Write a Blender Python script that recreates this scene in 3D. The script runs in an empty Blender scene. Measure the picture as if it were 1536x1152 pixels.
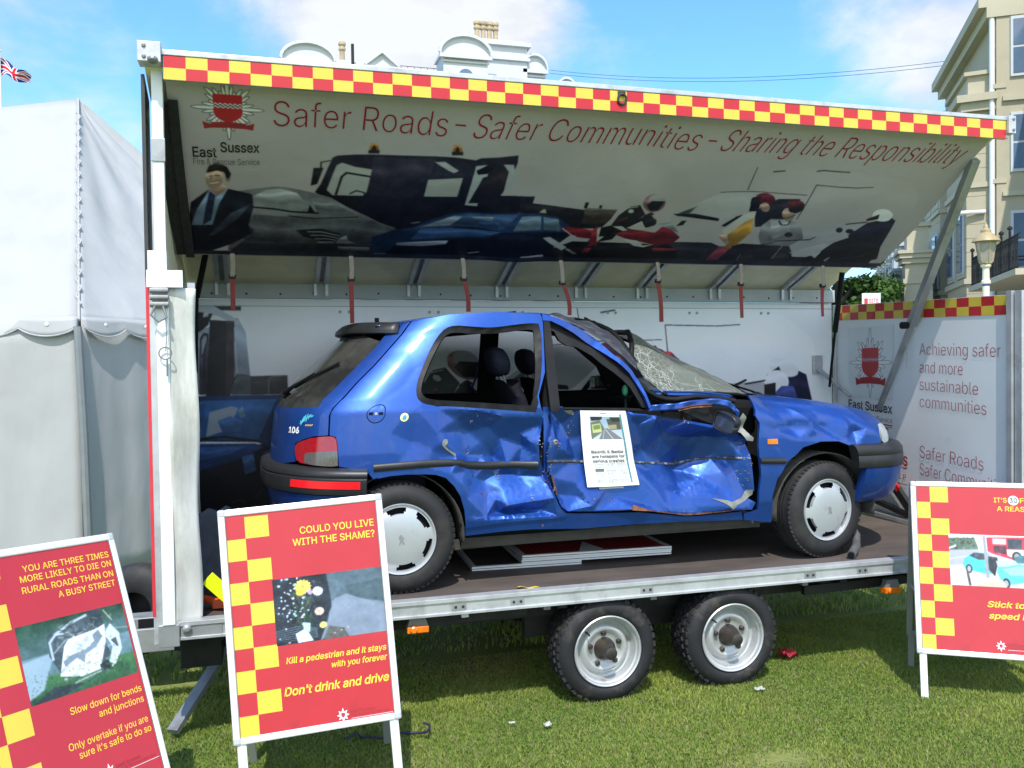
import bpy, bmesh, math, random
import numpy as np
from mathutils import Vector, Matrix, Euler, noise, kdtree
from mathutils.geometry import delaunay_2d_cdt
PI=math.pi; R=math.radians
SC=bpy.context.scene
COL=SC.collection
rnd=random.Random(7); nrs=np.random.RandomState(5)

# ------------------------------------------------------------------ camera
cd=bpy.data.cameras.new('camera'); cam=bpy.data.objects.new('camera',cd); COL.objects.link(cam)
cd.sensor_width=36; cd.lens=31.116; cd.clip_end=2000; cd.clip_start=.05
_f=Vector((.27506,.96118,-.02188)); _r=Vector((.96124,-.27538,-.01347)); _u=_r.cross(_f)
cam.matrix_world=Matrix(((_r.x,_u.x,-_f.x,-1.6758),(_r.y,_u.y,-_f.y,-4.1494),(_r.z,_u.z,-_f.z,1.7207),(0,0,0,1)))
SC.camera=cam
SC.render.resolution_x=1024; SC.render.resolution_y=768
# ------------------------------------------------------------------ light
SUN_EL=R(57); SUN_AZ=R(17)      # light travels towards +Y turned by SUN_AZ towards +X
ld=Vector((math.sin(SUN_AZ)*math.cos(SUN_EL),math.cos(SUN_AZ)*math.cos(SUN_EL),-math.sin(SUN_EL)))
sl=bpy.data.lights.new('sun','SUN'); sl.energy=2.75; sl.angle=R(.55); sl.color=(1,.955,.89)
sun=bpy.data.objects.new('sun',sl); COL.objects.link(sun); sun.rotation_euler=ld.to_track_quat('-Z','Y').to_euler()
sun.location=(-6,-8,12)
SC.view_settings.view_transform='Standard'; SC.view_settings.look='None'; SC.view_settings.exposure=.93; SC.view_settings.gamma=1
w=bpy.data.worlds.new('World'); SC.world=w; w.use_nodes=True
nt=w.node_tree; nt.nodes.clear()
def N(nt,t,**k):
    n=nt.nodes.new(t)
    for a,b in k.items():
        if a.startswith('i_'): n.inputs[a[2:].replace('_',' ')].default_value=b
        elif a.startswith('n_'): n.inputs[int(a[2:])].default_value=b
        else: setattr(n,a,b)
    return n
def LK(nt,a,b): nt.links.new(a,b)
out=N(nt,'ShaderNodeOutputWorld'); sky=N(nt,'ShaderNodeTexSky'); sky.sky_type='NISHITA'; sky.sun_disc=False
sky.sun_elevation=SUN_EL; sky.sun_rotation=PI+SUN_AZ; sky.air_density=1.15; sky.dust_density=.4; sky.ozone_density=2.2
bg=N(nt,'ShaderNodeBackground',n_1=.15); tint=N(nt,'ShaderNodeMix',data_type='RGBA',blend_type='MULTIPLY'); tint.inputs['Factor'].default_value=1; LK(nt,sky.outputs[0],tint.inputs['A']); tint.inputs['B'].default_value=(.53,.85,1.08,1); LK(nt,tint.outputs['Result'],bg.inputs[0])
tc=N(nt,'ShaderNodeTexCoord')
# clouds: banks at set directions, unseen ones added for fill, edges broken by noise
mp=N(nt,'ShaderNodeMapping'); mp.inputs['Scale'].default_value=(1,1,1.7); LK(nt,tc.outputs['Generated'],mp.inputs[0])
no=N(nt,'ShaderNodeTexNoise',i_Scale=5.5,i_Detail=9,i_Roughness=.58,i_Distortion=.25); LK(nt,mp.outputs[0],no.inputs['Vector'])
no2=N(nt,'ShaderNodeTexNoise',i_Scale=2.1,i_Detail=4); LK(nt,mp.outputs[0],no2.inputs['Vector'])
acc=None
def M2(op,a,b,nt=nt):
    m=N(nt,'ShaderNodeMath',operation=op)
    for i,v in enumerate((a,b)):
        if v is None: continue
        if hasattr(v,'is_linked') or hasattr(v,'links'): LK(nt,v,m.inputs[i])
        else: m.inputs[i].default_value=v
    return m.outputs[0]
def cdir(px,py):
    d=_f+_r*((px-768)/1327.6)+_u*((576-py)/1327.6); d.normalize(); return d
CLOUDS_AND_FILL=[((600,0),.17,1.0),((760,20),.10,.8),((520,40),.10,.7),((1420,30),.12,.75),((1300,10),.08,.55),((1390,125),.06,.75),((60,170),.09,.4),((1130,60),.05,.35),((200,210),.05,.35),((900,110),.07,.4),((-500,200),.4,.6),((1900,250),.35,.7),((2400,-300),.6,.6),((-900,-400),.5,.6)]+[(Vector(q).normalized(),a_,b_) for q,a_,b_ in (((-.2,-1,.45),.55,1.0),((.7,-.7,.35),.4,.9),((-.9,-.3,.3),.35,.8),((.2,-.5,.9),.3,.6))]  # vector entries are unseen banks added behind the camera as fill light
for (c,rad,amp) in CLOUDS_AND_FILL:
    d=c if isinstance(c,Vector) else cdir(*c)
    vm=N(nt,'ShaderNodeVectorMath',operation='DISTANCE'); LK(nt,tc.outputs['Generated'],vm.inputs[0]); vm.inputs[1].default_value=d
    q=M2('DIVIDE',vm.outputs['Value'],rad); q=M2('MULTIPLY',q,q); q=M2('MULTIPLY',q,-1.0); q=M2('EXPONENT',q,None); q=M2('MULTIPLY',q,amp)
    acc=q if acc is None else M2('MAXIMUM',acc,q)
nz=M2('MULTIPLY',M2('SUBTRACT',no.outputs['Fac'],.5),2.0)
den=M2('ADD',acc,M2('MULTIPLY',nz,.55))
den=M2('ADD',den,M2('MULTIPLY',M2('SUBTRACT',no2.outputs['Fac'],.5),.4))
mr=N(nt,'ShaderNodeMapRange',interpolation_type='SMOOTHSTEP'); LK(nt,den,mr.inputs[0]); mr.inputs[1].default_value=.26; mr.inputs[2].default_value=.80; mr.inputs[3].default_value=.0; mr.inputs[4].default_value=.95
sh=N(nt,'ShaderNodeMapRange'); LK(nt,no.outputs['Fac'],sh.inputs[0]); sh.inputs[1].default_value=.35; sh.inputs[2].default_value=.6; sh.inputs[3].default_value=.72; sh.inputs[4].default_value=.98
sx=N(nt,'ShaderNodeSeparateXYZ'); LK(nt,tc.outputs['Generated'],sx.inputs[0]); fr=N(nt,'ShaderNodeMapRange'); LK(nt,sx.outputs[1],fr.inputs[0]); fr.inputs[1].default_value=-.2; fr.inputs[2].default_value=.5; fr.inputs[3].default_value=1.3; fr.inputs[4].default_value=.60   # unseen banks behind the camera brightened as added fill, those ahead dimmed
shv=M2('MULTIPLY',sh.outputs[0],fr.outputs[0])
cc=N(nt,'ShaderNodeCombineColor'); LK(nt,shv,cc.inputs[0]); LK(nt,M2('MULTIPLY',shv,1.02),cc.inputs[1]); LK(nt,M2('MULTIPLY',shv,1.05),cc.inputs[2])
cb=N(nt,'ShaderNodeBackground',n_1=.88); LK(nt,cc.outputs[0],cb.inputs[0])
mx=N(nt,'ShaderNodeMixShader'); LK(nt,mr.outputs[0],mx.inputs[0]); LK(nt,bg.outputs[0],mx.inputs[1]); LK(nt,cb.outputs[0],mx.inputs[2]); LK(nt,mx.outputs[0],out.inputs[0])

# ------------------------------------------------------------------ helpers
def lin(c): 
    c=c/255.
    return c/12.92 if c<=.04045 else ((c+.055)/1.055)**2.4
def S(r,g,b,k=1.): return (lin(r)*k,lin(g)*k,lin(b)*k)
MATS={}
def mat(name,col,rough=.6,metal=0,coat=0,var=.12,vscale=6,bump=0,bscale=60,spec=.5,dirt=None,dscale=3,dlo=.55,dhi=.75,aniso=(1,1,1),alpha=1,trans=0,emit=None,sheen=0):
    """procedural material: base colour with noise variation, optional second (dirt) colour with a noise mask, bump"""
    if name in MATS: return MATS[name]
    m=bpy.data.materials.new(name); m.use_nodes=True; nt=m.node_tree; b=nt.nodes['Principled BSDF']
    b.inputs['Roughness'].default_value=rough; b.inputs['Metallic'].default_value=metal; b.inputs['Coat Weight'].default_value=coat; b.inputs['Coat Roughness'].default_value=.06
    b.inputs['Specular IOR Level'].default_value=spec; b.inputs['Alpha'].default_value=alpha; b.inputs['Transmission Weight'].default_value=trans
    tc=N(nt,'ShaderNodeTexCoord'); mp=N(nt,'ShaderNodeMapping'); mp.inputs['Scale'].default_value=aniso; LK(nt,tc.outputs['Object'],mp.inputs[0])
    n1=N(nt,'ShaderNodeTexNoise',i_Scale=vscale,i_Detail=6,i_Roughness=.6); LK(nt,mp.outputs[0],n1.inputs['Vector'])
    r=N(nt,'ShaderNodeValToRGB'); LK(nt,n1.outputs['Fac'],r.inputs[0])
    r.color_ramp.elements[0].position=.3; r.color_ramp.elements[1].position=.7
    r.color_ramp.elements[0].color=(*[max(0,c*(1-var)) for c in col],1); r.color_ramp.elements[1].color=(*[min(1,c*(1+var)) for c in col],1)
    c=r.outputs[0]
    if dirt:
        n2=N(nt,'ShaderNodeTexNoise',i_Scale=dscale,i_Detail=9,i_Roughness=.68); LK(nt,mp.outputs[0],n2.inputs['Vector'])
        k=N(nt,'ShaderNodeMapRange'); LK(nt,n2.outputs['Fac'],k.inputs[0]); k.inputs[1].default_value=dlo; k.inputs[2].default_value=dhi
        x=N(nt,'ShaderNodeMix',data_type='RGBA'); LK(nt,k.outputs[0],x.inputs['Factor']); LK(nt,c,x.inputs['A']); x.inputs['B'].default_value=(*dirt,1); c=x.outputs['Result']
    LK(nt,c,b.inputs['Base Color'])
    if bump:
        n3=N(nt,'ShaderNodeTexNoise',i_Scale=bscale,i_Detail=5); LK(nt,mp.outputs[0],n3.inputs['Vector'])
        bp=N(nt,'ShaderNodeBump',i_Strength=bump,i_Distance=.01); LK(nt,n3.outputs['Fac'],bp.inputs['Height']); LK(nt,bp.outputs[0],b.inputs['Normal'])
    if emit: b.inputs['Emission Color'].default_value=(*emit,1); b.inputs['Emission Strength'].default_value=1
    MATS[name]=m; return m

class MB:
    def __init__(s): s.v=[]; s.f=[]; s.m=[]
    def add(s,v,f,mi=0):
        o=len(s.v); s.v.extend([tuple(map(float,p)) for p in v]); s.f.extend([tuple(i+o for i in q) for q in f]); s.m.extend([mi]*len(f)); return s
    def box(s,a,b,mi=0,M=None):
        x0,y0,z0=a; x1,y1,z1=b
        v=[Vector(p) for p in ((x0,y0,z0),(x1,y0,z0),(x1,y1,z0),(x0,y1,z0),(x0,y0,z1),(x1,y0,z1),(x1,y1,z1),(x0,y1,z1))]
        if M is not None: v=[M@p for p in v]
        return s.add(v,[(0,3,2,1),(4,5,6,7),(0,1,5,4),(1,2,6,5),(2,3,7,6),(3,0,4,7)],mi)
    def bar(s,p0,p1,w,h,mi=0,up=(0,0,1)):
        """rectangular bar from p0 to p1, w across, h along up"""
        p0=Vector(p0);p1=Vector(p1);d=(p1-p0).normalized();u=Vector(up);u=(u-d*u.dot(d))
        if u.length<1e-5: u=Vector((1,0,0))-d*d.x
        u.normalize(); t=d.cross(u)
        q=[p+t*a*w/2+u*b*h/2 for p in (p0,p1) for a,b in ((-1,-1),(1,-1),(1,1),(-1,1))]
        return s.add(q,[(3,2,1,0),(4,5,6,7),(0,1,5,4),(1,2,6,5),(2,3,7,6),(3,0,4,7)],mi)
    def tube(s,path,r,n=10,mi=0,cap=True,closed=False):
        P=[Vector(p) for p in path]; k=len(P); rr=r if isinstance(r,(list,tuple)) else [r]*k
        vs=[];nrm=None
        for i in range(k):
            a=P[(i-1)%k] if (closed or i>0) else P[i]; b=P[(i+1)%k] if (closed or i<k-1) else P[i]
            d=(b-a).normalized() if (b-a).length>1e-9 else Vector((0,0,1))
            if nrm is None:
                nrm=d.orthogonal().normalized()
            nrm=(nrm-d*nrm.dot(d)); nrm=nrm.normalized() if nrm.length>1e-6 else d.orthogonal().normalized()
            t=d.cross(nrm)
            for j in range(n):
                an=2*PI*j/n; vs.append(P[i]+(nrm*math.cos(an)+t*math.sin(an))*rr[i])
        f=[]
        for i in range(k if closed else k-1):
            for j in range(n):
                a=i*n+j;b=i*n+(j+1)%n;c=((i+1)%k)*n+(j+1)%n;d=((i+1)%k)*n+j
                f.append((a,b,c,d))
        if cap and not closed: f.append(tuple(range(n-1,-1,-1))); f.append(tuple((k-1)*n+j for j in range(n)))
        return s.add(vs,f,mi)
    def lathe(s,prof,c,axis=(0,-1,0),n=40,mi=0,cap=False,mis=None):
        """prof: list of (radius, distance along axis) from c"""
        ax=Vector(axis).normalized(); e1=ax.orthogonal().normalized()
        if abs(ax.z)<.9: e1=(Vector((0,0,1))-ax*ax.z).normalized()
        e2=ax.cross(e1); c=Vector(c); vs=[]
        for r_,h_ in prof:
            for j in range(n):
                a=2*PI*j/n; vs.append(c+ax*h_+(e1*math.cos(a)+e2*math.sin(a))*r_)
        for i in range(len(prof)-1):
            f=[(i*n+j,i*n+(j+1)%n,(i+1)*n+(j+1)%n,(i+1)*n+j) for j in range(n)]
            s_=len(s.v) if i==0 else s_
            if i==0: s.v.extend([tuple(p) for p in vs])
            s.f.extend([tuple(q+s_ for q in g) for g in f]); s.m.extend([mis[i] if mis else mi]*n)
        if cap:
            s.f.append(tuple(s_+(len(prof)-1)*n+j for j in range(n))); s.m.append(mis[-1] if mis else mi)
        return s
    def prism(s,poly,fn0,fn1,mi=0):
        """polygon (2d) placed by two functions front/back and joined"""
        n=len(poly); v=[fn0(*p) for p in poly]+[fn1(*p) for p in poly]
        f=[tuple(range(n)),tuple(range(2*n-1,n-1,-1))]+[(i,i+n,(i+1)%n+n,(i+1)%n) for i in range(n)]
        return s.add(v,f,mi)
    def grid(s,fn,nu,nv,mi=0,flip=False):
        v=[fn(i/nu,j/nv) for j in range(nv+1) for i in range(nu+1)]
        f=[]
        for j in range(nv):
            for i in range(nu):
                a=j*(nu+1)+i; q=(a,a+1,a+nu+2,a+nu+1); f.append(q[::-1] if flip else q)
        return s.add(v,f,mi)
    def build(s,name,mats,parent=None,smooth=0,bevel=0,world=True,solid=0,recalc=False):
        me=bpy.data.meshes.new(name); v=s.v
        if parent is not None and world:
            Mi=root_matrix(parent).inverted(); v=[tuple(Mi@Vector(p)) for p in v]
        me.from_pydata(v,[],s.f)
        if not isinstance(mats,(list,tuple)): mats=[mats]
        for m in mats: me.materials.append(m)
        me.polygons.foreach_set('material_index',s.m)
        if recalc:
            bm=bmesh.new(); bm.from_mesh(me); bmesh.ops.recalc_face_normals(bm,faces=bm.faces); bm.to_mesh(me); bm.free()
        o=bpy.data.objects.new(name,me); COL.objects.link(o)
        if parent is not None: o.parent=parent
        if smooth:
            me.polygons.foreach_set('use_smooth',[True]*len(me.polygons))
            if smooth<180: me.set_sharp_from_angle(angle=R(smooth))
        if solid: md=o.modifiers.new('thickness','SOLIDIFY'); md.thickness=abs(solid); md.offset=-1 if solid>0 else 1
        if bevel:
            md=o.modifiers.new('bevel','BEVEL'); md.width=bevel; md.segments=2; md.limit_method='ANGLE'; md.angle_limit=R(40)
        me.update(); return o
ROOTM={}
def root_matrix(o):
    M=Matrix.Identity(4)
    while o is not None:
        M=ROOTM.get(o.name,Matrix.Identity(4))@M; o=o.parent
    return M
def thing(name,label,cat,loc=(0,0,0),rot=(0,0,0),group=None):
    o=bpy.data.objects.new(name,None); COL.objects.link(o); o.location=loc; o.rotation_euler=rot; o.empty_display_size=.2
    ROOTM[o.name]=Matrix.Translation(loc)@Euler(rot).to_matrix().to_4x4()
    return tag(o,label,cat,group)
def tag(o,label,cat,group=None):
    o['label']=label; o['category']=cat
    if group: o['group']=group
    return o
def kind(o,k): o['kind']=k; return o
def dup(root,loc=None,rotz=None,label=None):
    r=root.copy(); COL.objects.link(r)
    if loc is not None: r.location=loc
    if rotz is not None: r.rotation_euler=(0,0,rotz)
    if label: r['label']=label
    def kids(src,dst):
        for ch in [o for o in bpy.data.objects if o.parent==src]:
            c=ch.copy(); COL.objects.link(c); c.parent=dst; kids(ch,c)
    kids(root,r); return r
# ------------------------------------------------------------------ prints: artwork painted into vertex colours of a flat sheet
class Canvas:
    def __init__(s,w,h,col): s.w=w; s.h=h; s.a=np.zeros((h,w,3))+np.array(col,float)
    def cover(s,P):
        P=np.asarray(P,float); x0=max(0,int(P[:,0].min())-1); x1=min(s.w,int(P[:,0].max())+2); y0=max(0,int(P[:,1].min())-1); y1=min(s.h,int(P[:,1].max())+2)
        if x1<=x0 or y1<=y0: return None
        k=3; xs=(np.arange((x1-x0)*k)+.5)/k+x0; ys=(np.arange((y1-y0)*k)+.5)/k+y0
        X,Y=np.meshgrid(xs,ys); ins=np.zeros(X.shape,bool); n=len(P)
        for i in range(n):
            ax,ay=P[i]; bx,by=P[(i+1)%n]
            if ay==by: continue
            ins^=((ay>Y)!=(by>Y))&(X<(bx-ax)*(Y-ay)/(by-ay)+ax)
        c=ins.reshape(y1-y0,k,x1-x0,k).mean((1,3)); return x0,x1,y0,y1,c
    def poly(s,P,col,al=1.,form=0.):
        """form > 0 gives the shape the rounded tone of a photographed body: paler above, deeper below, a soft sheen band"""
        r=s.cover(P)
        if r is None: return s
        x0,x1,y0,y1,c=r; c=(c*al)[...,None]; k=np.array(col,float)
        if form and y1-y0>5:
            ty=np.linspace(0,1,y1-y0)[:,None,None]; tx=np.linspace(0,1,x1-x0)[None,:,None]
            g=1+form*(.38-.85*ty)+form*.5*np.exp(-((ty-.28-.08*np.sin(tx*7))/.09)**2)-form*.35*np.exp(-((ty-.62+.06*np.sin(tx*9+1))/.12)**2); k=k*g+form*22*np.exp(-((ty-.30-.08*np.sin(tx*7))/.07)**2)
        s.a[y0:y1,x0:x1]=s.a[y0:y1,x0:x1]*(1-c)+k*c; return s
    def line(s,P,w,col,al=1.):
        for a,b in zip(P[:-1],P[1:]):
            a=np.array(a,float);b=np.array(b,float);d=b-a;L=np.hypot(*d)
            if L<1e-6: continue
            n=np.array([-d[1],d[0]])/L*w/2; e=d/L*w*.3; s.poly([a-n-e,b-n+e,b+n+e,a+n-e],col,al)
        return s
    def ell(s,c,rx,ry,col,al=1.,rot=0):
        t=np.linspace(0,2*PI,22,endpoint=False); x=rx*np.cos(t);y=ry*np.sin(t)
        return s.poly(np.c_[c[0]+x*math.cos(rot)-y*math.sin(rot),c[1]+x*math.sin(rot)+y*math.cos(rot)],col,al)
    def grad(s,y0,y1,c0,c1,x0=0,x1=None):
        for y in range(max(0,int(y0)),min(s.h,int(y1))):
            t=(y-y0)/(y1-y0); s.a[y,int(x0):x1]=np.array(c0)*(1-t)+np.array(c1)*t
        return s
    def blur(s,n=1):
        for _ in range(n):
            p=np.pad(s.a,((1,1),(1,1),(0,0)),mode='edge'); s.a=(p[:-2,1:-1]+p[2:,1:-1]+p[1:-1,:-2]+p[1:-1,2:]+4*p[1:-1,1:-1])/8
        return s
    def noise(s,amp,seed=1,cell=1):
        r=np.random.RandomState(seed).randn(-(-s.h//cell),-(-s.w//cell)); r=np.kron(r,np.ones((cell,cell)))[:s.h,:s.w]; s.a=s.a+r[...,None]*amp; return s
    def build(s,name,fn,material,parent=None,world=True,flip=False):
        """fn(S,T) arrays 0..1 -> (x,y,z) arrays"""
        u=np.linspace(0,1,s.w); v=np.linspace(0,1,s.h); U,V=np.meshgrid(u,v); x,y,z=fn(U,V)
        P=np.stack([x,y,z],-1).reshape(-1,3)
        if parent is not None and world:
            Mi=np.array(root_matrix(parent).inverted()); P=P@Mi[:3,:3].T+Mi[:3,3]
        i=np.arange((s.h-1)*(s.w-1)); r_=i//(s.w-1); c_=i%(s.w-1); a=r_*s.w+c_
        F=np.stack([a,a+s.w,a+s.w+1,a+1],-1) 
        if flip: F=F[:,::-1]
        me=bpy.data.meshes.new(name); me.vertices.add(len(P)); me.vertices.foreach_set('co',P.ravel())
        me.loops.add(F.size); me.loops.foreach_set('vertex_index',F.ravel().astype(np.int32)); me.polygons.add(len(F))
        me.polygons.foreach_set('loop_start',np.arange(0,F.size,4,dtype=np.int32)); me.update(calc_edges=True)
        c=np.clip(s.a,0,255)/255.; c=np.where(c<=.04045,c/12.92,((c+.055)/1.055)**2.4)
        at=me.color_attributes.new('print','FLOAT_COLOR','POINT'); at.data.foreach_set('color',np.concatenate([c,np.ones(c.shape[:2]+(1,))],-1).ravel())
        me.polygons.foreach_set('use_smooth',[True]*len(F)); me.materials.append(material)
        o=bpy.data.objects.new(name,me); COL.objects.link(o)
        if parent is not None: o.parent=parent
        return o
def print_mat(name,rough=.5,spec=.4,bump=.0,coat=0):
    m=bpy.data.materials.new(name); m.use_nodes=True; nt=m.node_tree; b=nt.nodes['Principled BSDF']
    a=N(nt,'ShaderNodeVertexColor'); a.layer_name='print'
    tc=N(nt,'ShaderNodeTexCoord'); n1=N(nt,'ShaderNodeTexNoise',i_Scale=3.0,i_Detail=8,i_Roughness=.65); LK(nt,tc.outputs['Object'],n1.inputs['Vector'])
    k=N(nt,'ShaderNodeMapRange'); LK(nt,n1.outputs['Fac'],k.inputs[0]); k.inputs[1].default_value=.3; k.inputs[2].default_value=.75; k.inputs[3].default_value=1; k.inputs[4].default_value=.93
    x=N(nt,'ShaderNodeVectorMath',operation='SCALE'); LK(nt,a.outputs[0],x.inputs[0]); LK(nt,k.outputs[0],x.inputs['Scale']); LK(nt,x.outputs[0],b.inputs['Base Color'])
    b.inputs['Roughness'].default_value=rough; b.inputs['Specular IOR Level'].default_value=spec; b.inputs['Coat Weight'].default_value=coat
    if bump:
        n3=N(nt,'ShaderNodeTexNoise',i_Scale=5,i_Detail=3); LK(nt,tc.outputs['Object'],n3.inputs['Vector'])
        bp=N(nt,'ShaderNodeBump',i_Strength=bump,i_Distance=.03); LK(nt,n3.outputs['Fac'],bp.inputs['Height']); LK(nt,bp.outputs[0],b.inputs['Normal'])
    return m
def crest(cv,cx,cy,rx,ry,lw,lc=(120,120,124),fill=(232,232,234),red=(186,40,48),txt=True):
    """eight-pointed star of thin petals with a red shield and ribbon"""
    K=32
    order=sorted(range(K),key=lambda k:abs(math.cos(4*2*PI*k/K)))
    for k in order:
        a=2*PI*k/K-PI/2; m=k%4
        L=1.0 if k%8==0 else (.86 if m==0 else (.72 if m in(1,3) else .56))
        L*=1 if k%8==0 or m else 1
        ex,ey=math.cos(a),math.sin(a); c=(cx+ex*rx*L*.62,cy+ey*ry*L*.62)
        q=[]
        for t in np.linspace(0,2*PI,14,endpoint=False):
            lx=math.cos(t)*L*.38; ly=math.sin(t)*.05*(1.0 if m else 1.15)
            q.append((c[0]+(ex*lx-ey*ly)*rx,c[1]+(ey*lx+ex*ly)*ry))
        cv.poly(q,fill); cv.line(q+[q[0]],lw,lc)
    sx,sy=rx*.40,ry*.42
    sh=[(-1,-1),(1,-1),(1,.3),(.85,.62),(.5,.85),(0,1.05),(-.5,.85),(-.85,.62),(-1,.3)]
    cv.poly([(cx+x*sx,cy+y*sy) for x,y in sh],red)
    wv=[(cx-sx+2*sx*i/12,cy-sy*.2+(-1)**i*sy*.09) for i in range(13)]
    cv.line(wv,lw*2.6,(236,236,240)); cv.line([(x,y) for x,y in wv],lw*1.0,(40,44,90))
    for (x,y) in ((-.5,.2),(0,.2),(.5,.2),(-.28,.55),(.28,.55),(0,.8)): cv.ell((cx+x*sx,cy+y*sy),sx*.09,sy*.1,(150,60,40))
    rb=[(-.72,.42),(-.5,.50),(-.5,.44),(0,.40),(.5,.44),(.5,.50),(.72,.42),(.68,.66),(.5,.62),(0,.60),(-.5,.62),(-.68,.66)]
    cv.poly([(cx+x*rx,cy+y*ry) for x,y in rb],(168,42,48)); cv.line([(cx-.6*rx,cy+.55*ry),(cx,cy+.5*ry),(cx+.6*rx,cy+.55*ry)],lw*1.6,(120,60,50))
# ------------------------------------------------------------------ lettering
_TX={}
_GL={}
def glyph(c,bold):
    """filled outline of one character (units: 1000 = nominal size); bold grows the outline"""
    k=(c,bold)
    if k in _GL: return _GL[k]
    adv,cs=GLYPHS[c]; cs=[np.array(q,float).reshape(-1,2) for q in cs]
    if cs:
        ar=lambda P:.5*np.sum(P[:,0]*np.roll(P[:,1],-1)-np.roll(P[:,0],-1)*P[:,1]); A=[ar(P) for P in cs]; sg=np.sign(A[int(np.argmax(np.abs(A)))])
        if bold:
            o=[]
            for P in cs:
                a=P-np.roll(P,1,0); b=np.roll(P,-1,0)-P; a/=np.maximum(np.linalg.norm(a,axis=1),1e-6)[:,None]; b/=np.maximum(np.linalg.norm(b,axis=1),1e-6)[:,None]
                n=np.c_[a[:,1]+b[:,1],-a[:,0]-b[:,0]]; L=np.linalg.norm(n,axis=1); n/=np.maximum(L,1e-6)[:,None]; f=1/np.clip(L/2,.5,1)
                o.append(P+n*(sg*bold*1000*f)[:,None])
            cs=o
        pts=[];E=[]
        for P in cs:
            k0=len(pts); pts+=[Vector(q) for q in P]; E+=[(k0+i,k0+(i+1)%len(P)) for i in range(len(P))]
        v,e,f,_,_,_=delaunay_2d_cdt(pts,E,[],0,1e-3); V=np.array([tuple(q) for q in v]); T=np.array([t for t in f if len(t)==3]); c_=V[T].mean(1); ins=np.zeros(len(T),bool)
        for P in cs:
            for i in range(len(P)):
                a=P[i];b=P[(i+1)%len(P)]
                if a[1]==b[1]: continue
                ins^=((a[1]>c_[:,1])!=(b[1]>c_[:,1]))&(c_[:,0]<(b[0]-a[0])*(c_[:,1]-a[1])/(b[1]-a[1])+a[0])
        T=T[ins]; cr=np.cross(V[T[:,1]]-V[T[:,0]],V[T[:,2]]-V[T[:,0]]); T[cr<0]=T[cr<0][:,::-1]
        r=(adv,V,T)
    else: r=(adv,np.zeros((0,2)),np.zeros((0,3),int))
    _GL[k]=r; return r
def glyphs(s,bold=0,shear=0,space=1.0):
    k=(s,bold,shear,space)
    if k in _TX: return _TX[k]
    x=0; vs=[];fs=[];n=0
    for c in s:
        adv,V,T=glyph(c,bold)
        if len(V): W=V.copy(); W[:,0]+=x+shear*W[:,1]; vs.append(W/1000); fs+= [tuple(int(q)+n for q in t) for t in T]; n+=len(V)
        x+=adv*space
    _TX[k]=(np.concatenate(vs),fs); return _TX[k]
_CAP=None
def text(mb,s,x0,x1,base,cap,fn,bold=0,shear=0,space=1.0,mi=0,thick=False):
    """lettering between x0 and x1 with its baseline at base and capitals cap high (up = +); fn(x,y)->xyz"""
    global _CAP
    if _CAP is None: _CAP=glyphs('H')[0][:,1].max()
    v,f=glyphs(s,bold,shear,space); a,b=v[:,0].min(),v[:,0].max()
    P=[fn(x0+(p[0]-a)/(b-a)*(x1-x0),base+p[1]/_CAP*cap) for p in v]
    mb.add(P,f,mi)
def text_words(s,x0,x1,base,cap,fn,bold=0,shear=0):
    """the same lettering as text(), one MB for each word"""
    v,f=glyphs(s,bold,shear); a,b=v[:,0].min(),v[:,0].max(); c=glyphs('H')[0][:,1].max(); out=[]; x=0
    for w in s.split(' '):
        W,F=glyphs(w,bold,shear); mb=MB(); mb.add([fn(x0+(p[0]+x-a)/(b-a)*(x1-x0),base+p[1]/c*cap) for p in W],F); out.append(mb)
        x+=(sum(GLYPHS[q][0] for q in w)+GLYPHS[' '][0])/1000
    return out
# ------------------------------------------------------------------ materials
m_alu=mat('aluminium',(.54,.55,.57),.42,.5,var=.15,vscale=9,bump=.06,bscale=40,dirt=(.30,.30,.29),dscale=5)
m_alu_d=mat('dull_aluminium',(.36,.37,.38),.5,.6,var=.2,vscale=7,dirt=(.2,.19,.18),dscale=4)
m_white=mat('white_paint',(.76,.77,.77),.42,0,var=.05,vscale=4,dirt=(.5,.49,.45),dscale=5,dlo=.58,dhi=.85)
m_whitem=mat('white_metal_frame',(.80,.81,.83),.3,.25,var=.04,vscale=5)
m_grey=mat('grey_steel',(.23,.235,.24),.5,.4,var=.2,vscale=8,dirt=(.13,.11,.09),dscale=6)
m_dark=mat('dark_chassis_steel',(.018,.018,.019),.6,.3,var=.4,vscale=8,dirt=(.05,.035,.025),dscale=5)
m_black=mat('black_rubber_trim',(.010,.010,.011),.5,0,var=.25,vscale=12,spec=.2,dirt=(.022,.021,.02),dscale=6,dlo=.5,dhi=.8)
m_plastic=mat('black_bumper_plastic',(.017,.017,.019),.42,0,var=.15,vscale=14,bump=.05,bscale=220,dirt=(.045,.044,.043),dscale=4,dlo=.52,dhi=.85)
m_int=mat('black_interior',(.008,.008,.009),.8,0,var=.3,vscale=8,spec=.15)
m_tyre=mat('tyre_rubber',(.012,.012,.013),.7,0,var=.2,vscale=10,bump=.1,bscale=120,dirt=(.036,.032,.027),dscale=7,dlo=.5,dhi=.72)
m_tyre_t=mat('muddy_tyre_rubber',(.011,.011,.013),.68,0,var=.2,vscale=10,bump=.12,bscale=90,dirt=(.06,.05,.038),dscale=9,dlo=.53,dhi=.7)
m_rim=mat('silver_wheel_steel',(.52,.53,.53),.42,.55,var=.08,vscale=8,dirt=(.28,.22,.15),dscale=12,dlo=.58,dhi=.72)
m_hub=mat('rusty_hub',(.06,.056,.052),.45,.6,var=.3,vscale=20,dirt=(.085,.06,.042),dscale=14,dlo=.45,dhi=.65)
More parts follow.
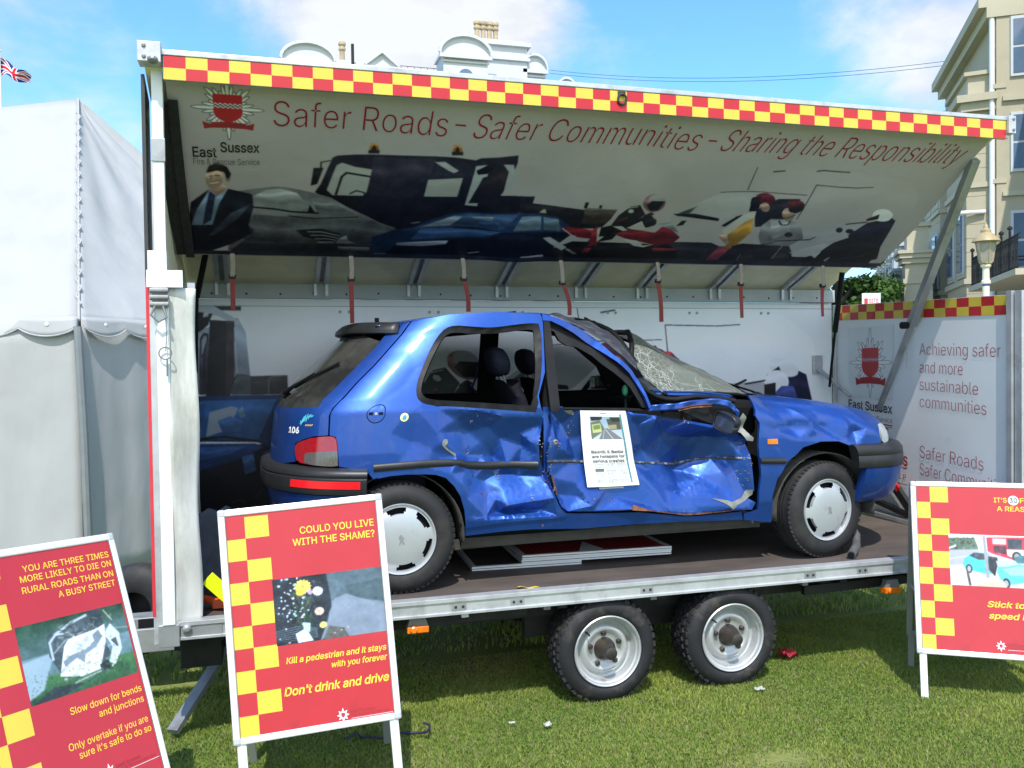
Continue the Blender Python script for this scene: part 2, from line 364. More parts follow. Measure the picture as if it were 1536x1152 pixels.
m_cap=mat('silver_hubcap_plastic',(.47,.49,.51),.36,.4,var=.05,vscale=5,dirt=(.32,.33,.33),dscale=10,dlo=.6,dhi=.8)
m_ply=mat('plywood_deck',(.085,.068,.058),.72,0,var=.3,vscale=3,bump=.15,bscale=30,dirt=(.045,.035,.03),dscale=2.5,dlo=.45,dhi=.7,aniso=(.5,1.6,1))
m_ceil=mat('cream_canopy_lining',(.86,.79,.58),.65,0,var=.1,vscale=4,dirt=(.68,.62,.45),dscale=2.2,dlo=.5,dhi=.75)
m_red=mat('red_print',S(181,44,54),.42,0,var=.05,vscale=5,coat=.15,dirt=S(150,44,52),dscale=7,dlo=.6,dhi=.85)
m_yel=mat('yellow_print',S(216,190,66),.42,0,var=.05,vscale=5,coat=.15)
m_redc=mat('checker_red',S(190,26,38),.42,0,var=.05,vscale=5,coat=.15)
m_txt_y=mat('yellow_lettering',S(246,208,66),.5,0,var=.03)
m_txt_r=mat('dark_red_lettering',S(150,16,40),.5,0,var=.05)
m_txt_m=mat('maroon_lettering',S(158,30,66),.5,0,var=.05)
m_txt_k=mat('black_lettering',(.02,.02,.025),.5,0,var=.05)
m_txt_g=mat('grey_lettering',(.16,.16,.17),.5,0,var=.05)
m_txt_w=mat('white_lettering',(.8,.8,.8),.5,0,var=.03)
m_glassd=mat('dark_rear_glass',(.018,.019,.019),.14,0,var=.3,vscale=6,spec=.6,dirt=(.075,.072,.064),dscale=3.5,dlo=.42,dhi=.75)
m_amber=mat('amber_lens',S(235,120,20),.2,0,coat=.6,var=.15,vscale=30)
m_redl=mat('red_lens',S(150,14,24),.15,0,coat=.8,var=.15,vscale=40)
m_greyl=mat('smoked_lens',S(88,82,80),.15,0,coat=.8,var=.3,vscale=60,aniso=(3,3,.6))
m_clear=mat('headlamp_glass',S(150,157,160),.1,0,coat=.8,var=.2,vscale=30,aniso=(3,3,.4))
m_tape=mat('red_reflective_tape',S(222,20,28),.3,0,coat=.3,var=.04)
m_primer=mat('bare_primer',S(122,124,119),.6,.2,var=.25,vscale=30)
m_rust=mat('orange_rust',S(122,76,50),.8,0,var=.35,vscale=60,dirt=S(80,50,36),dscale=40,dlo=.45,dhi=.6)
m_seat=mat('blue_grey_seat_cloth',S(46,46,64),.9,0,var=.15,vscale=40,bump=.1,bscale=300,spec=.2)
m_strapg=mat('grey_webbing',S(150,140,128),.8,0,var=.15,vscale=30)
m_strapr=mat('faded_red_webbing',S(132,54,52),.8,0,var=.15,vscale=30)
m_print=print_mat('printed_vinyl',.45,.4,bump=.22); m_print_b=print_mat('printed_board',.35,.4); m_paper=print_mat('newsprint',.7,.2,bump=.12)
def car_paint():
    m=bpy.data.materials.new('metallic_blue_paint'); m.use_nodes=True; nt=m.node_tree; b=nt.nodes['Principled BSDF']
    tc=N(nt,'ShaderNodeTexCoord')
    n1=N(nt,'ShaderNodeTexNoise',i_Scale=2.5,i_Detail=7,i_Roughness=.6); LK(nt,tc.outputs['Object'],n1.inputs['Vector'])
    r=N(nt,'ShaderNodeValToRGB'); LK(nt,n1.outputs['Fac'],r.inputs[0]); r.color_ramp.elements[0].position=.3; r.color_ramp.elements[1].position=.75
    r.color_ramp.elements[0].color=(.008,.052,.285,1); r.color_ramp.elements[1].color=(.014,.078,.355,1)
    # fine pale scratches, only where a broad mask allows
    mp=N(nt,'ShaderNodeMapping'); mp.inputs['Scale'].default_value=(7,7,60); mp.inputs['Rotation'].default_value=(.0,.5,0); LK(nt,tc.outputs['Object'],mp.inputs[0])
    n2=N(nt,'ShaderNodeTexNoise',i_Scale=2.2,i_Detail=8,i_Roughness=.7,i_Distortion=.8); LK(nt,mp.outputs[0],n2.inputs['Vector'])
    k=N(nt,'ShaderNodeMapRange'); LK(nt,n2.outputs['Fac'],k.inputs[0]); k.inputs[1].default_value=.66; k.inputs[2].default_value=.72
    n3=N(nt,'ShaderNodeTexNoise',i_Scale=3.2,i_Detail=3); LK(nt,tc.outputs['Object'],n3.inputs['Vector'])
    k3=N(nt,'ShaderNodeMapRange'); LK(nt,n3.outputs['Fac'],k3.inputs[0]); k3.inputs[1].default_value=.53; k3.inputs[2].default_value=.66
    mm=N(nt,'ShaderNodeMath',operation='MULTIPLY'); LK(nt,k.outputs[0],mm.inputs[0]); LK(nt,k3.outputs[0],mm.inputs[1])
    # dust
    n4=N(nt,'ShaderNodeTexNoise',i_Scale=9,i_Detail=9,i_Roughness=.7); LK(nt,tc.outputs['Object'],n4.inputs['Vector'])
    k4=N(nt,'ShaderNodeMapRange'); LK(nt,n4.outputs['Fac'],k4.inputs[0]); k4.inputs[1].default_value=.5; k4.inputs[2].default_value=.85; k4.inputs[4].default_value=.22
    x=N(nt,'ShaderNodeMix',data_type='RGBA'); LK(nt,k4.outputs[0],x.inputs['Factor']); LK(nt,r.outputs[0],x.inputs['A']); x.inputs['B'].default_value=(.12,.16,.28,1)
    x2=N(nt,'ShaderNodeMix',data_type='RGBA'); LK(nt,mm.outputs[0],x2.inputs['Factor']); LK(nt,x.outputs['Result'],x2.inputs['A']); x2.inputs['B'].default_value=(.45,.5,.6,1)
    LK(nt,x2.outputs['Result'],b.inputs['Base Color'])
    b.inputs['Metallic'].default_value=.6; b.inputs['Roughness'].default_value=.42; b.inputs['Coat Weight'].default_value=.55; b.inputs['Coat Roughness'].default_value=.07
    n5=N(nt,'ShaderNodeTexNoise',i_Scale=14,i_Detail=4); LK(nt,tc.outputs['Object'],n5.inputs['Vector'])
    bp=N(nt,'ShaderNodeBump',i_Strength=.02,i_Distance=.02); LK(nt,n5.outputs['Fac'],bp.inputs['Height']); LK(nt,bp.outputs[0],b.inputs['Normal'])
    return m
m_blue=car_paint()
def screen_glass():
    m=bpy.data.materials.new('shattered_laminated_glass'); m.use_nodes=True; nt=m.node_tree; b=nt.nodes['Principled BSDF']; o=nt.nodes['Material Output']
    tc=N(nt,'ShaderNodeTexCoord')
    n0=N(nt,'ShaderNodeTexNoise',i_Scale=3,i_Detail=5); LK(nt,tc.outputs['Object'],n0.inputs['Vector'])
    v=N(nt,'ShaderNodeTexVoronoi',feature='DISTANCE_TO_EDGE',i_Scale=7.5); LK(nt,tc.outputs['Object'],v.inputs['Vector'])
    v2=N(nt,'ShaderNodeTexVoronoi',feature='DISTANCE_TO_EDGE',i_Scale=30); LK(nt,tc.outputs['Object'],v2.inputs['Vector'])
    a=N(nt,'ShaderNodeMapRange'); LK(nt,v.outputs['Distance'],a.inputs[0]); a.inputs[1].default_value=.0; a.inputs[2].default_value=.016; a.inputs[3].default_value=1; a.inputs[4].default_value=0
    a2=N(nt,'ShaderNodeMapRange'); LK(nt,v2.outputs['Distance'],a2.inputs[0]); a2.inputs[1].default_value=.0; a2.inputs[2].default_value=.06; a2.inputs[3].default_value=1; a2.inputs[4].default_value=0
    # fine shatter near the crushed corner (object space distance from it)
    g=N(nt,'ShaderNodeVectorMath',operation='DISTANCE'); LK(nt,tc.outputs['Object'],g.inputs[0]); g.inputs[1].default_value=(.2,-.55,1.0)
    gm=N(nt,'ShaderNodeMapRange'); LK(nt,g.outputs['Value'],gm.inputs[0]); gm.inputs[1].default_value=.12; gm.inputs[2].default_value=.42; gm.inputs[3].default_value=1; gm.inputs[4].default_value=0
    q=N(nt,'ShaderNodeMath',operation='MULTIPLY'); LK(nt,a2.outputs[0],q.inputs[0]); LK(nt,gm.outputs[0],q.inputs[1])
    n1=N(nt,'ShaderNodeMapRange'); LK(nt,n0.outputs['Fac'],n1.inputs[0]); n1.inputs[1].default_value=.42; n1.inputs[2].default_value=.6
    q1=N(nt,'ShaderNodeMath',operation='MULTIPLY'); LK(nt,a.outputs[0],q1.inputs[0]); LK(nt,n1.outputs[0],q1.inputs[1])
    q2=N(nt,'ShaderNodeMath',operation='MAXIMUM'); LK(nt,q.outputs[0],q2.inputs[0]); LK(nt,q1.outputs[0],q2.inputs[1])
    x=N(nt,'ShaderNodeMix',data_type='RGBA'); LK(nt,q2.outputs[0],x.inputs['Factor']); x.inputs['A'].default_value=(.15,.165,.14,1); x.inputs['B'].default_value=(.5,.53,.49,1)
    LK(nt,x.outputs['Result'],b.inputs['Base Color']); b.inputs['Roughness'].default_value=.22
    t=N(nt,'ShaderNodeBsdfTransparent'); t.inputs[0].default_value=(.62,.70,.62,1)
    f=N(nt,'ShaderNodeMapRange'); LK(nt,q2.outputs[0],f.inputs[0]); f.inputs[3].default_value=.78; f.inputs[4].default_value=1
    ms=N(nt,'ShaderNodeMixShader'); LK(nt,f.outputs[0],ms.inputs[0]); LK(nt,t.outputs[0],ms.inputs[1]); LK(nt,b.outputs[0],ms.inputs[2]); LK(nt,ms.outputs[0],o.inputs[0])
    return m
m_screen=screen_glass()
# ------------------------------------------------------------------ body shape of the hatchback and measured outlines (metres)
YC=.90
def ip(v,xs,ys): return np.interp(v,xs,ys)
def y_side(z): return ip(z,[.6,.8,.95,1.1,1.3,1.5,1.6,2.0],[.20,.165,.125,.115,.115,.13,.165,.30])
def X_tail(z): return ip(z,[.6,.9,1.15,1.5,1.56,1.93,2.0],[-1.58,-1.61,-1.635,-1.595,-1.56,-1.17,-1.09])
def X_nose(z): return ip(z,[.6,.85,1.1,1.2,1.24,1.38,1.45,1.55],[2.0,2.06,2.09,2.08,2.06,2.02,1.95,1.80])
def hood_z(X): return ip(X,[.9,1.1,1.325,1.6,1.9],[1.55,1.54,1.52,1.47,1.40])
LR,NR=.65,3.0
LF,NF=.45,2.6
def arc_table(L,n,W=.78):
    """plan curve of a body corner: angle -> depth a (from L down to 0) and arc length"""
    ph=np.linspace(0,np.pi/2,400)**1.0; ph=np.pi/2*(.5-.5*np.cos(np.pi*np.linspace(0,1,600)))
    a=L-L*np.sin(ph)**(2/n); w=W*np.cos(ph)**(2/n); s=np.concatenate([[0],np.cumsum(np.hypot(np.diff(a),np.diff(w)))]); return a,w/W,s
AR,WR,SR=arc_table(LR,NR); AF,WF,SF=arc_table(LF,NF)
def half(X,z):
    """half width of the body at X, z"""
    w=YC-y_side(z)
    k=np.clip((X-.85)/.2,0,1); k=k*k*(3-2*k)
    r=np.clip((z-(hood_z(X)-.15))/.15,0,2.2)
    return w-k*.15*r*r
def surf_y(X,z):
    w=half(X,z); a=X-X_tail(z); b=X_nose(z)-X
    ta=np.clip((LR-a)/LR,0,1); tb=np.clip((LF-b)/LF,0,1)
    return YC-w*np.maximum(1-ta**NR,0)**(1/NR)*np.maximum(1-tb**NF,0)**(1/NF)
def from_dom(u,z,mode):
    """domain (u,z) -> X, y on the undamaged body; u runs along the plan curve round the rear or front corner"""
    u=np.asarray(u,float); z=np.asarray(z,float)
    if mode=='m': return u,surf_y(u,z)
    if mode=='r':
        s=LR-u; far=s>SR[-1]; q=np.clip(np.where(far,2*SR[-1]-s,s),0,None)
        a=np.where(u>=LR,u,np.interp(q,SR,AR)); X=X_tail(z)+a; w=np.interp(q,SR,WR)*np.where(far,-1,1)
        far2=s>2*SR[-1]; X=np.where(far2,X_tail(z)+LR+s-2*SR[-1],X)
        return X,np.where(u>=LR,surf_y(X,z),np.where(far2,2*YC-surf_y(X,z),YC-half(X,z)*w))
    s=u+LF; far=s>SF[-1]; q=np.clip(np.where(far,2*SF[-1]-s,s),0,None)
    b=np.where(u<=-LF,-u,np.interp(q,SF,AF)); w=np.interp(q,SF,WF)*np.where(far,-1,1)
    far2=s>2*SF[-1]; b=np.where(far2,LF+s-2*SF[-1],b); X=X_nose(z)-b
    return X,np.where(u<=-LF,surf_y(X,z),np.where(far2,2*YC-surf_y(X,z),YC-half(X,z)*w))
CAR={
'quarter':[(0.376,1.981),(0.604,1.996),(0.856,1.989),(0.882,1.973),(0.93,1.934),(1.068,1.793),(1.178,1.679),(1.317,1.465),(1.313,1.453),(1.312,1.381),(1.305,1.322),(1.32,1.236),(1.359,1.168),(1.387,1.06),(1.413,0.984),(1.445,0.948),(1.434,0.933),(1.245,0.929),(1.108,0.924),(0.914,0.91),(0.912,0.927),(0.913,1),(0.9,1.073),(0.873,1.127),(0.835,1.167),(0.781,1.186),(0.729,1.191),(0.633,1.194),(0.557,1.19),(0.496,1.18),(0.503,1.186),(0.476,1.18),(0.439,1.221),(0.307,1.243),(0.287,1.363),(0.276,1.385),(0.246,1.392),(0.241,1.485),(0.245,1.522),(0.265,1.567),(0.257,1.641),(0.258,1.725),(0.25,1.802),(0.241,1.881),(0.22,1.948)],
'window_outer':[(0.645,1.551),(0.597,1.588),(0.553,1.638),(0.509,1.71),(0.46,1.799),(0.433,1.866),(0.431,1.911),(0.465,1.926),(0.548,1.92),(0.648,1.913),(0.708,1.917),(0.791,1.93),(0.863,1.937),(0.922,1.932),(1.165,1.679),(1.309,1.471),(1.168,1.487),(0.933,1.509),(0.739,1.524),(0.675,1.535)],
'window_inner':[(0.644,1.573),(0.614,1.594),(0.578,1.637),(0.535,1.71),(0.494,1.791),(0.47,1.851),(0.473,1.882),(0.508,1.889),(0.6,1.882),(0.702,1.881),(0.781,1.889),(0.85,1.901),(0.902,1.904),(0.929,1.887),(1.129,1.679),(1.266,1.509),(1.159,1.516),(0.92,1.536),(0.726,1.55),(0.678,1.558)],
'quarter_dent':[(0.805,1.34,0),(0.65,1.346,0.012),(0.538,1.394,0),(0.498,1.351,0),(0.75,1.305,0.006),(0.775,1.392,0),(0.868,1.453,0.022),(0.9,1.388,0.045),(0.957,1.497,0),(0.946,1.386,0.055),(0.944,1.265,0.05),(1.037,1.416,0.045),(1.017,1.333,0.065),(1.11,1.348,0.06),(1.092,1.249,0.09),(1.236,1.304,0.075),(1.211,1.371,0.05),(1.269,1.323,0.03),(1.304,1.407,0.03),(1.318,1.321,0.01),(1.101,1.462,0.008),(1.307,1.456,0.006),(0.877,1.274,0.02),(1.017,1.262,0.07),(1.302,1.263,0.03),(0.886,1.245,0),(0.941,1.223,0.03),(1.055,1.218,0.05),(1.156,1.217,0.045),(1.315,1.21,0.03),(0.938,1.188,0.02),(0.994,1.159,0.045),(1.039,1.131,0.06),(1.114,1.163,0.07),(1.231,1.155,0.075),(1.355,1.142,0.05),(1.054,1.078,0.045),(1.084,1.043,0.02),(1.129,1.015,-0.01),(1.253,1.027,-0.005),(1.386,1.038,0),(1.123,1.094,0.03),(1.259,1.087,0.03),(1.084,0.977,0.04),(1.214,0.976,0.045),(1.317,0.976,0.035),(1.022,0.96,0.01),(1.385,0.951,0.01),(0.923,0.966,0),(0.932,1.058,0),(0.92,1.137,0),(0.859,1.191,0),(0.725,1.236,0),(0.595,1.254,0),(0.469,1.259,0),(0.448,1.496,0),(0.601,1.474,0),(0.661,1.516,0),(0.759,1.513,0.005),(0.392,1.714,0),(0.203,1.781,0),(0.459,1.916,0),(0.848,1.943,0),(0.361,1.798,0.003),(0.477,1.713,0.003),(0.499,1.631,0.003),(0.323,1.864,0.002),(0.397,1.683,0),(0.148,1.88,0)],
'fuel_flap_c':[(0.461,1.492)],
'sticker_c':[(0.6,1.472)],
'scrape':[(0.807,1.359),(0.825,1.356),(0.828,1.34),(0.816,1.324),(0.833,1.308),(0.876,1.284),(0.877,1.267),(0.849,1.287),(0.814,1.313),(0.798,1.33),(0.798,1.347)],
'mould_rear':[(0.472,1.231),(0.597,1.237),(0.724,1.242),(0.854,1.24),(0.907,1.236),(0.941,1.224),(1.055,1.213),(1.191,1.211),(1.315,1.206)],
'tailgate_edge':[(0.158,1.849),(0.14,1.935),(0.22,1.948),(0.241,1.881),(0.25,1.802),(0.258,1.725),(0.257,1.641),(0.265,1.567),(0.245,1.522),(0.241,1.485),(0.246,1.392)],
'tailgate_low':[(0.162,1.387),(0.098,1.371),(0.036,1.348),(0.037,1.304),(0.05,1.26)],
'glass_edge':[(0.155,1.528),(0.161,1.592),(0.161,1.658),(0.161,1.726),(0.16,1.795),(0.155,1.847),(0.101,1.884)],
'lamp':[(0.036,1.344),(0.098,1.367),(0.162,1.382),(0.247,1.388),(0.269,1.383),(0.284,1.364),(0.3,1.246),(0.261,1.242),(0.157,1.249),(0.063,1.26),(0.04,1.304)],
'lamp_low':[(0.11,1.297),(0.131,1.308),(0.291,1.317),(0.3,1.247),(0.261,1.244),(0.157,1.25),(0.115,1.26)],
'decal':[(0.099,1.454)],
'numeral':[(0.017,1.415)],
'wiper':[(0.032,1.74),(-0.201,1.618),(-0.261,1.59)],
'bump_pts':[(0.439,1.221),(0.254,1.232),(0.037,1.253),(0.444,1.175),(0.36,1.119),(0.07,1.174),(0.423,1.176),(0.422,1.146)],
'chips_quarter':[(1.307,1.322),(1.319,1.308),(1.33,1.262),(1.309,1.341),(1.294,1.319),(1.103,1.17),(1.117,1.166),(1.129,1.153),(1.129,1.017),(1.26,1.033),(1.281,1.066),(1.293,1.085),(0.959,1.47),(0.945,1.444),(0.941,1.291),(0.946,1.271),(1.095,1.089),(1.026,1.066),(1.354,1.168),(1.365,1.155),(1.365,1.115),(1.267,1.029),(1.307,0.897),(1.352,0.897)],
'chips_door':[(-0.256,1.34),(-0.26,1.31),(-0.263,1.279),(-0.259,1.256),(-0.246,1.317),(-0.233,1.34),(-0.141,1.375),(-0.136,1.394),(-0.123,1.413),(-0.244,1.201),(-0.252,1.186),(-0.26,1.171),(-0.236,1.138),(-0.233,1.076),(-0.012,1.013),(0.085,1.002),(0.88,1.184),(0.894,1.158),(0.884,1.117),(0.875,1.076),(0.842,1.119),(0.833,1.087),(0.515,1.175),(0.4,1.18),(0.235,1.263),(0.504,1.41),(0.889,1.2),(0.767,0.927),(0.304,1.056),(-0.201,1.304),(-0.218,1.293),(0.871,1.051),(0.887,1.009)],
'door':[(-0.242,1.483),(-0.194,1.488),(-0.095,1.48),(0.174,1.467),(0.208,1.459),(0.329,1.442),(0.504,1.413),(0.682,1.377),(0.782,1.352),(0.879,1.29),(0.899,1.2),(0.914,1.049),(0.917,1.015),(0.883,0.975),(0.926,0.948),(0.908,0.91),(0.778,0.911),(0.687,0.908),(0.596,0.905),(0.506,0.908),(0.415,0.922),(0.306,0.944),(0.202,0.953),(0.065,0.952),(-0.104,0.961),(-0.166,0.966),(-0.199,0.992),(-0.222,1.044),(-0.243,1.139),(-0.272,1.187),(-0.274,1.241),(-0.263,1.318),(-0.236,1.417)],
'door_dent':[(-0.242,1.483,0.02),(-0.095,1.48,0),(0.174,1.467,0),(0.329,1.442,0),(0.504,1.413,0),(0.682,1.377,0),(0.782,1.352,0.02),(0.195,1.451,-0.014),(0.329,1.43,-0.016),(0.504,1.4,-0.016),(0.664,1.366,-0.012),(0.189,1.419,0),(0.24,1.394,0.018),(0.412,1.353,0.065),(0.544,1.312,0.095),(0.661,1.316,0.09),(0.77,1.304,0.07),(0.202,1.324,0.02),(0.278,1.257,0.06),(0.4,1.188,0.1),(0.515,1.131,0.155),(0.587,1.164,0.13),(0.723,1.207,0.1),(0.862,1.259,0.05),(0.899,1.274,0.03),(0.2,1.197,0.05),(0.321,1.144,0.065),(0.497,1.07,0.085),(0.631,1.096,0.08),(0.768,1.123,0.055),(0.815,1.154,0.07),(0.88,1.151,0.02),(0.843,1.086,0.05),(0.9,1.05,0.01),(0.862,1.035,0.04),(0.321,1.063,0.03),(0.409,1.042,0.045),(0.499,1.005,0.03),(0.679,0.995,0.015),(0.777,0.922,-0.01),(0.595,0.911,0),(0.414,0.927,0),(0.201,0.957,-0.015),(0.253,0.978,0.015),(-0.02,0.961,0),(-0.166,0.966,0),(-0.22,1.044,0.02),(-0.195,1.043,0.03),(-0.033,0.986,-0.005),(-0.104,1.03,0.03),(-0.244,1.139,0.02),(-0.272,1.241,0.03),(-0.18,1.415,0.045),(-0.134,1.336,0.05),(-0.225,1.316,0.005),(-0.208,1.339,0.03),(-0.243,1.232,0.02),(-0.169,1.275,0.02),(-0.104,1.226,0.05),(0.021,1.205,0.05),(-0.105,1.101,0.03),(0.063,1.076,0.025),(0.115,1.018,0.02),(0.025,1.37,0.03),(0.122,1.437,0.01),(0.926,0.948,0),(0.908,0.91,0),(0.899,1.2,0.01),(0.843,1.218,0.05),(0.798,1.022,0.03),(0.724,1.042,0.045)],
'mould_door':[(-0.272,1.224),(-0.186,1.22),(-0.079,1.211),(0.217,1.195),(0.286,1.188),(0.374,1.178),(0.444,1.167),(0.515,1.162),(0.569,1.173),(0.641,1.188),(0.769,1.191),(0.861,1.191)],
'page':[(-0.091,1.48),(0.161,1.471),(0.241,1.079),(-0.053,1.081)],
'tape_low':[(0.012,1.079),(0.152,1.08),(0.157,1.065),(0.08,1.067),(0.017,1.066)],
'lock':[(-0.225,1.322)],
'chip_a':[(0.662,0.986),(0.754,0.97),(0.781,0.96),(0.845,0.977),(0.881,1.017),(0.908,1.02),(0.911,0.992),(0.865,0.96),(0.811,0.941),(0.787,0.917),(0.76,0.94),(0.726,0.959)],
'chip_b':[(-0.178,1.483),(-0.137,1.482),(-0.119,1.469),(-0.123,1.455),(-0.15,1.465)],
'rust':[(0.188,0.977),(0.205,0.976),(0.236,0.964),(0.288,0.947),(0.415,0.922),(0.505,0.913),(0.595,0.911),(0.777,0.917),(0.773,0.909),(0.596,0.902),(0.506,0.902),(0.415,0.918),(0.29,0.94),(0.185,0.952)],
'rust_side':[(-0.246,1.151),(-0.23,1.147),(-0.232,1.127),(-0.221,1.091),(-0.212,1.051),(-0.224,1.05),(-0.237,1.107)],
'torn':[(0.843,1.442),(0.864,1.417),(0.849,1.361),(0.876,1.321),(0.896,1.307),(0.89,1.289),(0.853,1.294),(0.831,1.334),(0.791,1.352),(0.811,1.397)],
'fender':[(-0.913,1.533),(-1.048,1.425),(-1.097,1.314),(-1.135,1.203),(-1.134,1.007),(-1.122,0.906),(-1.202,0.888),(-1.192,0.853),(-1.014,0.827),(-1.048,0.974),(-1.032,1.072),(-0.962,1.167),(-0.841,1.241),(-0.719,1.269),(-0.604,1.266),(-0.519,1.231),(-0.481,1.216),(-0.484,1.227),(-0.323,1.242),(-0.311,1.307),(-0.276,1.352),(-0.189,1.356),(-0.205,1.396),(-0.178,1.418),(-0.38,1.464),(-0.584,1.502),(-0.772,1.529)],
'fender_dent':[(-0.918,1.516,0),(-1.076,1.38,0),(-1.142,1.105,0),(-1.13,0.842,0),(-0.776,1.474,0.015),(-0.868,1.346,0.03),(-0.986,1.34,0.005),(-0.746,1.417,0),(-0.654,1.433,0.015),(-0.668,1.348,0.03),(-0.477,1.445,0),(-0.483,1.417,0.006),(-0.466,1.313,0.035),(-0.461,1.388,0.01),(-0.245,1.387,0),(-0.402,1.33,0),(-0.328,1.259,0),(-0.495,1.228,0),(-0.632,1.276,0),(-0.847,1.279,0),(-0.99,1.154,0),(-1.044,1.007,0),(-0.665,1.31,0.01),(-0.752,1.342,0),(-0.547,1.268,0.005)],
'indicator':[(-1.05,1.294),(-0.988,1.294),(-0.995,1.266),(-1.057,1.267)],
'mould_front':[(-1.134,1.177),(-1.061,1.173),(-0.978,1.17)],
'front_lamp':[(-0.266,1.351),(-0.189,1.356),(-0.214,1.32),(-0.231,1.278),(-0.247,1.25),(-0.315,1.244),(-0.299,1.306)],
'bump_front':[(-0.492,1.223),(-0.335,1.24),(-0.211,1.252),(-0.434,1.11),(-0.16,1.119),(-0.387,0.919),(-0.264,0.948)],
'sill':[(-0.697,0.908),(-0.504,0.923),(-0.368,0.928),(-0.179,0.932),(-0.199,0.956),(-0.103,0.949),(0.066,0.94),(0.238,0.934),(0.417,0.908),(0.507,0.894),(0.598,0.892),(0.849,0.9),(0.865,0.853),(0.746,0.856),(0.516,0.865),(0.219,0.869),(-0.066,0.864),(-0.344,0.879),(-0.502,0.878),(-0.695,0.868)],
'pillar':[(-0.236,1.987),(-0.172,1.971),(-0.094,1.937),(-0.055,1.916),(0.003,1.888),(0.07,1.839),(0.134,1.772),(0.2,1.716),(0.232,1.681),(0.261,1.632),(0.287,1.563),(0.307,1.489),(0.294,1.479),(0.277,1.543),(0.244,1.619),(0.215,1.668),(0.15,1.731),(0.076,1.783),(-0.004,1.835),(-0.068,1.882),(-0.137,1.922),(-0.191,1.948),(-0.236,1.951)],
'door_frame':[(-0.192,1.945),(-0.138,1.918),(-0.069,1.878),(-0.005,1.83),(0.076,1.78),(0.149,1.727),(0.214,1.664),(0.244,1.616),(0.273,1.543),(0.291,1.482),(0.269,1.486),(0.246,1.537),(0.218,1.592),(0.18,1.634),(0.141,1.669),(0.074,1.718),(0.029,1.76),(-0.053,1.809),(-0.11,1.819),(-0.147,1.845),(-0.169,1.894),(-0.193,1.9)],
'b_pillar':[(-0.232,1.948),(-0.198,1.945),(-0.195,1.793),(-0.197,1.617),(-0.199,1.497),(-0.205,1.482),(-0.249,1.477),(-0.25,1.641),(-0.243,1.793)],
'beltseal':[(-0.194,1.499),(0.175,1.486),(0.244,1.481),(0.261,1.471),(0.174,1.471),(-0.194,1.49)],
'sail':[(0.479,1.47),(0.641,1.486),(0.68,1.422),(0.694,1.38),(0.614,1.407),(0.538,1.44)],
'strip':[(0.305,1.478),(0.358,1.483),(0.419,1.484),(0.464,1.485),(0.541,1.499),(0.643,1.504),(0.721,1.505),(0.774,1.49),(0.812,1.461),(0.834,1.425)],
'mirror_c':[(0.738,1.4)],
'cowl':[(0.4,1.558),(0.475,1.554),(0.55,1.549),(0.628,1.548),(0.705,1.543),(0.782,1.535),(0.86,1.523),(0.895,1.513)],
'cowlseal':[(0.282,1.618),(0.326,1.569),(0.374,1.541),(0.424,1.525),(0.484,1.521),(0.546,1.527),(0.602,1.533),(0.702,1.527),(0.839,1.505)],
}
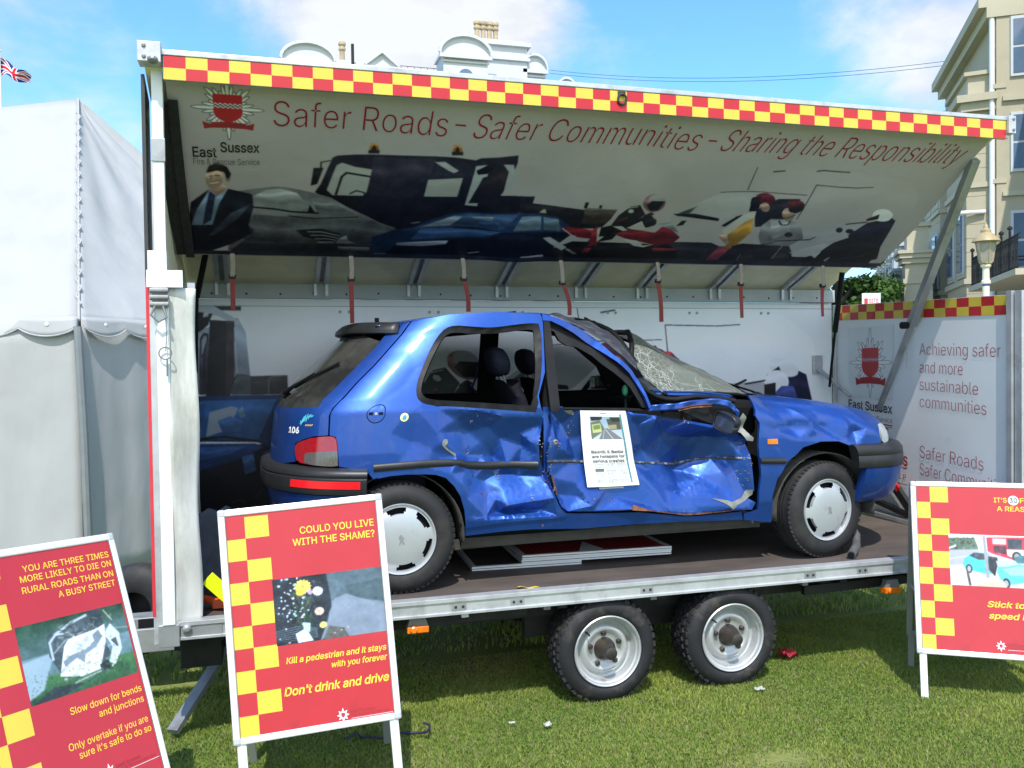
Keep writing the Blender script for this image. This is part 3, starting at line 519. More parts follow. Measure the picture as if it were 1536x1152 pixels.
BANNER_ART=[
('p',(40,38,54),[(150,531),(156,478),(167,319),(172,305),(190,293),(212,283),(282,265),(307,264),(329,274),(335,261),(357,256),(379,244),(381,292),(379,347),(373,343),(374,474),(371,499),(415,504),(417,604),(362,641),(351,709),(284,774),(247,780),(208,683),(168,569)]),
('p',(60,54,74),[(212,296),(283,282),(279,401),(277,508),(244,540),(209,506),(212,367)]),
('p',(205,207,205),[(163,511),(172,361),(178,343),(193,361),(212,367),(209,500),(206,527),(170,541)]),
('p',(205,207,205),[(277,514),(278,404),(319,385),(318,514)]),
('l',(35,33,45),[(174,534),(179,424),(184,399),(211,409)],0.01),
('l',(35,33,45),[(190,522),(197,500),(206,507),(207,524)],0.007),
('p',(215,218,220),[(282,298),(294,293),(312,341),(307,357),(300,344)]),
('p',(185,190,198),[(330,573),(331,308),(350,297),(349,360),(345,397),(346,577)]),
('p',(40,36,50),[(337,494),(343,379),(348,372),(346,554),(334,557)]),
('p',(50,42,50),[(348,314),(373,337),(370,481),(368,575),(347,579)]),
('p',(205,212,220),[(364,299),(377,301),(386,410),(373,501),(377,365)]),
('p',(26,24,34),[(333,336),(348,292),(355,301),(347,355),(336,361)]),
('p',(34,32,42),[(147,384),(158,381),(155,432),(152,479),(145,492)]),
('l',(30,30,40),[(155,382),(155,349),(165,336)],0.006),
('p',(225,150,50),[(207,224),(215,222),(218,260),(207,263)]),
('p',(60,30,25),[(210,234),(213,233),(215,260),(209,262)]),
('p',(40,34,44),[(206,261),(218,257),(218,275),(206,279)]),
('p',(225,150,50),[(300,197),(308,195),(312,233),(300,236)]),
('p',(60,30,25),[(303,207),(306,206),(308,234),(303,235)]),
('p',(40,34,44),[(299,234),(312,231),(313,249),(300,253)]),
('l',(160,160,175),[(269,711),(279,702)],0.006),
('p',(44,42,54),[(397,505),(416,501),(416,547),(485,563),(529,550),(527,621),(519,705),(459,698),(405,627)]),
('p',(96,78,74),[(486,548),(530,551),(528,594),(523,658),(490,665),(487,585)]),
('p',(120,116,112),[(486,548),(530,551),(528,573),(486,576)]),
('p',(30,28,38),[(484,555),(483,512),(488,511),(488,549)]),
('p',(30,28,38),[(504,546),(503,524),(507,526),(507,547)]),
('p',(200,190,160),[(428,607),(433,580),(436,586),(438,609)]),
('p',(128,130,136),[(63,540),(85,523),(104,508),(119,510),(138,526),(153,539),(169,557),(189,609),(210,656),(221,683),(229,705),(250,747),(253,833),(226,948),(150,972),(50,964),(54,737)]),
('p',(96,98,106),[(81,698),(120,702),(159,695),(222,694),(242,781),(226,962),(80,960),(67,852)]),
('p',(172,178,184),[(82,571),(95,533),(111,519),(130,544),(140,597),(145,657),(123,656),(104,649),(82,640)]),
('p',(140,144,150),[(146,568),(157,565),(177,600),(200,661),(178,673),(155,667)]),
('l',(24,24,32),[(81,648),(104,655),(125,667),(155,664)],0.01),
('p',(20,20,28),[(145,612),(143,663),(151,662)]),
('l',(40,42,50),[(121,696),(151,702),(179,685),(202,672)],0.006),
('p',(34,36,44),[(130,794),(160,771),(185,803),(182,833),(173,884),(153,857),(140,840)]),
('l',(190,192,198),[(144,801),(160,796),(183,821)],0.005),
('l',(190,192,198),[(148,827),(163,822),(181,839)],0.005),
('l',(190,192,198),[(153,853),(167,848),(178,856)],0.005),
('l',(190,192,198),[(157,879),(170,875),(176,874)],0.005),
('p',(60,62,72),[(73,768),(81,802),(79,850),(75,833)]),
('p',(52,54,66),[(77,850),(112,881),(171,891),(226,864),(229,979),(50,977)]),
('p',(150,152,156),[(182,846),(191,814),(194,856),(203,880),(180,883)]),
('p',(120,122,126),[(182,906),(222,913),(223,943),(183,934)]),
('p',(34,62,112),[(223,824),(251,760),(272,747),(294,680),(315,643),(338,620),(361,618),(428,615),(456,629),(471,673),(485,740),(470,760),(459,945),(425,950),(325,963),(226,962)]),
('p',(18,24,44),[(319,836),(371,814),(388,756),(485,740),(474,816),(456,956),(426,970),(326,993),(243,974),(255,888)]),
('p',(66,104,156),[(280,741),(320,651),(338,632),(403,627),(385,746),(353,743)]),
('p',(150,170,190),[(344,657),(371,646),(371,678),(347,672)]),
('p',(150,168,186),[(280,741),(321,655),(332,660),(319,728)]),
('p',(52,92,150),[(355,682),(381,677),(382,737),(355,735)]),
('p',(120,150,176),[(402,743),(408,640),(433,631),(439,731)]),
('p',(116,146,172),[(436,635),(457,645),(466,732),(443,730)]),
('l',(14,16,26),[(324,740),(353,742),(385,751)],0.006),
('p',(60,104,170),[(283,754),(387,751),(368,801),(321,825),(272,844)]),
('p',(160,170,186),[(256,871),(322,847),(320,878),(288,897),(255,891)]),
('l',(180,186,196),[(353,945),(367,929)],0.006),
('p',(150,150,160),[(425,950),(455,936),(471,984),(427,989)]),
('p',(26,32,52),[(13,613),(33,530),(54,525),(80,561),(81,653),(75,768),(77,838),(55,914),(30,973),(-3,978),(2,747),(10,690)]),
('p',(136,166,206),[(33,535),(36,524),(54,525),(43,628),(34,776),(10,780),(18,666)]),
('p',(40,52,100),[(34,537),(40,570),(33,741),(23,778),(28,653)]),
('p',(70,82,110),[(55,692),(68,656),(79,621),(62,736),(34,857),(28,858)]),
('p',(206,164,142),[(35,503),(53,489),(51,536),(41,577),(35,529)]),
('p',(214,172,150),[(49,459),(48,481),(47,501),(44,518),(42,529),(39,533),(36,530),(34,520),(32,505),(31,485),(31,464),(31,442),(33,422),(35,406),(38,396),(41,392),(43,395),(46,404),(48,418),(49,438)]),
('p',(206,160,138),[(57,452),(57,461),(57,469),(56,475),(55,479),(54,481),(53,480),(53,476),(52,470),(52,462),(52,453),(52,445),(52,437),(53,430),(54,426),(55,425),(56,426),(56,430),(57,436),(57,443)]),
('p',(44,34,32),[(32,425),(35,385),(44,364),(54,388),(58,432),(56,457),(53,458),(51,420),(43,411),(38,418)]),
('l',(250,248,244),[(35,488),(39,490),(44,481)],0.005),
('l',(60,40,36),[(35,445),(38,442)],0.004),
('l',(60,40,36),[(41,441),(46,442)],0.004),
('l',(120,80,70),[(37,447),(36,472)],0.003),
('p',(236,236,238),[(611,601),(663,420),(709,401),(728,255),(778,231),(841,229),(931,279),(965,388),(992,784),(831,898),(709,826),(629,823)]),
('p',(190,192,196),[(610,597),(664,426),(710,409),(718,507),(693,605),(686,626),(621,605)]),
('p',(216,217,220),[(671,441),(709,422),(713,508),(693,598),(655,586)]),
('p',(30,30,36),[(613,591),(645,585),(683,607),(684,627),(654,619),(622,608)]),
('p',(120,122,128),[(620,590),(642,520),(637,584)]),
('l',(70,70,76),[(663,420),(709,402),(787,396)],0.004),
('l',(60,60,66),[(796,572),(791,325),(852,330),(878,323)],0.005),
('p',(26,26,30),[(719,263),(735,251),(736,257),(720,269)]),
('p',(26,26,30),[(779,238),(788,229),(827,228),(828,233),(789,235),(779,243)]),
('l',(40,40,44),[(699,394),(694,243)],0.004),
('p',(44,44,62),[(726,532),(750,436),(780,424),(791,492),(776,623),(742,650)]),
('p',(200,201,208),[(804,625),(903,607),(967,727),(833,868),(811,752)]),
('p',(30,30,36),[(692,659),(706,582),(715,563),(698,665)]),
('p',(44,44,56),[(615,839),(641,814),(693,799),(709,826),(821,824),(839,913),(977,911),(980,1041),(445,1094),(442,1050)]),
('p',(52,52,66),[(123,1017),(456,956),(643,810),(688,803),(716,1052),(123,1112)]),
('p',(24,22,30),[(489,814),(610,835),(640,851),(657,941),(646,1000),(624,976),(521,1009),(462,985),(454,916)]),
('p',(20,20,26),[(654,926),(656,955),(656,983),(655,1005),(651,1019),(646,1025),(640,1021),(634,1007),(628,986),(623,959),(619,930),(617,901),(617,874),(619,853),(622,840),(627,834),(632,838),(639,850),(644,870),(650,896)]),
('p',(24,22,28),[(507,949),(508,977),(507,1002),(502,1023),(496,1036),(489,1041),(481,1038),(473,1026),(466,1007),(461,983),(458,956),(457,929),(459,904),(463,885),(469,872),(476,867),(484,870),(492,881),(499,899),(504,923)]),
('p',(190,192,194),[(446,792),(455,782),(485,868),(480,898),(459,838)]),
('p',(140,140,146),[(483,883),(487,877),(505,929),(499,932)]),
('p',(30,28,36),[(532,675),(535,593),(546,527),(558,515),(572,586),(566,632),(577,575),(594,645),(589,693),(562,707),(548,747),(544,796),(526,818),(516,864),(511,811),(518,696)]),
('p',(176,36,52),[(465,695),(493,701),(509,716),(514,791),(495,780),(484,767),(468,714)]),
('l',(225,222,226),[(467,710),(484,763),(490,771)],0.007),
('p',(196,40,52),[(515,854),(509,716),(514,686),(517,687),(522,766),(528,852)]),
('p',(226,224,228),[(515,708),(519,687),(523,771),(531,769),(524,820)]),
('p',(170,30,48),[(602,738),(608,690),(625,715),(643,773),(637,823),(615,841),(590,818),(561,786),(543,748),(562,707)]),
('p',(226,224,228),[(561,793),(582,805),(595,847),(612,832),(597,863),(581,851)]),
('p',(226,224,228),[(556,699),(573,640),(585,705),(574,716)]),
('p',(222,222,226),[(534,682),(548,682),(560,717),(553,724)]),
('p',(150,158,166),[(599,665),(617,652),(637,737),(615,700)]),
('p',(24,22,28),[(628,686),(632,643),(639,642),(637,677)]),
('p',(170,40,66),[(610,867),(646,862),(647,882),(615,897)]),
('p',(180,38,60),[(509,909),(513,874),(521,873),(520,917)]),
('p',(172,120,124),[(593,501),(594,522),(594,541),(592,556),(588,567),(584,571),(578,569),(573,560),(568,546),(564,528),(561,508),(560,487),(560,469),(562,454),(566,444),(571,439),(576,441),(581,449),(586,463),(590,481)]),
('p',(200,198,204),[(590,475),(591,488),(590,499),(588,509),(586,515),(582,518),(578,517),(574,512),(571,503),(568,493),(566,481),(566,468),(566,457),(568,448),(571,441),(574,439),(578,440),(582,444),(585,453),(588,463)]),
('p',(28,24,30),[(567,515),(572,488),(591,494),(588,560),(576,558)]),
('p',(228,228,230),[(553,561),(554,565),(554,570),(553,573),(552,576),(551,577),(550,576),(548,574),(547,571),(546,567),(546,562),(545,557),(546,553),(546,549),(547,547),(548,546),(549,547),(551,549),(552,552),(553,556)]),
('p',(150,50,60),[(537,638),(549,604),(550,617),(539,648)]),
('l',(230,228,232),[(537,566),(543,538),(556,526)],0.006),
('p',(70,66,76),[(571,595),(580,570),(586,592),(572,613)]),
('p',(60,56,64),[(595,650),(596,661),(596,671),(595,679),(593,684),(590,687),(587,685),(584,681),(582,673),(580,664),(578,653),(578,642),(578,632),(579,624),(581,619),(583,617),(586,618),(589,622),(592,630),(594,639)]),
('p',(28,28,36),[(723,824),(741,792),(819,810),(835,883),(829,1008),(796,934),(766,1015),(732,1018),(747,909)]),
('p',(216,170,146),[(697,742),(706,698),(727,801),(715,803)]),
('p',(232,230,226),[(697,700),(714,561),(729,531),(736,624),(727,702),(708,729)]),
('p',(222,158,44),[(709,726),(722,620),(731,582),(742,692),(734,800),(725,867),(715,839),(720,795)]),
('p',(180,60,84),[(709,826),(728,840),(718,1020),(699,1022)]),
('p',(30,26,32),[(728,479),(729,493),(730,505),(730,515),(729,522),(727,525),(724,523),(722,517),(719,508),(716,496),(714,482),(713,469),(712,456),(712,447),(714,440),(715,438),(718,439),(720,445),(723,454),(726,466)]),
('p',(150,30,52),[(746,443),(747,456),(746,468),(744,478),(741,484),(737,487),(732,486),(727,481),(723,473),(719,462),(717,449),(716,437),(716,425),(718,416),(722,409),(726,406),(731,407),(735,412),(740,420),(743,431)]),
('p',(40,30,36),[(712,444),(723,429),(731,531),(719,540)]),
('p',(206,164,140),[(745,499),(746,509),(746,518),(746,526),(744,531),(742,533),(740,531),(737,527),(735,520),(733,512),(731,502),(730,492),(730,483),(731,476),(732,471),(734,469),(736,470),(739,474),(741,481),(743,489)]),
('p',(44,42,50),[(783,958),(785,982),(786,1004),(784,1021),(782,1033),(777,1037),(772,1034),(767,1023),(761,1006),(756,985),(753,962),(750,939),(750,917),(751,901),(754,890),(758,885),(763,888),(769,898),(774,914),(779,935)]),
('p',(50,48,56),[(841,944),(843,966),(843,986),(842,1002),(838,1013),(833,1017),(827,1014),(821,1005),(815,989),(810,970),(806,948),(804,926),(804,906),(805,891),(809,880),(814,876),(820,879),(826,888),(832,903),(837,922)]),
('p',(150,150,160),[(750,635),(757,579),(785,574),(811,624),(832,741),(819,813),(772,802),(758,732)]),
('p',(176,176,184),[(758,593),(784,581),(801,682),(783,756)]),
('l',(26,24,30),[(771,590),(779,623),(789,621),(788,580)],0.007),
('p',(206,168,148),[(787,540),(789,555),(790,570),(789,581),(788,589),(785,592),(782,590),(779,583),(775,572),(772,559),(769,543),(767,528),(767,514),(767,502),(769,495),(771,492),(774,494),(778,500),(781,511),(785,524)]),
('p',(128,34,50),[(793,463),(793,474),(793,484),(791,492),(788,497),(784,500),(780,499),(776,495),(772,488),(769,479),(767,468),(766,458),(766,448),(768,440),(771,434),(775,432),(779,433),(783,437),(787,443),(790,452)]),
('p',(28,26,32),[(772,496),(791,459),(796,498),(790,526),(778,521)]),
('l',(24,22,28),[(771,570),(782,568),(789,539)],0.005),
('l',(24,22,28),[(728,823),(768,810),(795,762),(845,754),(850,731)],0.008),
('p',(24,22,28),[(809,705),(810,711),(810,718),(809,723),(808,726),(806,727),(804,727),(801,724),(799,719),(798,713),(796,707),(796,700),(796,694),(797,689),(798,686),(800,684),(802,685),(804,688),(806,692),(808,698)]),
('l',(200,200,206),[(776,787),(785,771),(798,783)],0.004),
('l',(190,190,198),[(808,932),(808,811)],0.004),
('l',(170,170,180),[(754,1000),(751,894)],0.004),
('p',(26,30,70),[(902,708),(917,605),(949,556),(959,576),(964,669),(971,803),(929,839)]),
('p',(24,24,32),[(859,926),(878,862),(889,777),(910,722),(970,788),(985,910),(935,996),(882,1002),(860,957)]),
('p',(206,208,212),[(828,876),(873,787),(884,800),(877,893),(857,914)]),
('p',(180,182,190),[(870,765),(881,726),(891,754),(876,786)]),
('p',(190,190,198),[(870,901),(881,858),(879,923)]),
('p',(170,172,180),[(896,937),(903,905),(902,960)]),
('p',(238,240,244),[(948,535),(949,551),(949,565),(948,577),(944,585),(939,588),(934,587),(928,581),(922,570),(918,557),(914,542),(913,527),(913,513),(914,501),(918,493),(923,490),(928,491),(934,497),(939,507),(944,520)]),
('p',(24,24,28),[(910,575),(925,533),(929,571),(914,588)]),
('l',(22,22,26),[(884,618),(915,598)],0.008),
('p',(28,26,32),[(886,667),(887,674),(887,680),(887,685),(886,689),(884,690),(882,689),(880,686),(878,682),(877,676),(875,669),(875,663),(874,656),(875,651),(876,648),(877,647),(879,648),(881,650),(883,655),(885,661)]),
('p',(28,26,32),[(906,676),(907,681),(906,687),(906,691),(904,694),(902,696),(900,695),(898,693),(896,689),(894,684),(893,678),(892,672),(892,666),(893,662),(894,659),(896,658),(898,658),(901,661),(903,665),(905,670)]),
('l',(70,70,86),[(890,977),(923,918),(954,883),(970,834)],0.008),
]
WALL_ART=[
('p',(158,168,182),[(-2117,1956),(-1981,1980),(-1796,2044),(-1748,1947),(-1725,1663),(-2125,1535)]),
('p',(46,38,48),[(-2112,2171),(-1770,2177),(-1775,2090),(-1918,2089),(-2114,2104)]),
('p',(200,206,216),[(-2113,2136),(-1947,2124),(-1781,2020),(-1787,1996),(-1820,1999),(-1918,2057),(-2114,2085)]),
('p',(44,36,46),[(-2114,2088),(-1948,2068),(-1977,1996),(-2024,1955),(-2117,1945)]),
('p',(214,220,228),[(-2001,2073),(-1966,2079),(-1976,2051),(-2007,2044)]),
('p',(62,58,70),[(-2038,1556),(-2027,1913),(-2004,1948),(-1975,1942),(-1983,1555)]),
('p',(150,158,170),[(-2025,1567),(-2017,1900),(-2000,1929),(-1986,1926),(-1993,1567)]),
('p',(58,50,62),[(-2024,1567),(-2017,1804),(-1988,1900),(-1993,1567)]),
('p',(36,27,38),[(-1964,2028),(-1818,2020),(-1826,1576),(-1858,1541),(-1997,1544)]),
('p',(66,50,60),[(-1867,2020),(-1818,2020),(-1826,1566),(-1879,1551)]),
('p',(74,80,86),[(-1825,1637),(-1787,1685),(-1724,1671),(-1723,1551),(-1842,1551)]),
('l',(120,128,136),[(-1813,1802),(-1816,1649)],0.006),
('l',(205,212,220),[(-1817,1980),(-1806,1673)],0.005),
('p',(46,42,50),[(-1725,1668),(-1492,1671),(-1494,1549),(-1724,1550)]),
('l',(120,118,126),[(-1615,1555),(-1610,1650),(-1581,1664),(-1498,1668)],0.006),
('p',(14,16,26),[(-2132,1183),(-1655,1229),(-1496,1306),(-1287,1232),(-1297,666),(-2142,720)]),
('p',(30,58,112),[(-2131,1247),(-1702,1234),(-1648,1213),(-1813,1130),(-2135,1056)]),
('p',(52,92,152),[(-2132,1219),(-1749,1225),(-1859,1172),(-2134,1120)]),
('p',(26,48,92),[(-2125,1541),(-2004,1548),(-1539,1547),(-1476,1513),(-1608,1208),(-1694,1244),(-2131,1263)]),
('p',(48,98,158),[(-2126,1515),(-1563,1518),(-1683,1260),(-2131,1276)]),
('p',(168,180,192),[(-1979,1444),(-1845,1479),(-1804,1465),(-1820,1427),(-1890,1319),(-2003,1288)]),
('p',(60,106,162),[(-1931,1385),(-1854,1415),(-1777,1380),(-1794,1316),(-1902,1310)]),
('p',(36,80,140),[(-2126,1499),(-1993,1496),(-2023,1388),(-2130,1311)]),
('p',(120,150,186),[(-1804,1446),(-1776,1478),(-1758,1412),(-1793,1403)]),
('l',(10,10,14),[(-2131,1270),(-1887,1283),(-1694,1250)],0.014),
('l',(12,12,16),[(-2101,1246),(-1964,1277)],0.008),
('l',(28,28,34),[(-1898,1536),(-1800,1682)],0.008),
('p',(64,104,158),[(-1788,1153),(-1716,1170),(-1699,1058),(-1769,1035)]),
('l',(70,74,84),[(-1850,857),(-1831,876),(-1790,873),(-1769,849)],0.006),
('l',(60,60,72),[(-1709,888),(-1661,935)],0.005),
('p',(238,241,246),[(2235,1559),(2228,1527),(2210,1500),(2182,1480),(2147,1470),(2111,1471),(2077,1482),(2050,1503),(2032,1531),(2026,1563),(2033,1594),(2051,1621),(2079,1641),(2113,1651),(2149,1651),(2183,1639),(2211,1618),(2229,1590)]),
('p',(26,26,32),[(2020,1542),(2118,1556),(2118,1464),(2020,1466)]),
('p',(60,74,140),[(2118,1484),(2170,1529),(2276,1527),(2316,1419),(2100,1393)]),
('p',(206,52,66),[(1281,1748),(1277,1730),(1264,1714),(1246,1702),(1223,1696),(1199,1696),(1176,1703),(1158,1715),(1146,1732),(1142,1750),(1146,1768),(1158,1784),(1177,1796),(1200,1802),(1224,1802),(1247,1796),(1265,1783),(1277,1767)]),
('l',(40,36,44),[(1211,1769),(1292,1709)],0.01),
('l',(40,36,44),[(1244,1788),(1308,1738)],0.01),
]
GLYPHS={
' ':(187,[]),
'&':(447,[[197,-7,150,-2,110,12,78,34,54,62,39,96,34,133,37,163,47,189,63,213,85,235,111,256,140,279,216,335,226,343,237,352,246,363,255,375,260,389,262,405,258,427,245,445,226,457,201,461,184,459,168,453,155,444,145,431,139,416,137,399,139,380,145,363,155,346,169,327,185,307,204,284,438,0,364,0,171,231,121,293,102,319,87,344,78,370,75,398,79,430,91,458,109,481,134,499,165,510,200,513,235,510,266,499,290,482,308,459,320,433,324,404,322,382,315,362,305,342,291,325,275,308,256,293,154,217,128,195,110,174,100,154,97,131,100,108,109,87,124,70,143,57,166,49,193,46,223,50,251,59,278,75,301,95,321,121,336,151,346,186,349,224,408,224,405,180,397,144,385,115,371,92,357,75,345,62,333,47,305,23,271,7,234,-3]]),
"'":(206,[[78,318,70,509,136,509,128,318]]),
'-':(453,[[337,244,337,188,114,188,114,244]]),
'0':(453,[[227,-7,174,1,130,24,95,62,69,113,57,155,50,202,48,254,50,306,57,353,69,395,95,447,130,484,174,508,227,516,279,508,323,484,358,447,384,395,396,353,403,306,405,254,403,202,396,155,384,113,359,62,323,24,279,1],[227,50,261,56,290,74,313,103,330,144,340,194,344,254,340,314,330,365,313,405,290,435,261,453,227,460,192,453,163,435,140,405,123,365,113,314,109,254,113,194,123,144,140,103,163,74,192,56]]),
'1':(453,[[76,0,76,55,391,55,391,0],[276,509,276,0,212,0,212,448,209,448,86,358,86,427,198,509]]),
'3':(453,[[218,-7,173,-3,133,10,98,30,70,57,52,91,44,132,109,132,115,107,126,87,144,71,165,59,191,52,219,50,248,53,275,61,297,74,315,93,325,116,329,145,326,172,316,196,299,217,275,234,242,244,201,248,157,248,157,299,288,448,288,452,70,452,70,509,372,509,372,461,211,278,211,289,264,288,308,276,344,253,371,222,387,186,393,145,387,103,370,66,344,36,309,12,266,-2]]),
'6':(453,[[226,-7,182,-1,142,15,109,40,84,74,69,115,64,162,68,199,80,239,102,285,137,340,252,509,322,509,151,261,145,261,154,275,165,288,179,299,196,307,214,312,235,314,278,309,316,295,346,271,370,240,384,201,389,157,384,112,368,73,343,39,310,14,271,-2],[226,48,254,52,279,63,299,79,314,101,324,128,327,157,324,187,314,213,299,235,279,251,254,262,226,265,198,262,174,252,153,235,138,214,128,188,125,158,128,128,138,102,153,79,174,63,198,52]]),
'?':(358,[[132,152,132,159,134,200,141,230,153,252,168,269,187,284,209,298,230,314,247,334,258,357,262,384,259,406,250,425,237,441,220,452,200,459,178,462,157,459,137,453,120,441,106,425,96,404,92,378,27,378,33,418,49,452,73,479,103,499,138,511,178,516,219,511,255,498,284,478,306,451,319,418,324,382,319,344,306,311,284,284,254,261,235,248,219,235,207,221,200,205,195,185,194,158,194,152],[164,-4,146,-1,131,9,121,24,118,41,121,58,131,73,146,83,164,86,181,83,196,73,206,58,209,41,206,24,196,9,181,-1]]),
'A':(479,[[16,0,201,509,276,509,463,0,395,0,287,302,276,334,264,372,250,420,232,478,245,478,228,419,213,371,201,333,191,302,85,0],[110,142,110,199,370,199,370,142]]),
'B':(456,[[60,0,60,509,241,509,289,504,329,491,359,469,381,442,394,410,398,374,395,344,387,320,373,301,356,286,336,275,315,267,315,262,339,257,363,245,385,227,402,203,414,173,418,136,413,100,400,67,377,39,344,18,301,4,247,0],[125,57,245,57,296,63,330,80,349,105,355,137,352,161,342,184,327,203,306,218,279,228,248,231,125,231],[125,285,238,285,265,288,288,296,308,309,323,326,333,348,336,372,330,403,313,429,283,446,240,452,125,452]]),
'C':(510,[[267,-7,225,-3,186,7,150,25,119,49,92,79,70,115,53,157,44,203,40,254,44,305,53,352,70,393,92,429,119,459,150,484,186,501,225,512,267,516,305,513,340,504,373,490,402,471,427,447,448,418,463,385,473,348,408,348,401,373,389,395,375,413,357,428,337,440,315,449,292,454,267,456,223,450,184,432,150,403,125,364,109,314,103,254,109,194,125,145,151,105,184,76,223,59,267,53,292,55,315,60,337,69,357,81,375,96,389,114,401,136,408,160,473,160,463,124,448,91,428,62,402,38,373,19,341,5,305,-4]]),
'D':(502,[[219,0,96,0,96,57,215,57,272,63,318,81,354,110,379,149,394,198,399,255,394,312,379,361,354,399,320,428,275,446,221,452,93,452,93,509,225,509,273,505,315,495,353,478,399,441,433,391,449,351,458,306,462,255,458,205,449,159,433,119,411,83,384,54,351,31,312,14,268,3],[125,509,125,0,60,0,60,509]]),
'E':(418,[[60,0,60,509,372,509,372,452,125,452,125,286,355,286,355,229,125,229,125,57,375,57,375,0]]),
'F':(410,[[60,0,60,509,369,509,369,452,125,452,125,278,346,278,346,221,125,221,125,0]]),
'H':(517,[[60,0,60,509,125,509,125,289,392,289,392,509,457,509,457,0,392,0,392,232,125,232,125,0]]),
'I':(300,[[31,0,31,57,118,57,118,452,31,452,31,509,269,509,269,452,183,452,183,57,269,57,269,0]]),
'K':(467,[[104,145,104,216,122,239,139,261,157,282,174,303,193,324,212,344,364,509,448,509,231,276,228,276],[60,0,60,509,125,509,125,334,124,225,125,193,125,0],[372,0,188,259,228,309,449,0]]),
'L':(393,[[60,0,60,509,125,509,125,57,361,57,361,0]]),
'M':(628,[[60,0,60,509,152,509,277,187,282,174,287,159,299,123,305,103,311,84,317,65,322,49,307,49,318,83,330,121,336,140,342,158,348,174,352,187,476,509,568,509,568,0,504,0,504,291,504,327,505,347,505,369,506,413,507,457,513,457,505,433,498,409,482,363,474,341,467,322,461,305,456,291,342,0,286,0,170,291,165,304,159,321,145,361,137,384,129,408,121,432,112,457,119,457,120,416,121,372,122,328,122,309,122,291,122,0]]),
'N':(523,[[60,0,60,509,136,509,343,183,352,169,363,151,375,130,388,107,401,82,414,55,405,54,402,81,401,108,400,134,399,157,399,195,399,509,463,509,463,0,387,0,202,290,190,310,177,331,164,354,148,381,108,452,119,454,122,384,123,354,124,328,125,307,125,291,125,0]]),
'O':(533,[[267,-7,225,-3,186,7,150,25,119,49,92,79,70,115,53,157,44,203,40,254,44,305,53,352,70,393,92,429,119,459,150,484,186,501,225,512,267,516,309,512,348,501,384,484,415,459,442,429,464,393,480,352,490,305,493,254,490,203,480,157,464,115,442,79,415,49,384,25,348,7,309,-3],[267,53,310,59,349,76,383,105,408,144,425,194,430,254,425,314,408,365,383,404,349,433,310,450,267,456,223,450,184,433,151,404,125,364,109,314,103,254,109,194,125,144,151,105,184,76,223,59]]),
'P':(444,[[60,0,60,509,235,509,289,503,332,487,366,462,390,430,404,391,409,348,404,304,390,265,366,233,332,207,289,191,235,186,109,186,109,242,233,242,269,246,297,256,318,272,333,294,342,319,344,348,342,376,333,402,318,423,297,439,268,449,232,452,125,452,125,0]]),
'R':(449,[[60,0,60,509,236,509,290,504,333,489,367,465,390,433,405,395,409,352,405,309,390,271,367,240,333,217,289,203,236,198,96,198,96,255,234,255,269,258,298,267,319,281,334,300,342,324,345,352,342,380,334,405,319,425,298,440,269,449,233,452,125,452,125,0],[353,0,230,229,303,229,428,0]]),
'S':(446,[[224,-9,172,-4,128,9,91,31,64,60,46,96,38,137,104,137,110,110,123,88,142,71,166,59,194,52,224,49,257,52,286,60,311,74,329,92,341,114,346,139,342,161,332,179,316,193,296,205,272,214,245,222,184,239,128,260,86,289,60,326,52,372,58,413,75,448,102,476,138,498,180,511,227,516,275,511,316,498,351,476,377,449,394,415,401,378,337,378,326,412,302,437,267,453,225,459,194,456,167,448,145,435,129,418,118,398,115,376,119,352,131,334,148,319,169,308,191,300,212,293,264,279,287,272,312,264,336,252,359,238,379,220,395,198,405,171,408,139,403,99,386,64,360,34,323,11,278,-4]]),
'T':(448,[[32,452,32,509,417,509,417,452,257,452,257,0,193,0,193,452]]),
'U':(517,[[259,-8,203,-2,154,15,114,43,85,80,66,124,60,173,60,509,124,509,124,178,128,144,141,113,160,87,187,68,220,56,259,52,298,56,331,68,357,87,377,113,389,144,393,178,393,509,457,509,457,173,451,124,433,80,403,43,363,15,315,-2]]),
'V':(479,[[204,0,16,509,84,509,192,206,203,176,215,137,230,89,248,31,235,31,252,90,267,138,279,176,290,206,395,509,463,509,278,0]]),
'W':(686,[[155,0,16,509,82,509,163,196,170,171,175,145,181,120,187,94,192,67,197,40,189,40,194,67,200,94,205,120,211,145,218,171,224,196,306,509,380,509,462,196,468,171,474,145,480,120,486,94,492,67,497,40,488,40,493,67,499,94,504,120,510,145,523,196,603,509,670,509,530,0,455,0,368,323,359,356,351,391,344,431,336,475,350,475,342,433,335,395,327,359,318,323,230,0]]),
'Y':(472,[[203,0,203,208,16,509,91,509,192,344,208,318,222,292,236,264,250,230,224,230,237,265,251,293,265,318,280,344,381,509,455,509,268,208,268,0]]),
'a':(389,[[160,-9,126,-5,94,5,68,22,48,45,35,73,30,108,34,138,43,161,58,179,78,193,100,203,125,211,152,216,178,220,209,224,234,227,252,230,265,235,273,243,276,255,276,257,273,279,267,297,256,311,240,322,220,329,196,331,171,329,149,322,132,313,118,301,107,288,100,274,41,291,57,322,79,346,104,364,133,375,163,382,194,384,215,383,239,379,263,372,286,360,306,343,322,320,333,290,337,251,337,0,277,0,277,52,272,52,264,38,252,25,236,12,215,1,190,-6],[170,45,202,49,228,59,248,74,263,93,272,115,276,138,276,190,270,186,259,182,246,179,231,176,216,173,200,171,175,168,154,164,134,159,117,150,103,139,95,124,92,105,94,87,102,72,114,61,130,52,149,47]]),
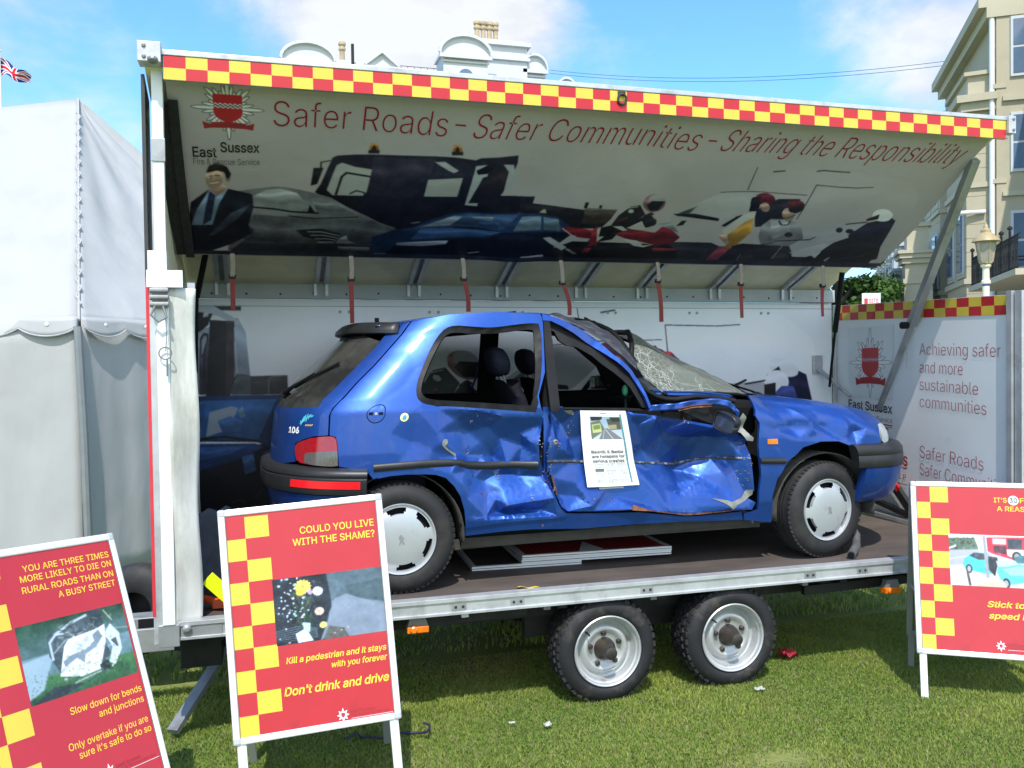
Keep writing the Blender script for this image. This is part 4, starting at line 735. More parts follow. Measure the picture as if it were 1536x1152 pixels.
'b':(424,[[229,-8,198,-5,172,4,153,17,138,31,127,46,118,59,112,59,112,0,53,0,53,509,114,509,114,319,118,319,127,331,137,346,152,360,171,373,197,381,229,384,274,378,313,361,345,332,370,293,385,245,390,189,385,133,370,84,346,45,313,16,274,-2],[220,47,253,51,279,66,301,88,316,117,325,151,328,189,325,227,316,261,301,290,280,311,253,325,220,330,188,325,161,312,140,291,125,263,116,229,113,189,116,150,125,115,140,86,162,65,188,51]]),
'c':(396,[[207,-8,159,-2,117,16,82,46,56,85,40,133,34,187,40,243,56,291,82,330,117,360,159,378,207,384,234,383,260,377,284,368,305,356,324,341,340,322,353,301,362,277,303,262,298,276,290,289,281,301,270,311,257,319,242,325,226,329,207,330,173,325,145,310,124,287,108,258,99,224,96,187,99,151,108,117,124,89,145,66,173,51,207,46,226,48,243,52,258,58,271,66,282,76,292,89,299,102,304,117,363,102,354,78,341,56,325,37,306,21,285,9,261,-1,235,-6]]),
'd':(424,[[195,-8,151,-2,111,16,79,45,55,84,39,133,34,189,39,245,55,293,79,332,112,361,151,378,196,384,228,381,253,373,272,360,287,346,298,331,306,319,311,319,311,509,372,509,372,0,313,0,313,59,307,59,298,46,287,31,272,17,252,4,227,-5],[205,47,236,51,263,65,284,86,299,115,309,150,312,189,309,229,300,263,284,291,263,312,237,325,205,330,172,325,145,311,124,290,108,261,99,227,96,189,99,151,109,117,124,88,145,66,172,51]]),
'e':(404,[[212,-8,161,-2,117,16,82,46,56,85,40,132,34,187,39,242,55,290,81,329,115,359,157,378,205,384,236,382,266,374,294,361,319,341,341,315,357,282,368,242,371,194,371,169,75,169,75,221,338,221,310,202,307,237,298,269,283,294,263,314,237,326,205,330,173,326,146,313,125,294,109,270,99,241,96,211,96,178,100,139,110,106,128,80,151,61,179,50,212,46,234,48,254,53,271,61,285,73,297,88,306,105,365,91,353,63,335,39,311,19,283,4,249,-5]]),
'f':(253,[[228,379,228,327,6,327,6,379],[81,0,81,432,84,461,96,486,113,505,135,519,161,527,187,530,207,529,222,527,234,524,243,521,227,468,222,470,215,472,206,473,195,474,171,470,154,460,145,443,142,419,142,0]]),
'g':(425,[[207,-151,168,-148,134,-140,105,-127,82,-110,64,-91,51,-69,101,-41,110,-53,122,-66,136,-78,154,-88,178,-95,207,-97,249,-92,282,-75,304,-47,311,-6,311,68,306,68,298,56,287,41,272,28,252,16,227,8,195,5,152,10,113,27,80,53,55,90,39,136,34,191,39,246,55,293,80,332,112,361,152,378,196,384,228,382,253,373,273,360,288,346,299,331,308,319,313,319,313,379,372,379,372,-9,367,-54,350,-90,324,-117,291,-136,251,-147],[205,59,237,63,264,75,285,95,300,121,309,154,312,193,309,231,300,264,285,291,264,312,237,325,205,330,172,325,145,312,124,290,109,262,99,229,96,193,99,155,109,123,124,96,145,76,172,63]]),
'h':(410,[[114,227,114,0,53,0,53,509,114,509,114,287,102,287,124,332,152,362,187,379,227,384,264,380,295,369,321,349,341,321,353,285,357,240,357,0,296,0,296,235,290,275,273,304,246,323,210,329,184,326,161,317,141,303,126,283,117,257]]),
'i':(166,[[53,0,53,379,114,379,114,0],[84,443,67,446,54,455,44,468,41,483,44,499,54,512,67,521,84,524,100,521,114,512,123,499,126,483,123,468,114,455,100,446]]),
'j':(166,[[53,379,114,379,114,-30,111,-63,102,-90,86,-113,65,-129,37,-139,4,-143,-10,-143,-10,-87,2,-87,25,-83,40,-72,50,-54,53,-29],[83,443,67,446,53,455,44,468,41,483,44,499,53,512,67,521,83,524,100,521,114,512,123,499,126,483,123,468,114,455,100,446]]),
'k':(380,[[110,137,110,212,121,212,284,379,360,379,184,199,177,199],[53,0,53,509,114,509,114,0],[294,0,148,186,191,229,372,0]]),
'l':(189,[[139,-2,101,3,74,20,58,47,53,84,53,509,114,509,114,99,115,77,120,62,130,54,146,52,154,52,160,53,165,53,170,54,181,3,172,1,162,-1,151,-2]]),
'm':(610,[[53,0,53,379,112,379,112,295,108,295,118,323,132,346,151,363,172,376,195,384,219,386,257,380,287,361,309,331,321,295,312,295,322,321,337,343,357,361,381,375,407,383,437,386,468,383,497,372,522,354,541,328,553,296,557,255,557,0,496,0,496,254,490,289,473,313,447,326,419,330,395,328,374,320,358,307,345,290,338,270,335,247,335,0,274,0,274,260,269,288,253,311,229,326,199,330,178,328,158,320,140,307,126,289,117,266,114,238,114,0]]),
'n':(410,[[114,227,114,0,53,0,53,379,112,379,112,287,102,287,124,332,152,362,187,379,227,384,264,380,295,369,321,349,341,321,353,285,357,240,357,0,296,0,296,235,290,275,273,304,246,323,210,329,184,326,161,317,141,303,126,283,117,257]]),
'o':(415,[[207,-8,159,-2,117,16,82,46,56,85,40,133,34,187,40,243,56,291,82,330,117,360,159,378,207,384,256,378,299,360,333,330,359,291,376,243,381,187,376,133,359,85,333,46,299,16,256,-2],[207,46,242,51,270,66,292,89,307,117,316,151,319,187,316,224,307,258,292,287,270,310,242,325,207,330,173,325,145,310,124,287,108,258,99,224,96,187,99,151,108,117,124,89,145,66,173,51]]),
'p':(424,[[53,-143,53,379,112,379,112,319,118,319,126,331,137,346,152,360,171,373,197,381,229,384,274,378,313,361,345,332,370,293,385,245,390,189,385,133,370,84,346,45,313,16,274,-2,229,-8,198,-5,173,4,153,17,138,31,127,46,118,59,114,59,114,-143],[220,47,253,51,279,66,301,88,316,117,325,151,328,189,325,227,316,261,301,290,280,311,253,325,220,330,188,325,161,312,140,291,125,263,116,229,113,189,116,150,125,115,140,86,162,65,188,51]]),
'r':(259,[[53,0,53,379,112,379,112,321,115,321,130,347,152,367,181,380,213,385,221,385,229,384,243,384,243,322,239,323,230,324,219,325,207,326,182,323,159,315,140,301,126,284,117,262,114,237,114,0]]),
's':(365,[[182,-8,145,-5,112,3,84,18,62,38,45,63,36,94,94,107,105,79,124,60,150,49,181,45,217,50,244,62,262,81,268,103,265,121,254,136,237,147,212,155,149,170,104,186,72,208,53,237,47,274,51,305,65,332,87,354,115,370,149,381,187,384,223,381,254,372,279,358,299,339,314,316,324,290,268,277,258,298,243,316,219,328,187,333,156,329,131,317,114,299,109,277,112,258,124,243,144,232,172,223,229,209,275,194,306,171,325,142,331,107,326,75,312,47,290,24,260,6,223,-5]]),
't':(227,[[204,379,204,327,6,327,6,379],[65,471,126,471,126,98,128,76,136,61,150,53,170,50,177,50,185,51,194,52,202,54,213,2,203,-1,192,-3,180,-4,168,-4,125,2,92,21,72,52,65,93]]),
'u':(410,[[182,-5,146,-1,115,11,89,31,69,59,57,95,53,139,53,379,114,379,114,144,119,105,137,75,164,56,200,50,226,53,249,62,268,77,283,97,293,122,296,153,296,379,357,379,357,0,298,0,298,92,307,92,286,47,257,17,222,0]]),
'v':(389,[[163,0,17,379,84,379,165,155,177,121,187,87,196,53,206,21,184,21,194,53,203,87,213,121,224,155,305,379,371,379,226,0]]),
'w':(567,[[138,0,23,379,87,379,133,214,143,177,154,137,165,91,175,41,165,41,175,90,186,135,196,176,206,214,252,379,316,379,362,214,371,176,382,136,392,91,402,41,391,41,402,90,413,135,423,176,434,214,480,379,545,379,429,0,368,0,319,172,305,225,297,252,291,280,277,338,291,338,277,280,270,252,263,225,255,198,248,172,199,0]]),
'x':(378,[[21,0,171,218,171,171,29,379,100,379,147,306,164,279,179,253,193,229,207,206,175,206,190,229,202,253,216,279,233,306,282,379,352,379,209,169,209,214,358,0,287,0,231,85,214,112,200,136,187,159,173,182,205,182,191,159,178,136,165,112,148,85,91,0]]),
'y':(389,[[47,-139,61,-86,71,-87,88,-90,104,-89,118,-84,130,-74,141,-58,151,-36,163,-1,17,379,84,379,165,155,177,121,187,87,196,53,206,21,184,21,193,53,202,87,212,121,224,155,305,379,371,379,204,-58,191,-85,177,-107,159,-124,139,-136,117,-143,91,-145,77,-145,65,-143,54,-141]]),
}
# ------------------------------------------------------------------ ground and grass
def ground_mat():
    m=bpy.data.materials.new('lawn_soil'); m.use_nodes=True; nt=m.node_tree; b=nt.nodes['Principled BSDF']
    tc=N(nt,'ShaderNodeTexCoord'); n=N(nt,'ShaderNodeTexNoise',i_Scale=.8,i_Detail=10,i_Roughness=.65); LK(nt,tc.outputs['Object'],n.inputs['Vector'])
    r=N(nt,'ShaderNodeValToRGB'); LK(nt,n.outputs['Fac'],r.inputs[0]); e=r.color_ramp.elements; e[0].position=.3; e[0].color=(.11,.16,.035,1); e[1].position=.72; e[1].color=(.25,.26,.085,1)
    n2=N(nt,'ShaderNodeTexNoise',i_Scale=1.7,i_Detail=6); LK(nt,tc.outputs['Object'],n2.inputs['Vector'])
    k=N(nt,'ShaderNodeMapRange'); LK(nt,n2.outputs['Fac'],k.inputs[0]); k.inputs[1].default_value=.62; k.inputs[2].default_value=.72
    x=N(nt,'ShaderNodeMix',data_type='RGBA'); LK(nt,k.outputs[0],x.inputs['Factor']); LK(nt,r.outputs[0],x.inputs['A']); x.inputs['B'].default_value=(.22,.17,.09,1)
    LK(nt,x.outputs['Result'],b.inputs['Base Color']); b.inputs['Roughness'].default_value=.95; b.inputs['Specular IOR Level'].default_value=.1
    n3=N(nt,'ShaderNodeTexNoise',i_Scale=45,i_Detail=6); LK(nt,tc.outputs['Object'],n3.inputs['Vector']); bp=N(nt,'ShaderNodeBump',i_Strength=.6,i_Distance=.03); LK(nt,n3.outputs['Fac'],bp.inputs['Height']); LK(nt,bp.outputs[0],b.inputs['Normal'])
    return m
def gz(x,y): return 0.0
g=MB(); g.add([(-600,-300,0),(700,-300,0),(700,900,0),(-600,900,0)],[(0,1,2,3)])
kind(g.build('ground',ground_mat()),'structure')
def road_and_pavement():
    d=Vector((.5446,.8387,0)); n=Vector((-.8387,.5446,0))   # along and away from the cream terrace
    p0=Vector((22.6,20.3,0))
    for nm,a,b,z,m in (('pavement',-.5,5,.12,mat('paving_slabs',(.30,.28,.25),.8,var=.2,vscale=4)),('road',5,13,.008,mat('asphalt',(.05,.05,.052),.9,var=.25,vscale=8,bump=.3,bscale=80))):
        q=[p0+d*s+n*t for s,t in ((-10,a),(120,a),(120,b),(-10,b))]
        mb=MB()
        mb.add([(v.x,v.y,z) for v in q]+[(v.x,v.y,-.05) for v in q],[(0,1,2,3),(3,2,6,7),(2,1,5,6),(0,3,7,4),(1,0,4,5)])
        kind(mb.build(nm,m,recalc=True),'structure')
road_and_pavement()
def grass(n,x0,x1,y0,y1,name,hh,seed,keep=None,wd=.0022):
    r=np.random.RandomState(seed)
    x=r.uniform(x0,x1,n); y=r.uniform(y0,y1,n)
    if keep is not None:
        k=keep(x,y); x=x[k];y=y[k]
    n=len(x)
    # clumpy height and colour
    cl=np.array([noise.noise((a*1.3,b*1.3,0)) for a,b in zip(x,y)]); cl2=np.array([noise.noise((a*5,b*5,3)) for a,b in zip(x,y)])
    bare=np.clip((np.array([noise.noise((a*.9+4,b*.9,9)) for a,b in zip(x,y)])-.22)*4,0,1)
    spot=np.exp(-(((x-.48)/.16)**2+((y+.83)/.10)**2))
    k=r.rand(n)>np.maximum(bare*.45,spot*1.1); x,y,cl,cl2,bare=x[k],y[k],cl[k],cl2[k],bare[k]; n=len(x)
    h=hh*(.55+.6*r.rand(n))*(1+.5*cl+.3*cl2)*(1-.35*bare); a=r.uniform(0,2*PI,n); w=wd*(.7+.7*r.rand(n))
    la=r.uniform(0,2*PI,n); le=h*(.25+.75*r.rand(n))
    bx=np.cos(a)*w;by=np.sin(a)*w; tx=x+np.cos(la)*le; ty=y+np.sin(la)*le; mx=x+np.cos(la)*le*.3; my=y+np.sin(la)*le*.3
    V=np.stack([np.c_[x-bx,y-by,np.zeros(n)-.002],np.c_[x+bx,y+by,np.zeros(n)-.002],np.c_[mx+bx*.8,my+by*.8,h*.62],np.c_[mx-bx*.8,my-by*.8,h*.62],np.c_[tx,ty,h]],1).reshape(-1,3)
    i=np.arange(n)*5
    loops=np.stack([i,i+1,i+2,i+3,i+3,i+2,i+4],1).astype(np.int32); starts=(np.arange(n)[:,None]*7+np.array([0,4])).astype(np.int32)
    me=bpy.data.meshes.new(name); me.vertices.add(len(V)); me.vertices.foreach_set('co',V.ravel()); me.loops.add(loops.size); me.loops.foreach_set('vertex_index',loops.ravel())
    me.polygons.add(2*n); me.polygons.foreach_set('loop_start',starts.ravel()); me.update(calc_edges=True)
    # blade colour: straw to deep green
    t=np.clip(.5+.55*cl+.35*cl2+.28*r.randn(n),0,1)[:,None]; st=((r.rand(n)<.13+.35*bare)*1.)[:,None]
    c=np.array([.10,.20,.026])*(1-t)+np.array([.34,.40,.082])*t; c=c*(1-st)+np.array([.28,.25,.13])*st
    c=np.repeat(np.c_[c,np.ones(n)],5,0)
    at=me.color_attributes.new('blade','FLOAT_COLOR','POINT'); at.data.foreach_set('color',c.ravel())
    if 'grass_blade' not in MATS:
        m=bpy.data.materials.new('grass_blade'); m.use_nodes=True; nt=m.node_tree; b=nt.nodes['Principled BSDF']; q=N(nt,'ShaderNodeVertexColor'); q.layer_name='blade'
        LK(nt,q.outputs[0],b.inputs['Base Color']); b.inputs['Roughness'].default_value=.55; b.inputs['Specular IOR Level'].default_value=.25
        tr=N(nt,'ShaderNodeBsdfTranslucent'); LK(nt,q.outputs[0],tr.inputs[0]); ms=N(nt,'ShaderNodeMixShader',n_0=.35); LK(nt,b.outputs[0],ms.inputs[1]); LK(nt,tr.outputs[0],ms.inputs[2]); LK(nt,ms.outputs[0],nt.nodes['Material Output'].inputs[0]); MATS['grass_blade']=m
    me.materials.append(MATS['grass_blade']); o=bpy.data.objects.new(name,me); COL.objects.link(o); kind(o,'stuff'); return o
grass(380000,-3.2,2.9,-1.3,1.5,'grass',.019,3,keep=lambda x,y:(y<.9+.0*x)&(y>-1.35+.0*x))
grass(75000,-4.4,6.5,1.0,5.5,'grass',.05,4,wd=.004)
grass(45000,-7,-3.1,-1.6,2.2,'grass',.03,6,wd=.004); grass(45000,2.8,7,-1.6,1.2,'grass',.03,8,wd=.004)
# ------------------------------------------------------------------ trailer
TR=thing('trailer','long two-axle display trailer with raised canopy carrying the wrecked blue car','trailer',(.2,.92,0))
XL,XR,YB,ZD=-2.08,2.50,1.85,.604
mb=MB(); mb.box((XL,.045,ZD-.04),(XR,YB-.002,ZD)); mb.build('deck',m_ply,TR)
mb=MB(); mb.box((XL+.002,-.012,ZD-.077),(XR+.02,.042,ZD-.004)); mb.box((XL+.002,-.020,ZD-.017),(XR+.02,.044,ZD+.003)); mb.box((XL+.002,-.020,ZD-.079),(XR+.02,-.008,ZD-.066))
rail=mb.build('deck_rail',m_alu,TR,bevel=.0015)
for x in (-1.75,-.77,-.48,.21,1.17,1.5,2.1):
    mb=MB(); mb.box((x-.035,-.0145,ZD-.058),(x+.035,-.0118,ZD-.026),0)
    for dx in (-.018,.018): mb.lathe([(.007,0),(.007,.003),(.003,.004)],(x+dx,-.0145,ZD-.042),n=10,mi=1,cap=True)
    mb.build('fixing_plate',[m_alu_d,m_hub],rail)
mb=MB()
mb.box((XL,.25,.40),(XR,.33,.54)); mb.box((XL,1.50,.40),(XR,1.58,.54))
for x in np.arange(-1.9,2.5,.55): mb.box((x,.05,.49),(x+.05,1.84,.558))
mb.box((-.35,.30,.28),(1.05,.36,.42)); mb.box((-.35,1.48,.28),(1.05,1.54,.42))
for x in (0,.7098): mb.box((x-.04,.2,.225),(x+.04,1.66,.30)); mb.bar((x,.30,.26),(x+.18,.30,.45),.06,.05)
mb.build('chassis_frame',m_dark,TR)
for a,b,w_,h_ in (((-.95,.10,.47),(-.40,.10,.49),.02,.05),((-.2,.12,.53),(.06,.12,.47),.03,.03),((1.15,.1,.56),(1.45,.12,.44),.03,.03),((1.2,.1,.45),(2.45,.1,.47),.03,.05)):
    mb=MB(); mb.bar(a,b,w_,h_); mb.build('under_bracket',m_dark,TR)
for x in (-.33,.25,1.15,-.75): mb=MB(); mb.box((x,.03,.495),(x+.035,.08,.528)); mb.build('load_hook',m_grey if x>-.7 else m_white,TR)
def trailer_wheel(x,y,s):
    """s=-1 outer face towards -y"""
    c=(x,y,.2625); ax=(0,s,0)
    mb=MB(); mb.lathe([(.178,-.012),(.186,-.004),(.200,.006),(.228,.004),(.250,-.008),(.265,-.028),(.270,-.052),(.270,-.15),(.265,-.178),(.250,-.198),(.228,-.21),(.186,-.205),(.178,-.19)],c,ax,56)
    # tread blocks
    for row,hh in ((-.030,.20),(-.062,0),(-.098,.5),(-.133,0),(-.172,.2)):
        for k in range(40):
            a=2*PI*(k+hh+rnd.uniform(-.08,.08))/40; d=.013 if abs(row+.098)>.06 else .011; rr=.2685 if abs(row+.098)<.06 else .261
            ct=Vector((x+math.cos(a)*rr,y+s*row,.2625+math.sin(a)*rr)); M=Matrix.Translation(ct)@Matrix.Rotation(-a,4,'Y')@Matrix.Rotation(rnd.uniform(-.2,.2)+(.35 if row in(-.062,-.133) else 0),4,'X')
            mb.box((-.006,-.0145,-d),(.0085,.0145,d),0,M)
    ty=mb.build('tyre',m_tyre_t,TR,smooth=45)
    mb=MB(); mb.lathe([(.180,-.006),(.1815,.002),(.177,.006),(.170,.002),(.166,-.012),(.158,-.016),(.152,-.035),(.147,-.058),(.136,-.066),(.128,-.056),(.118,-.040),(.108,-.036),(.095,-.040),(.085,-.050),(.062,-.054),(.055,-.054)],c,ax,56)
    rm=mb.build('rim',m_rim,TR,smooth=40)
    mb=MB(); mb.lathe([(.058,-.056),(.056,-.040),(.050,-.02),(.044,-.008),(.036,.012),(.033,.03),(.031,.045),(.020,.05)],c,ax,28,cap=True); mb.build('hub',m_hub,rm,smooth=35)
    for k in range(5):
        mb=MB(); a=2*PI*k/5+.4; p=Vector((x+math.cos(a)*.0825,y,.2625+math.sin(a)*.0825))
        mb.lathe([(.015,-.052),(.0145,-.036),(.010,-.030)],p,ax,6,cap=True); mb.build('wheel_bolt',m_hub,rm)
    mb=MB(); a=2.4; p=Vector((x+math.cos(a)*.142,y-s*.0*1,.2625+math.sin(a)*.142)); mb.tube([p+Vector((0,-s*.06,0)),p+Vector((0,-s*.02,0)),p+Vector((.004,s*.004,-.006))],.004,8); mb.build('valve',m_black,rm)
for x in (0,.7098):
    trailer_wheel(x,.002,-1); trailer_wheel(x,1.70,1)
# end wall on the left
EW=MB(); EW.box((-2.118,.02,.515),(-2.052,1.80,2.150)); ew=EW.build('end_wall',mat('grey_vinyl_inner',(.55,.55,.52),.6,var=.15,vscale=3,dirt=(.22,.21,.17),dscale=2.5,dlo=.4,dhi=.7,aniso=(1,1,.5)),TR)
mb=MB(); mb.box((-2.136,-.022,.515),(-2.045,.018,2.152)); mb.build('corner_post',m_alu,ew,bevel=.003)
mb=MB(); mb.box((-2.139,-.024,.64),(-2.126,.30,2.12)); mb.build('red_edge_strip',mat('faded_red_strip',S(205,50,62),.5,var=.12,vscale=10),ew)
mb=MB(); mb.box((-2.098,-.034,.60),(-2.046,-.0225,2.06)); mb.build('white_cover_strip',m_white,ew,bevel=.002)
mb=MB(); mb.grid(lambda u,v:(-2.050+.112*u+.006*math.sin(v*13)*u,-.030+.05*u+.010*math.sin(v*9+u*3)+.012*u*math.sin(v*17),.585+v*1.49),8,40); mb.build('vinyl_curtain',mat('weathered_vinyl',(.62,.62,.58),.5,var=.2,vscale=5,dirt=(.40,.39,.33),dscale=4,dlo=.42,dhi=.65,aniso=(2,2,.5)),ew,smooth=60,solid=.004)
mb=MB(); mb.box((-2.133,-.046,2.075),(-1.985,-.036,2.150)); mb.box((-2.128,-.034,2.150),(-2.05,.03,2.235)); hp=mb.build('top_plate',m_white,ew,bevel=.002)
mb=MB(); mb.box((-2.11,-.060,1.985),(-2.05,-.036,2.075)); 
for z in (2.06,2.03,2.0): mb.lathe([(.012,0),(.012,.075)],(-2.118,-.062,z),(1,0,0),10,cap=True)
mb.tube([(-2.095,-.066,2.0),(-2.115,-.07,1.955),(-2.085,-.07,1.925),(-2.052,-.07,1.945),(-2.068,-.066,2.0)],.0055,8); mb.build('toggle_latch',m_grey,ew,bevel=.002)
mb=MB(); mb.tube([(-2.058,-.055,1.96),(-2.055,-.05,1.88),(-2.06,-.05,1.80)],.0022,6); mb.tube([(-2.062+.026*math.cos(a),-.052,1.79+.026*math.sin(a)) for a in np.linspace(0,2*PI,18,endpoint=False)],.0028,6,closed=True); mb.tube([(-2.055,-.05,1.765),(-2.056,-.05,1.69)],.004,6); mb.build('ring_pin',m_grey,ew)
mb=MB(); mb.box((-2.118,-.03,.502),(-2.03,.02,.60)); mb.box((-2.03,-.015,.525),(-1.85,.02,.60)); mb.lathe([(.02,0),(.02,.014),(.008,.02)],(-2.0,-.016,.575),n=12,cap=True); mb.build('corner_casting',m_alu_d,TR,bevel=.003)
# uprights
mb=MB(); mb.box((-2.098,-.030,2.235),(-2.052,.012,3.03)); mb.box((-2.104,-.036,2.62),(-2.046,-.028,2.72),1); mb.build('canopy_post',[m_white,m_alu_d],TR,bevel=.002)
# back wall with the big print
mb=MB(); mb.box((-2.05,1.80,.56),(2.62,1.84,2.165)); bw=mb.build('back_wall',m_white,TR)
mb=MB(); mb.box((-2.05,1.755,2.168),(2.62,1.83,2.262)); 
for x in np.arange(-1.95,2.6,.21): mb.lathe([(.008,0),(.007,.004)],(x,1.755,2.20+rnd.uniform(-.004,.004)),n=8,cap=True,mi=1)
mb.build('hinge_beam',[mat('grey_painted_beam',(.42,.44,.45),.5,var=.08),m_hub],TR,bevel=.003)
# canopy: sloping roof panel
CF=(-.045,3.045); CB=(1.80,2.265)     # y,z of the underside at the front and at the hinge
def cz(y): return CF[1]-.03+(CB[1]-CF[1]+.03)*(y-CF[0])/(CB[0]-CF[0])
mb=MB()
for x0,x1 in ((-2.12,2.425),):
    v=[(x0,CF[0],cz(CF[0])),(x1,CF[0],cz(CF[0])),(x1+.16,CB[0],cz(CB[0])),(x0,CB[0],cz(CB[0]))]
    mb.add(v+[(a,b,c+.06) for a,b,c in v],[(3,2,1,0),(4,5,6,7),(0,1,5,4),(1,2,6,5),(2,3,7,6),(3,0,4,7)])
cano=mb.build('canopy_roof',m_ceil,TR)
mb=MB()
for x in (-1.88,-1.27,-.66,-.05,.53,1.0,1.585,2.19):
    for dx in (-.032,.026):
        mb.add([(x+dx-.014,.5,cz(.5)-.002),(x+dx+.014,.5,cz(.5)-.002),(x+dx+.014,1.752,cz(1.752)-.002),(x+dx-.014,1.752,cz(1.752)-.002)]+[(x+dx-.014,.5,cz(.5)-.032),(x+dx+.014,.5,cz(.5)-.032),(x+dx+.014,1.752,cz(1.752)-.032),(x+dx-.014,1.752,cz(1.752)-.032)],[(0,1,2,3),(7,6,5,4),(0,4,5,1),(1,5,6,2),(2,6,7,3),(3,7,4,0)])
    mb.add([(x-.018,.5,cz(.5)-.012),(x+.012,.5,cz(.5)-.012),(x+.012,1.74,cz(1.74)-.012),(x-.018,1.74,cz(1.74)-.012)],[(3,2,1,0)],1)
    mb.box((x-.05,1.735,2.185),(x-.03,1.754,2.27)); mb.box((x+.022,1.735,2.185),(x+.042,1.754,2.27))
mb.build('canopy_rib',[m_alu,m_grey],cano)
mb=MB(); mb.box((-2.128,-.094,3.060),(2.43,-.02,3.084)); mb.box((-2.045,-.085,2.962),(2.43,-.050,3.060)); mb.build('front_beam',m_alu,cano,bevel=.003)
mb=MB()
def checker(mb,fn,x0,x1,z0,z1,n,rows=2,ph=0,mis=(0,1)):
    for i in range(n):
        for j in range(rows):
            a=x0+(x1-x0)*i/n; b=x0+(x1-x0)*(i+1)/n; c=z0+(z1-z0)*j/rows; d=z0+(z1-z0)*(j+1)/rows
            mb.add([fn(a,c),fn(b,c),fn(b,d),fn(a,d)],[(0,1,2,3)],mis[(i+j+ph)%2])
checker(mb,lambda x,z:(x,-.0905,z),-2.040,2.405,2.958,3.058,50,ph=1); mb.build('checked_strip',[m_redc,m_yel],cano)
for x0,x1,z0,z1,xb,y in ((-2.142,-2.048,3.02,3.105,-2.115,-.118),(2.408,2.458,2.985,3.085,2.44,-.11)):
    mb=MB(); mb.box((x0,y,z0),(x1,-.03,z1))
    for z in (z0+.02,z1-.02): mb.lathe([(.009,0),(.008,.006)],(xb,y,z),n=10,cap=True,mi=1)
    if x0<0: mb.lathe([(.022,0),(.022,.012),(.012,.02)],(-2.08,y,z0+.012),(0,-.3,-1),12,cap=True,mi=1)
    mb.build('corner_bracket',[m_alu,m_grey],cano,bevel=.003)
mb=MB(); mb.box((.045,-.097,3.035),(.085,-.088,3.055)); mb.tube([(.065+.022*math.sin(a),-.10-.004*math.cos(a),3.015+.024*math.cos(a)) for a in np.linspace(0,2*PI,20,endpoint=False)],.005,8,closed=True); mb.build('lifting_ring',m_hub,cano)
# triangular infill above the end wall
mb=MB(); mb.prism([(.16,2.155),(1.80,2.155),(1.80,cz(1.80)-.01),(.16,cz(.16)-.01)],lambda y,z:(-2.098,y,z),lambda y,z:(-2.112,y,z)); mb.build('canopy_end_infill',m_ceil,TR,recalc=True)
mb=MB(); mb.prism([(-.02,2.10),(.155,2.10),(.155,cz(.155)-.01),(-.02,cz(-.02)-.01)],lambda y,z:(-2.125,y,z),lambda y,z:(-2.140,y,z)); mb.build('end_flap',mat('charcoal_flap',(.045,.047,.05),.5,.2,var=.2,vscale=6),TR,recalc=True)
# right end panel with lettering
def ep(y,z,o=0): return (2.47+.1*y-o,y,z-(1.8-y)*.033)
mb=MB(); mb.prism([(-.05,.60),(1.80,.56),(1.80,2.145),(-.05,2.145)],lambda y,z:ep(y,z),lambda y,z:ep(y,z,-.035)); pan=mb.build('end_panel',mat('white_panel_board',(.80,.82,.85),.4,var=.03,vscale=2,dirt=(.5,.5,.48),dscale=3,dlo=.62,dhi=.9),TR,recalc=True)
mb=MB(); checker(mb,lambda x,z:ep(-x,z,.003),-1.795,.045,2.03,2.142,17,ph=0); mb.build('checked_strip',[m_redc,m_yel],pan)
mb=MB(); mb.prism([(-.095,.60),(-.052,.60),(-.052,2.165),(-.095,2.165)],lambda y,z:ep(y,z,.022),lambda y,z:ep(y,z,-.045)); mb.build('panel_edge_post',m_alu,pan,recalc=True,bevel=.002); mb=MB(); mb.prism([(-.16,.58),(-.105,.58),(-.105,2.165),(-.16,2.165)],lambda y,z:ep(y,z,.010),lambda y,z:ep(y,z,-.06)); mb.build('panel_edge_post',m_alu,pan,recalc=True,bevel=.002); mb=MB(); mb.prism([(1.76,.60),(1.797,.60),(1.797,2.15),(1.76,2.15)],lambda y,z:ep(y,z,.02),lambda y,z:ep(y,z,-.002)); mb.build('panel_edge_post',m_alu,pan,recalc=True,bevel=.002)
f=lambda x,y:ep(-x,y,.0035)
mb=MB()
# x = -y on the panel; z compensated by ep
def zz(y,z): return z+(1.8-y)*.033
for s,ya,yb,z,c in (('Achieving safer',.753,.01,1.737,.078),('and more',.753,.335,1.623,.078),('sustainable',.753,.20,1.507,.078),('communities',.753,.13,1.392,.078),('Safer Roads',.755,.155,1.056,.082),('Safer Communities',.755,-.045,.937,.082)):
    mb=MB(); text(mb,s,-ya,-yb,zz((ya+yb)/2,z),c,f,bold=-.012); mb.build('slogan',m_txt_m,pan)
mb=MB(); text(mb,'East Sussex',-1.605,-1.055,zz(1.33,1.352),.062,f,bold=.014); mb.build('service_name',m_txt_k,pan)
mb=MB(); text(mb,'Fire & Rescue Service',-1.605,-1.055,zz(1.33,1.283),.038,f,bold=-.005); mb.build('service_subtitle',m_txt_g,pan)
mb=MB(); mb.add([f(-1.605,zz(1.33,1.262)),f(-1.055,zz(1.33,1.262)),f(-1.055,zz(1.33,1.270)),f(-1.605,zz(1.33,1.270))],[(0,1,2,3)]); mb.add([f(-1.605,zz(1.33,1.248)),f(-1.055,zz(1.33,1.248)),f(-1.055,zz(1.33,1.252)),f(-1.605,zz(1.33,1.252))],[(0,1,2,3)]); text(mb,'Safer Roads',-1.50,-.885,zz(1.2,1.004),.085,f,bold=.012); mb.build('partnership_title',mat('signal_red_lettering',S(176,24,32),.5,var=.04),pan)
mb=MB(); text(mb,'P A R T N E R S H I P',-1.50,-.905,zz(1.2,.905),.038,f); 
for z in (.985,.872): mb.add([f(-1.5,zz(1.2,z)),f(-.885,zz(1.2,z)),f(-.885,zz(1.2,z+.004)),f(-1.5,zz(1.2,z+.004))],[(0,1,2,3)])
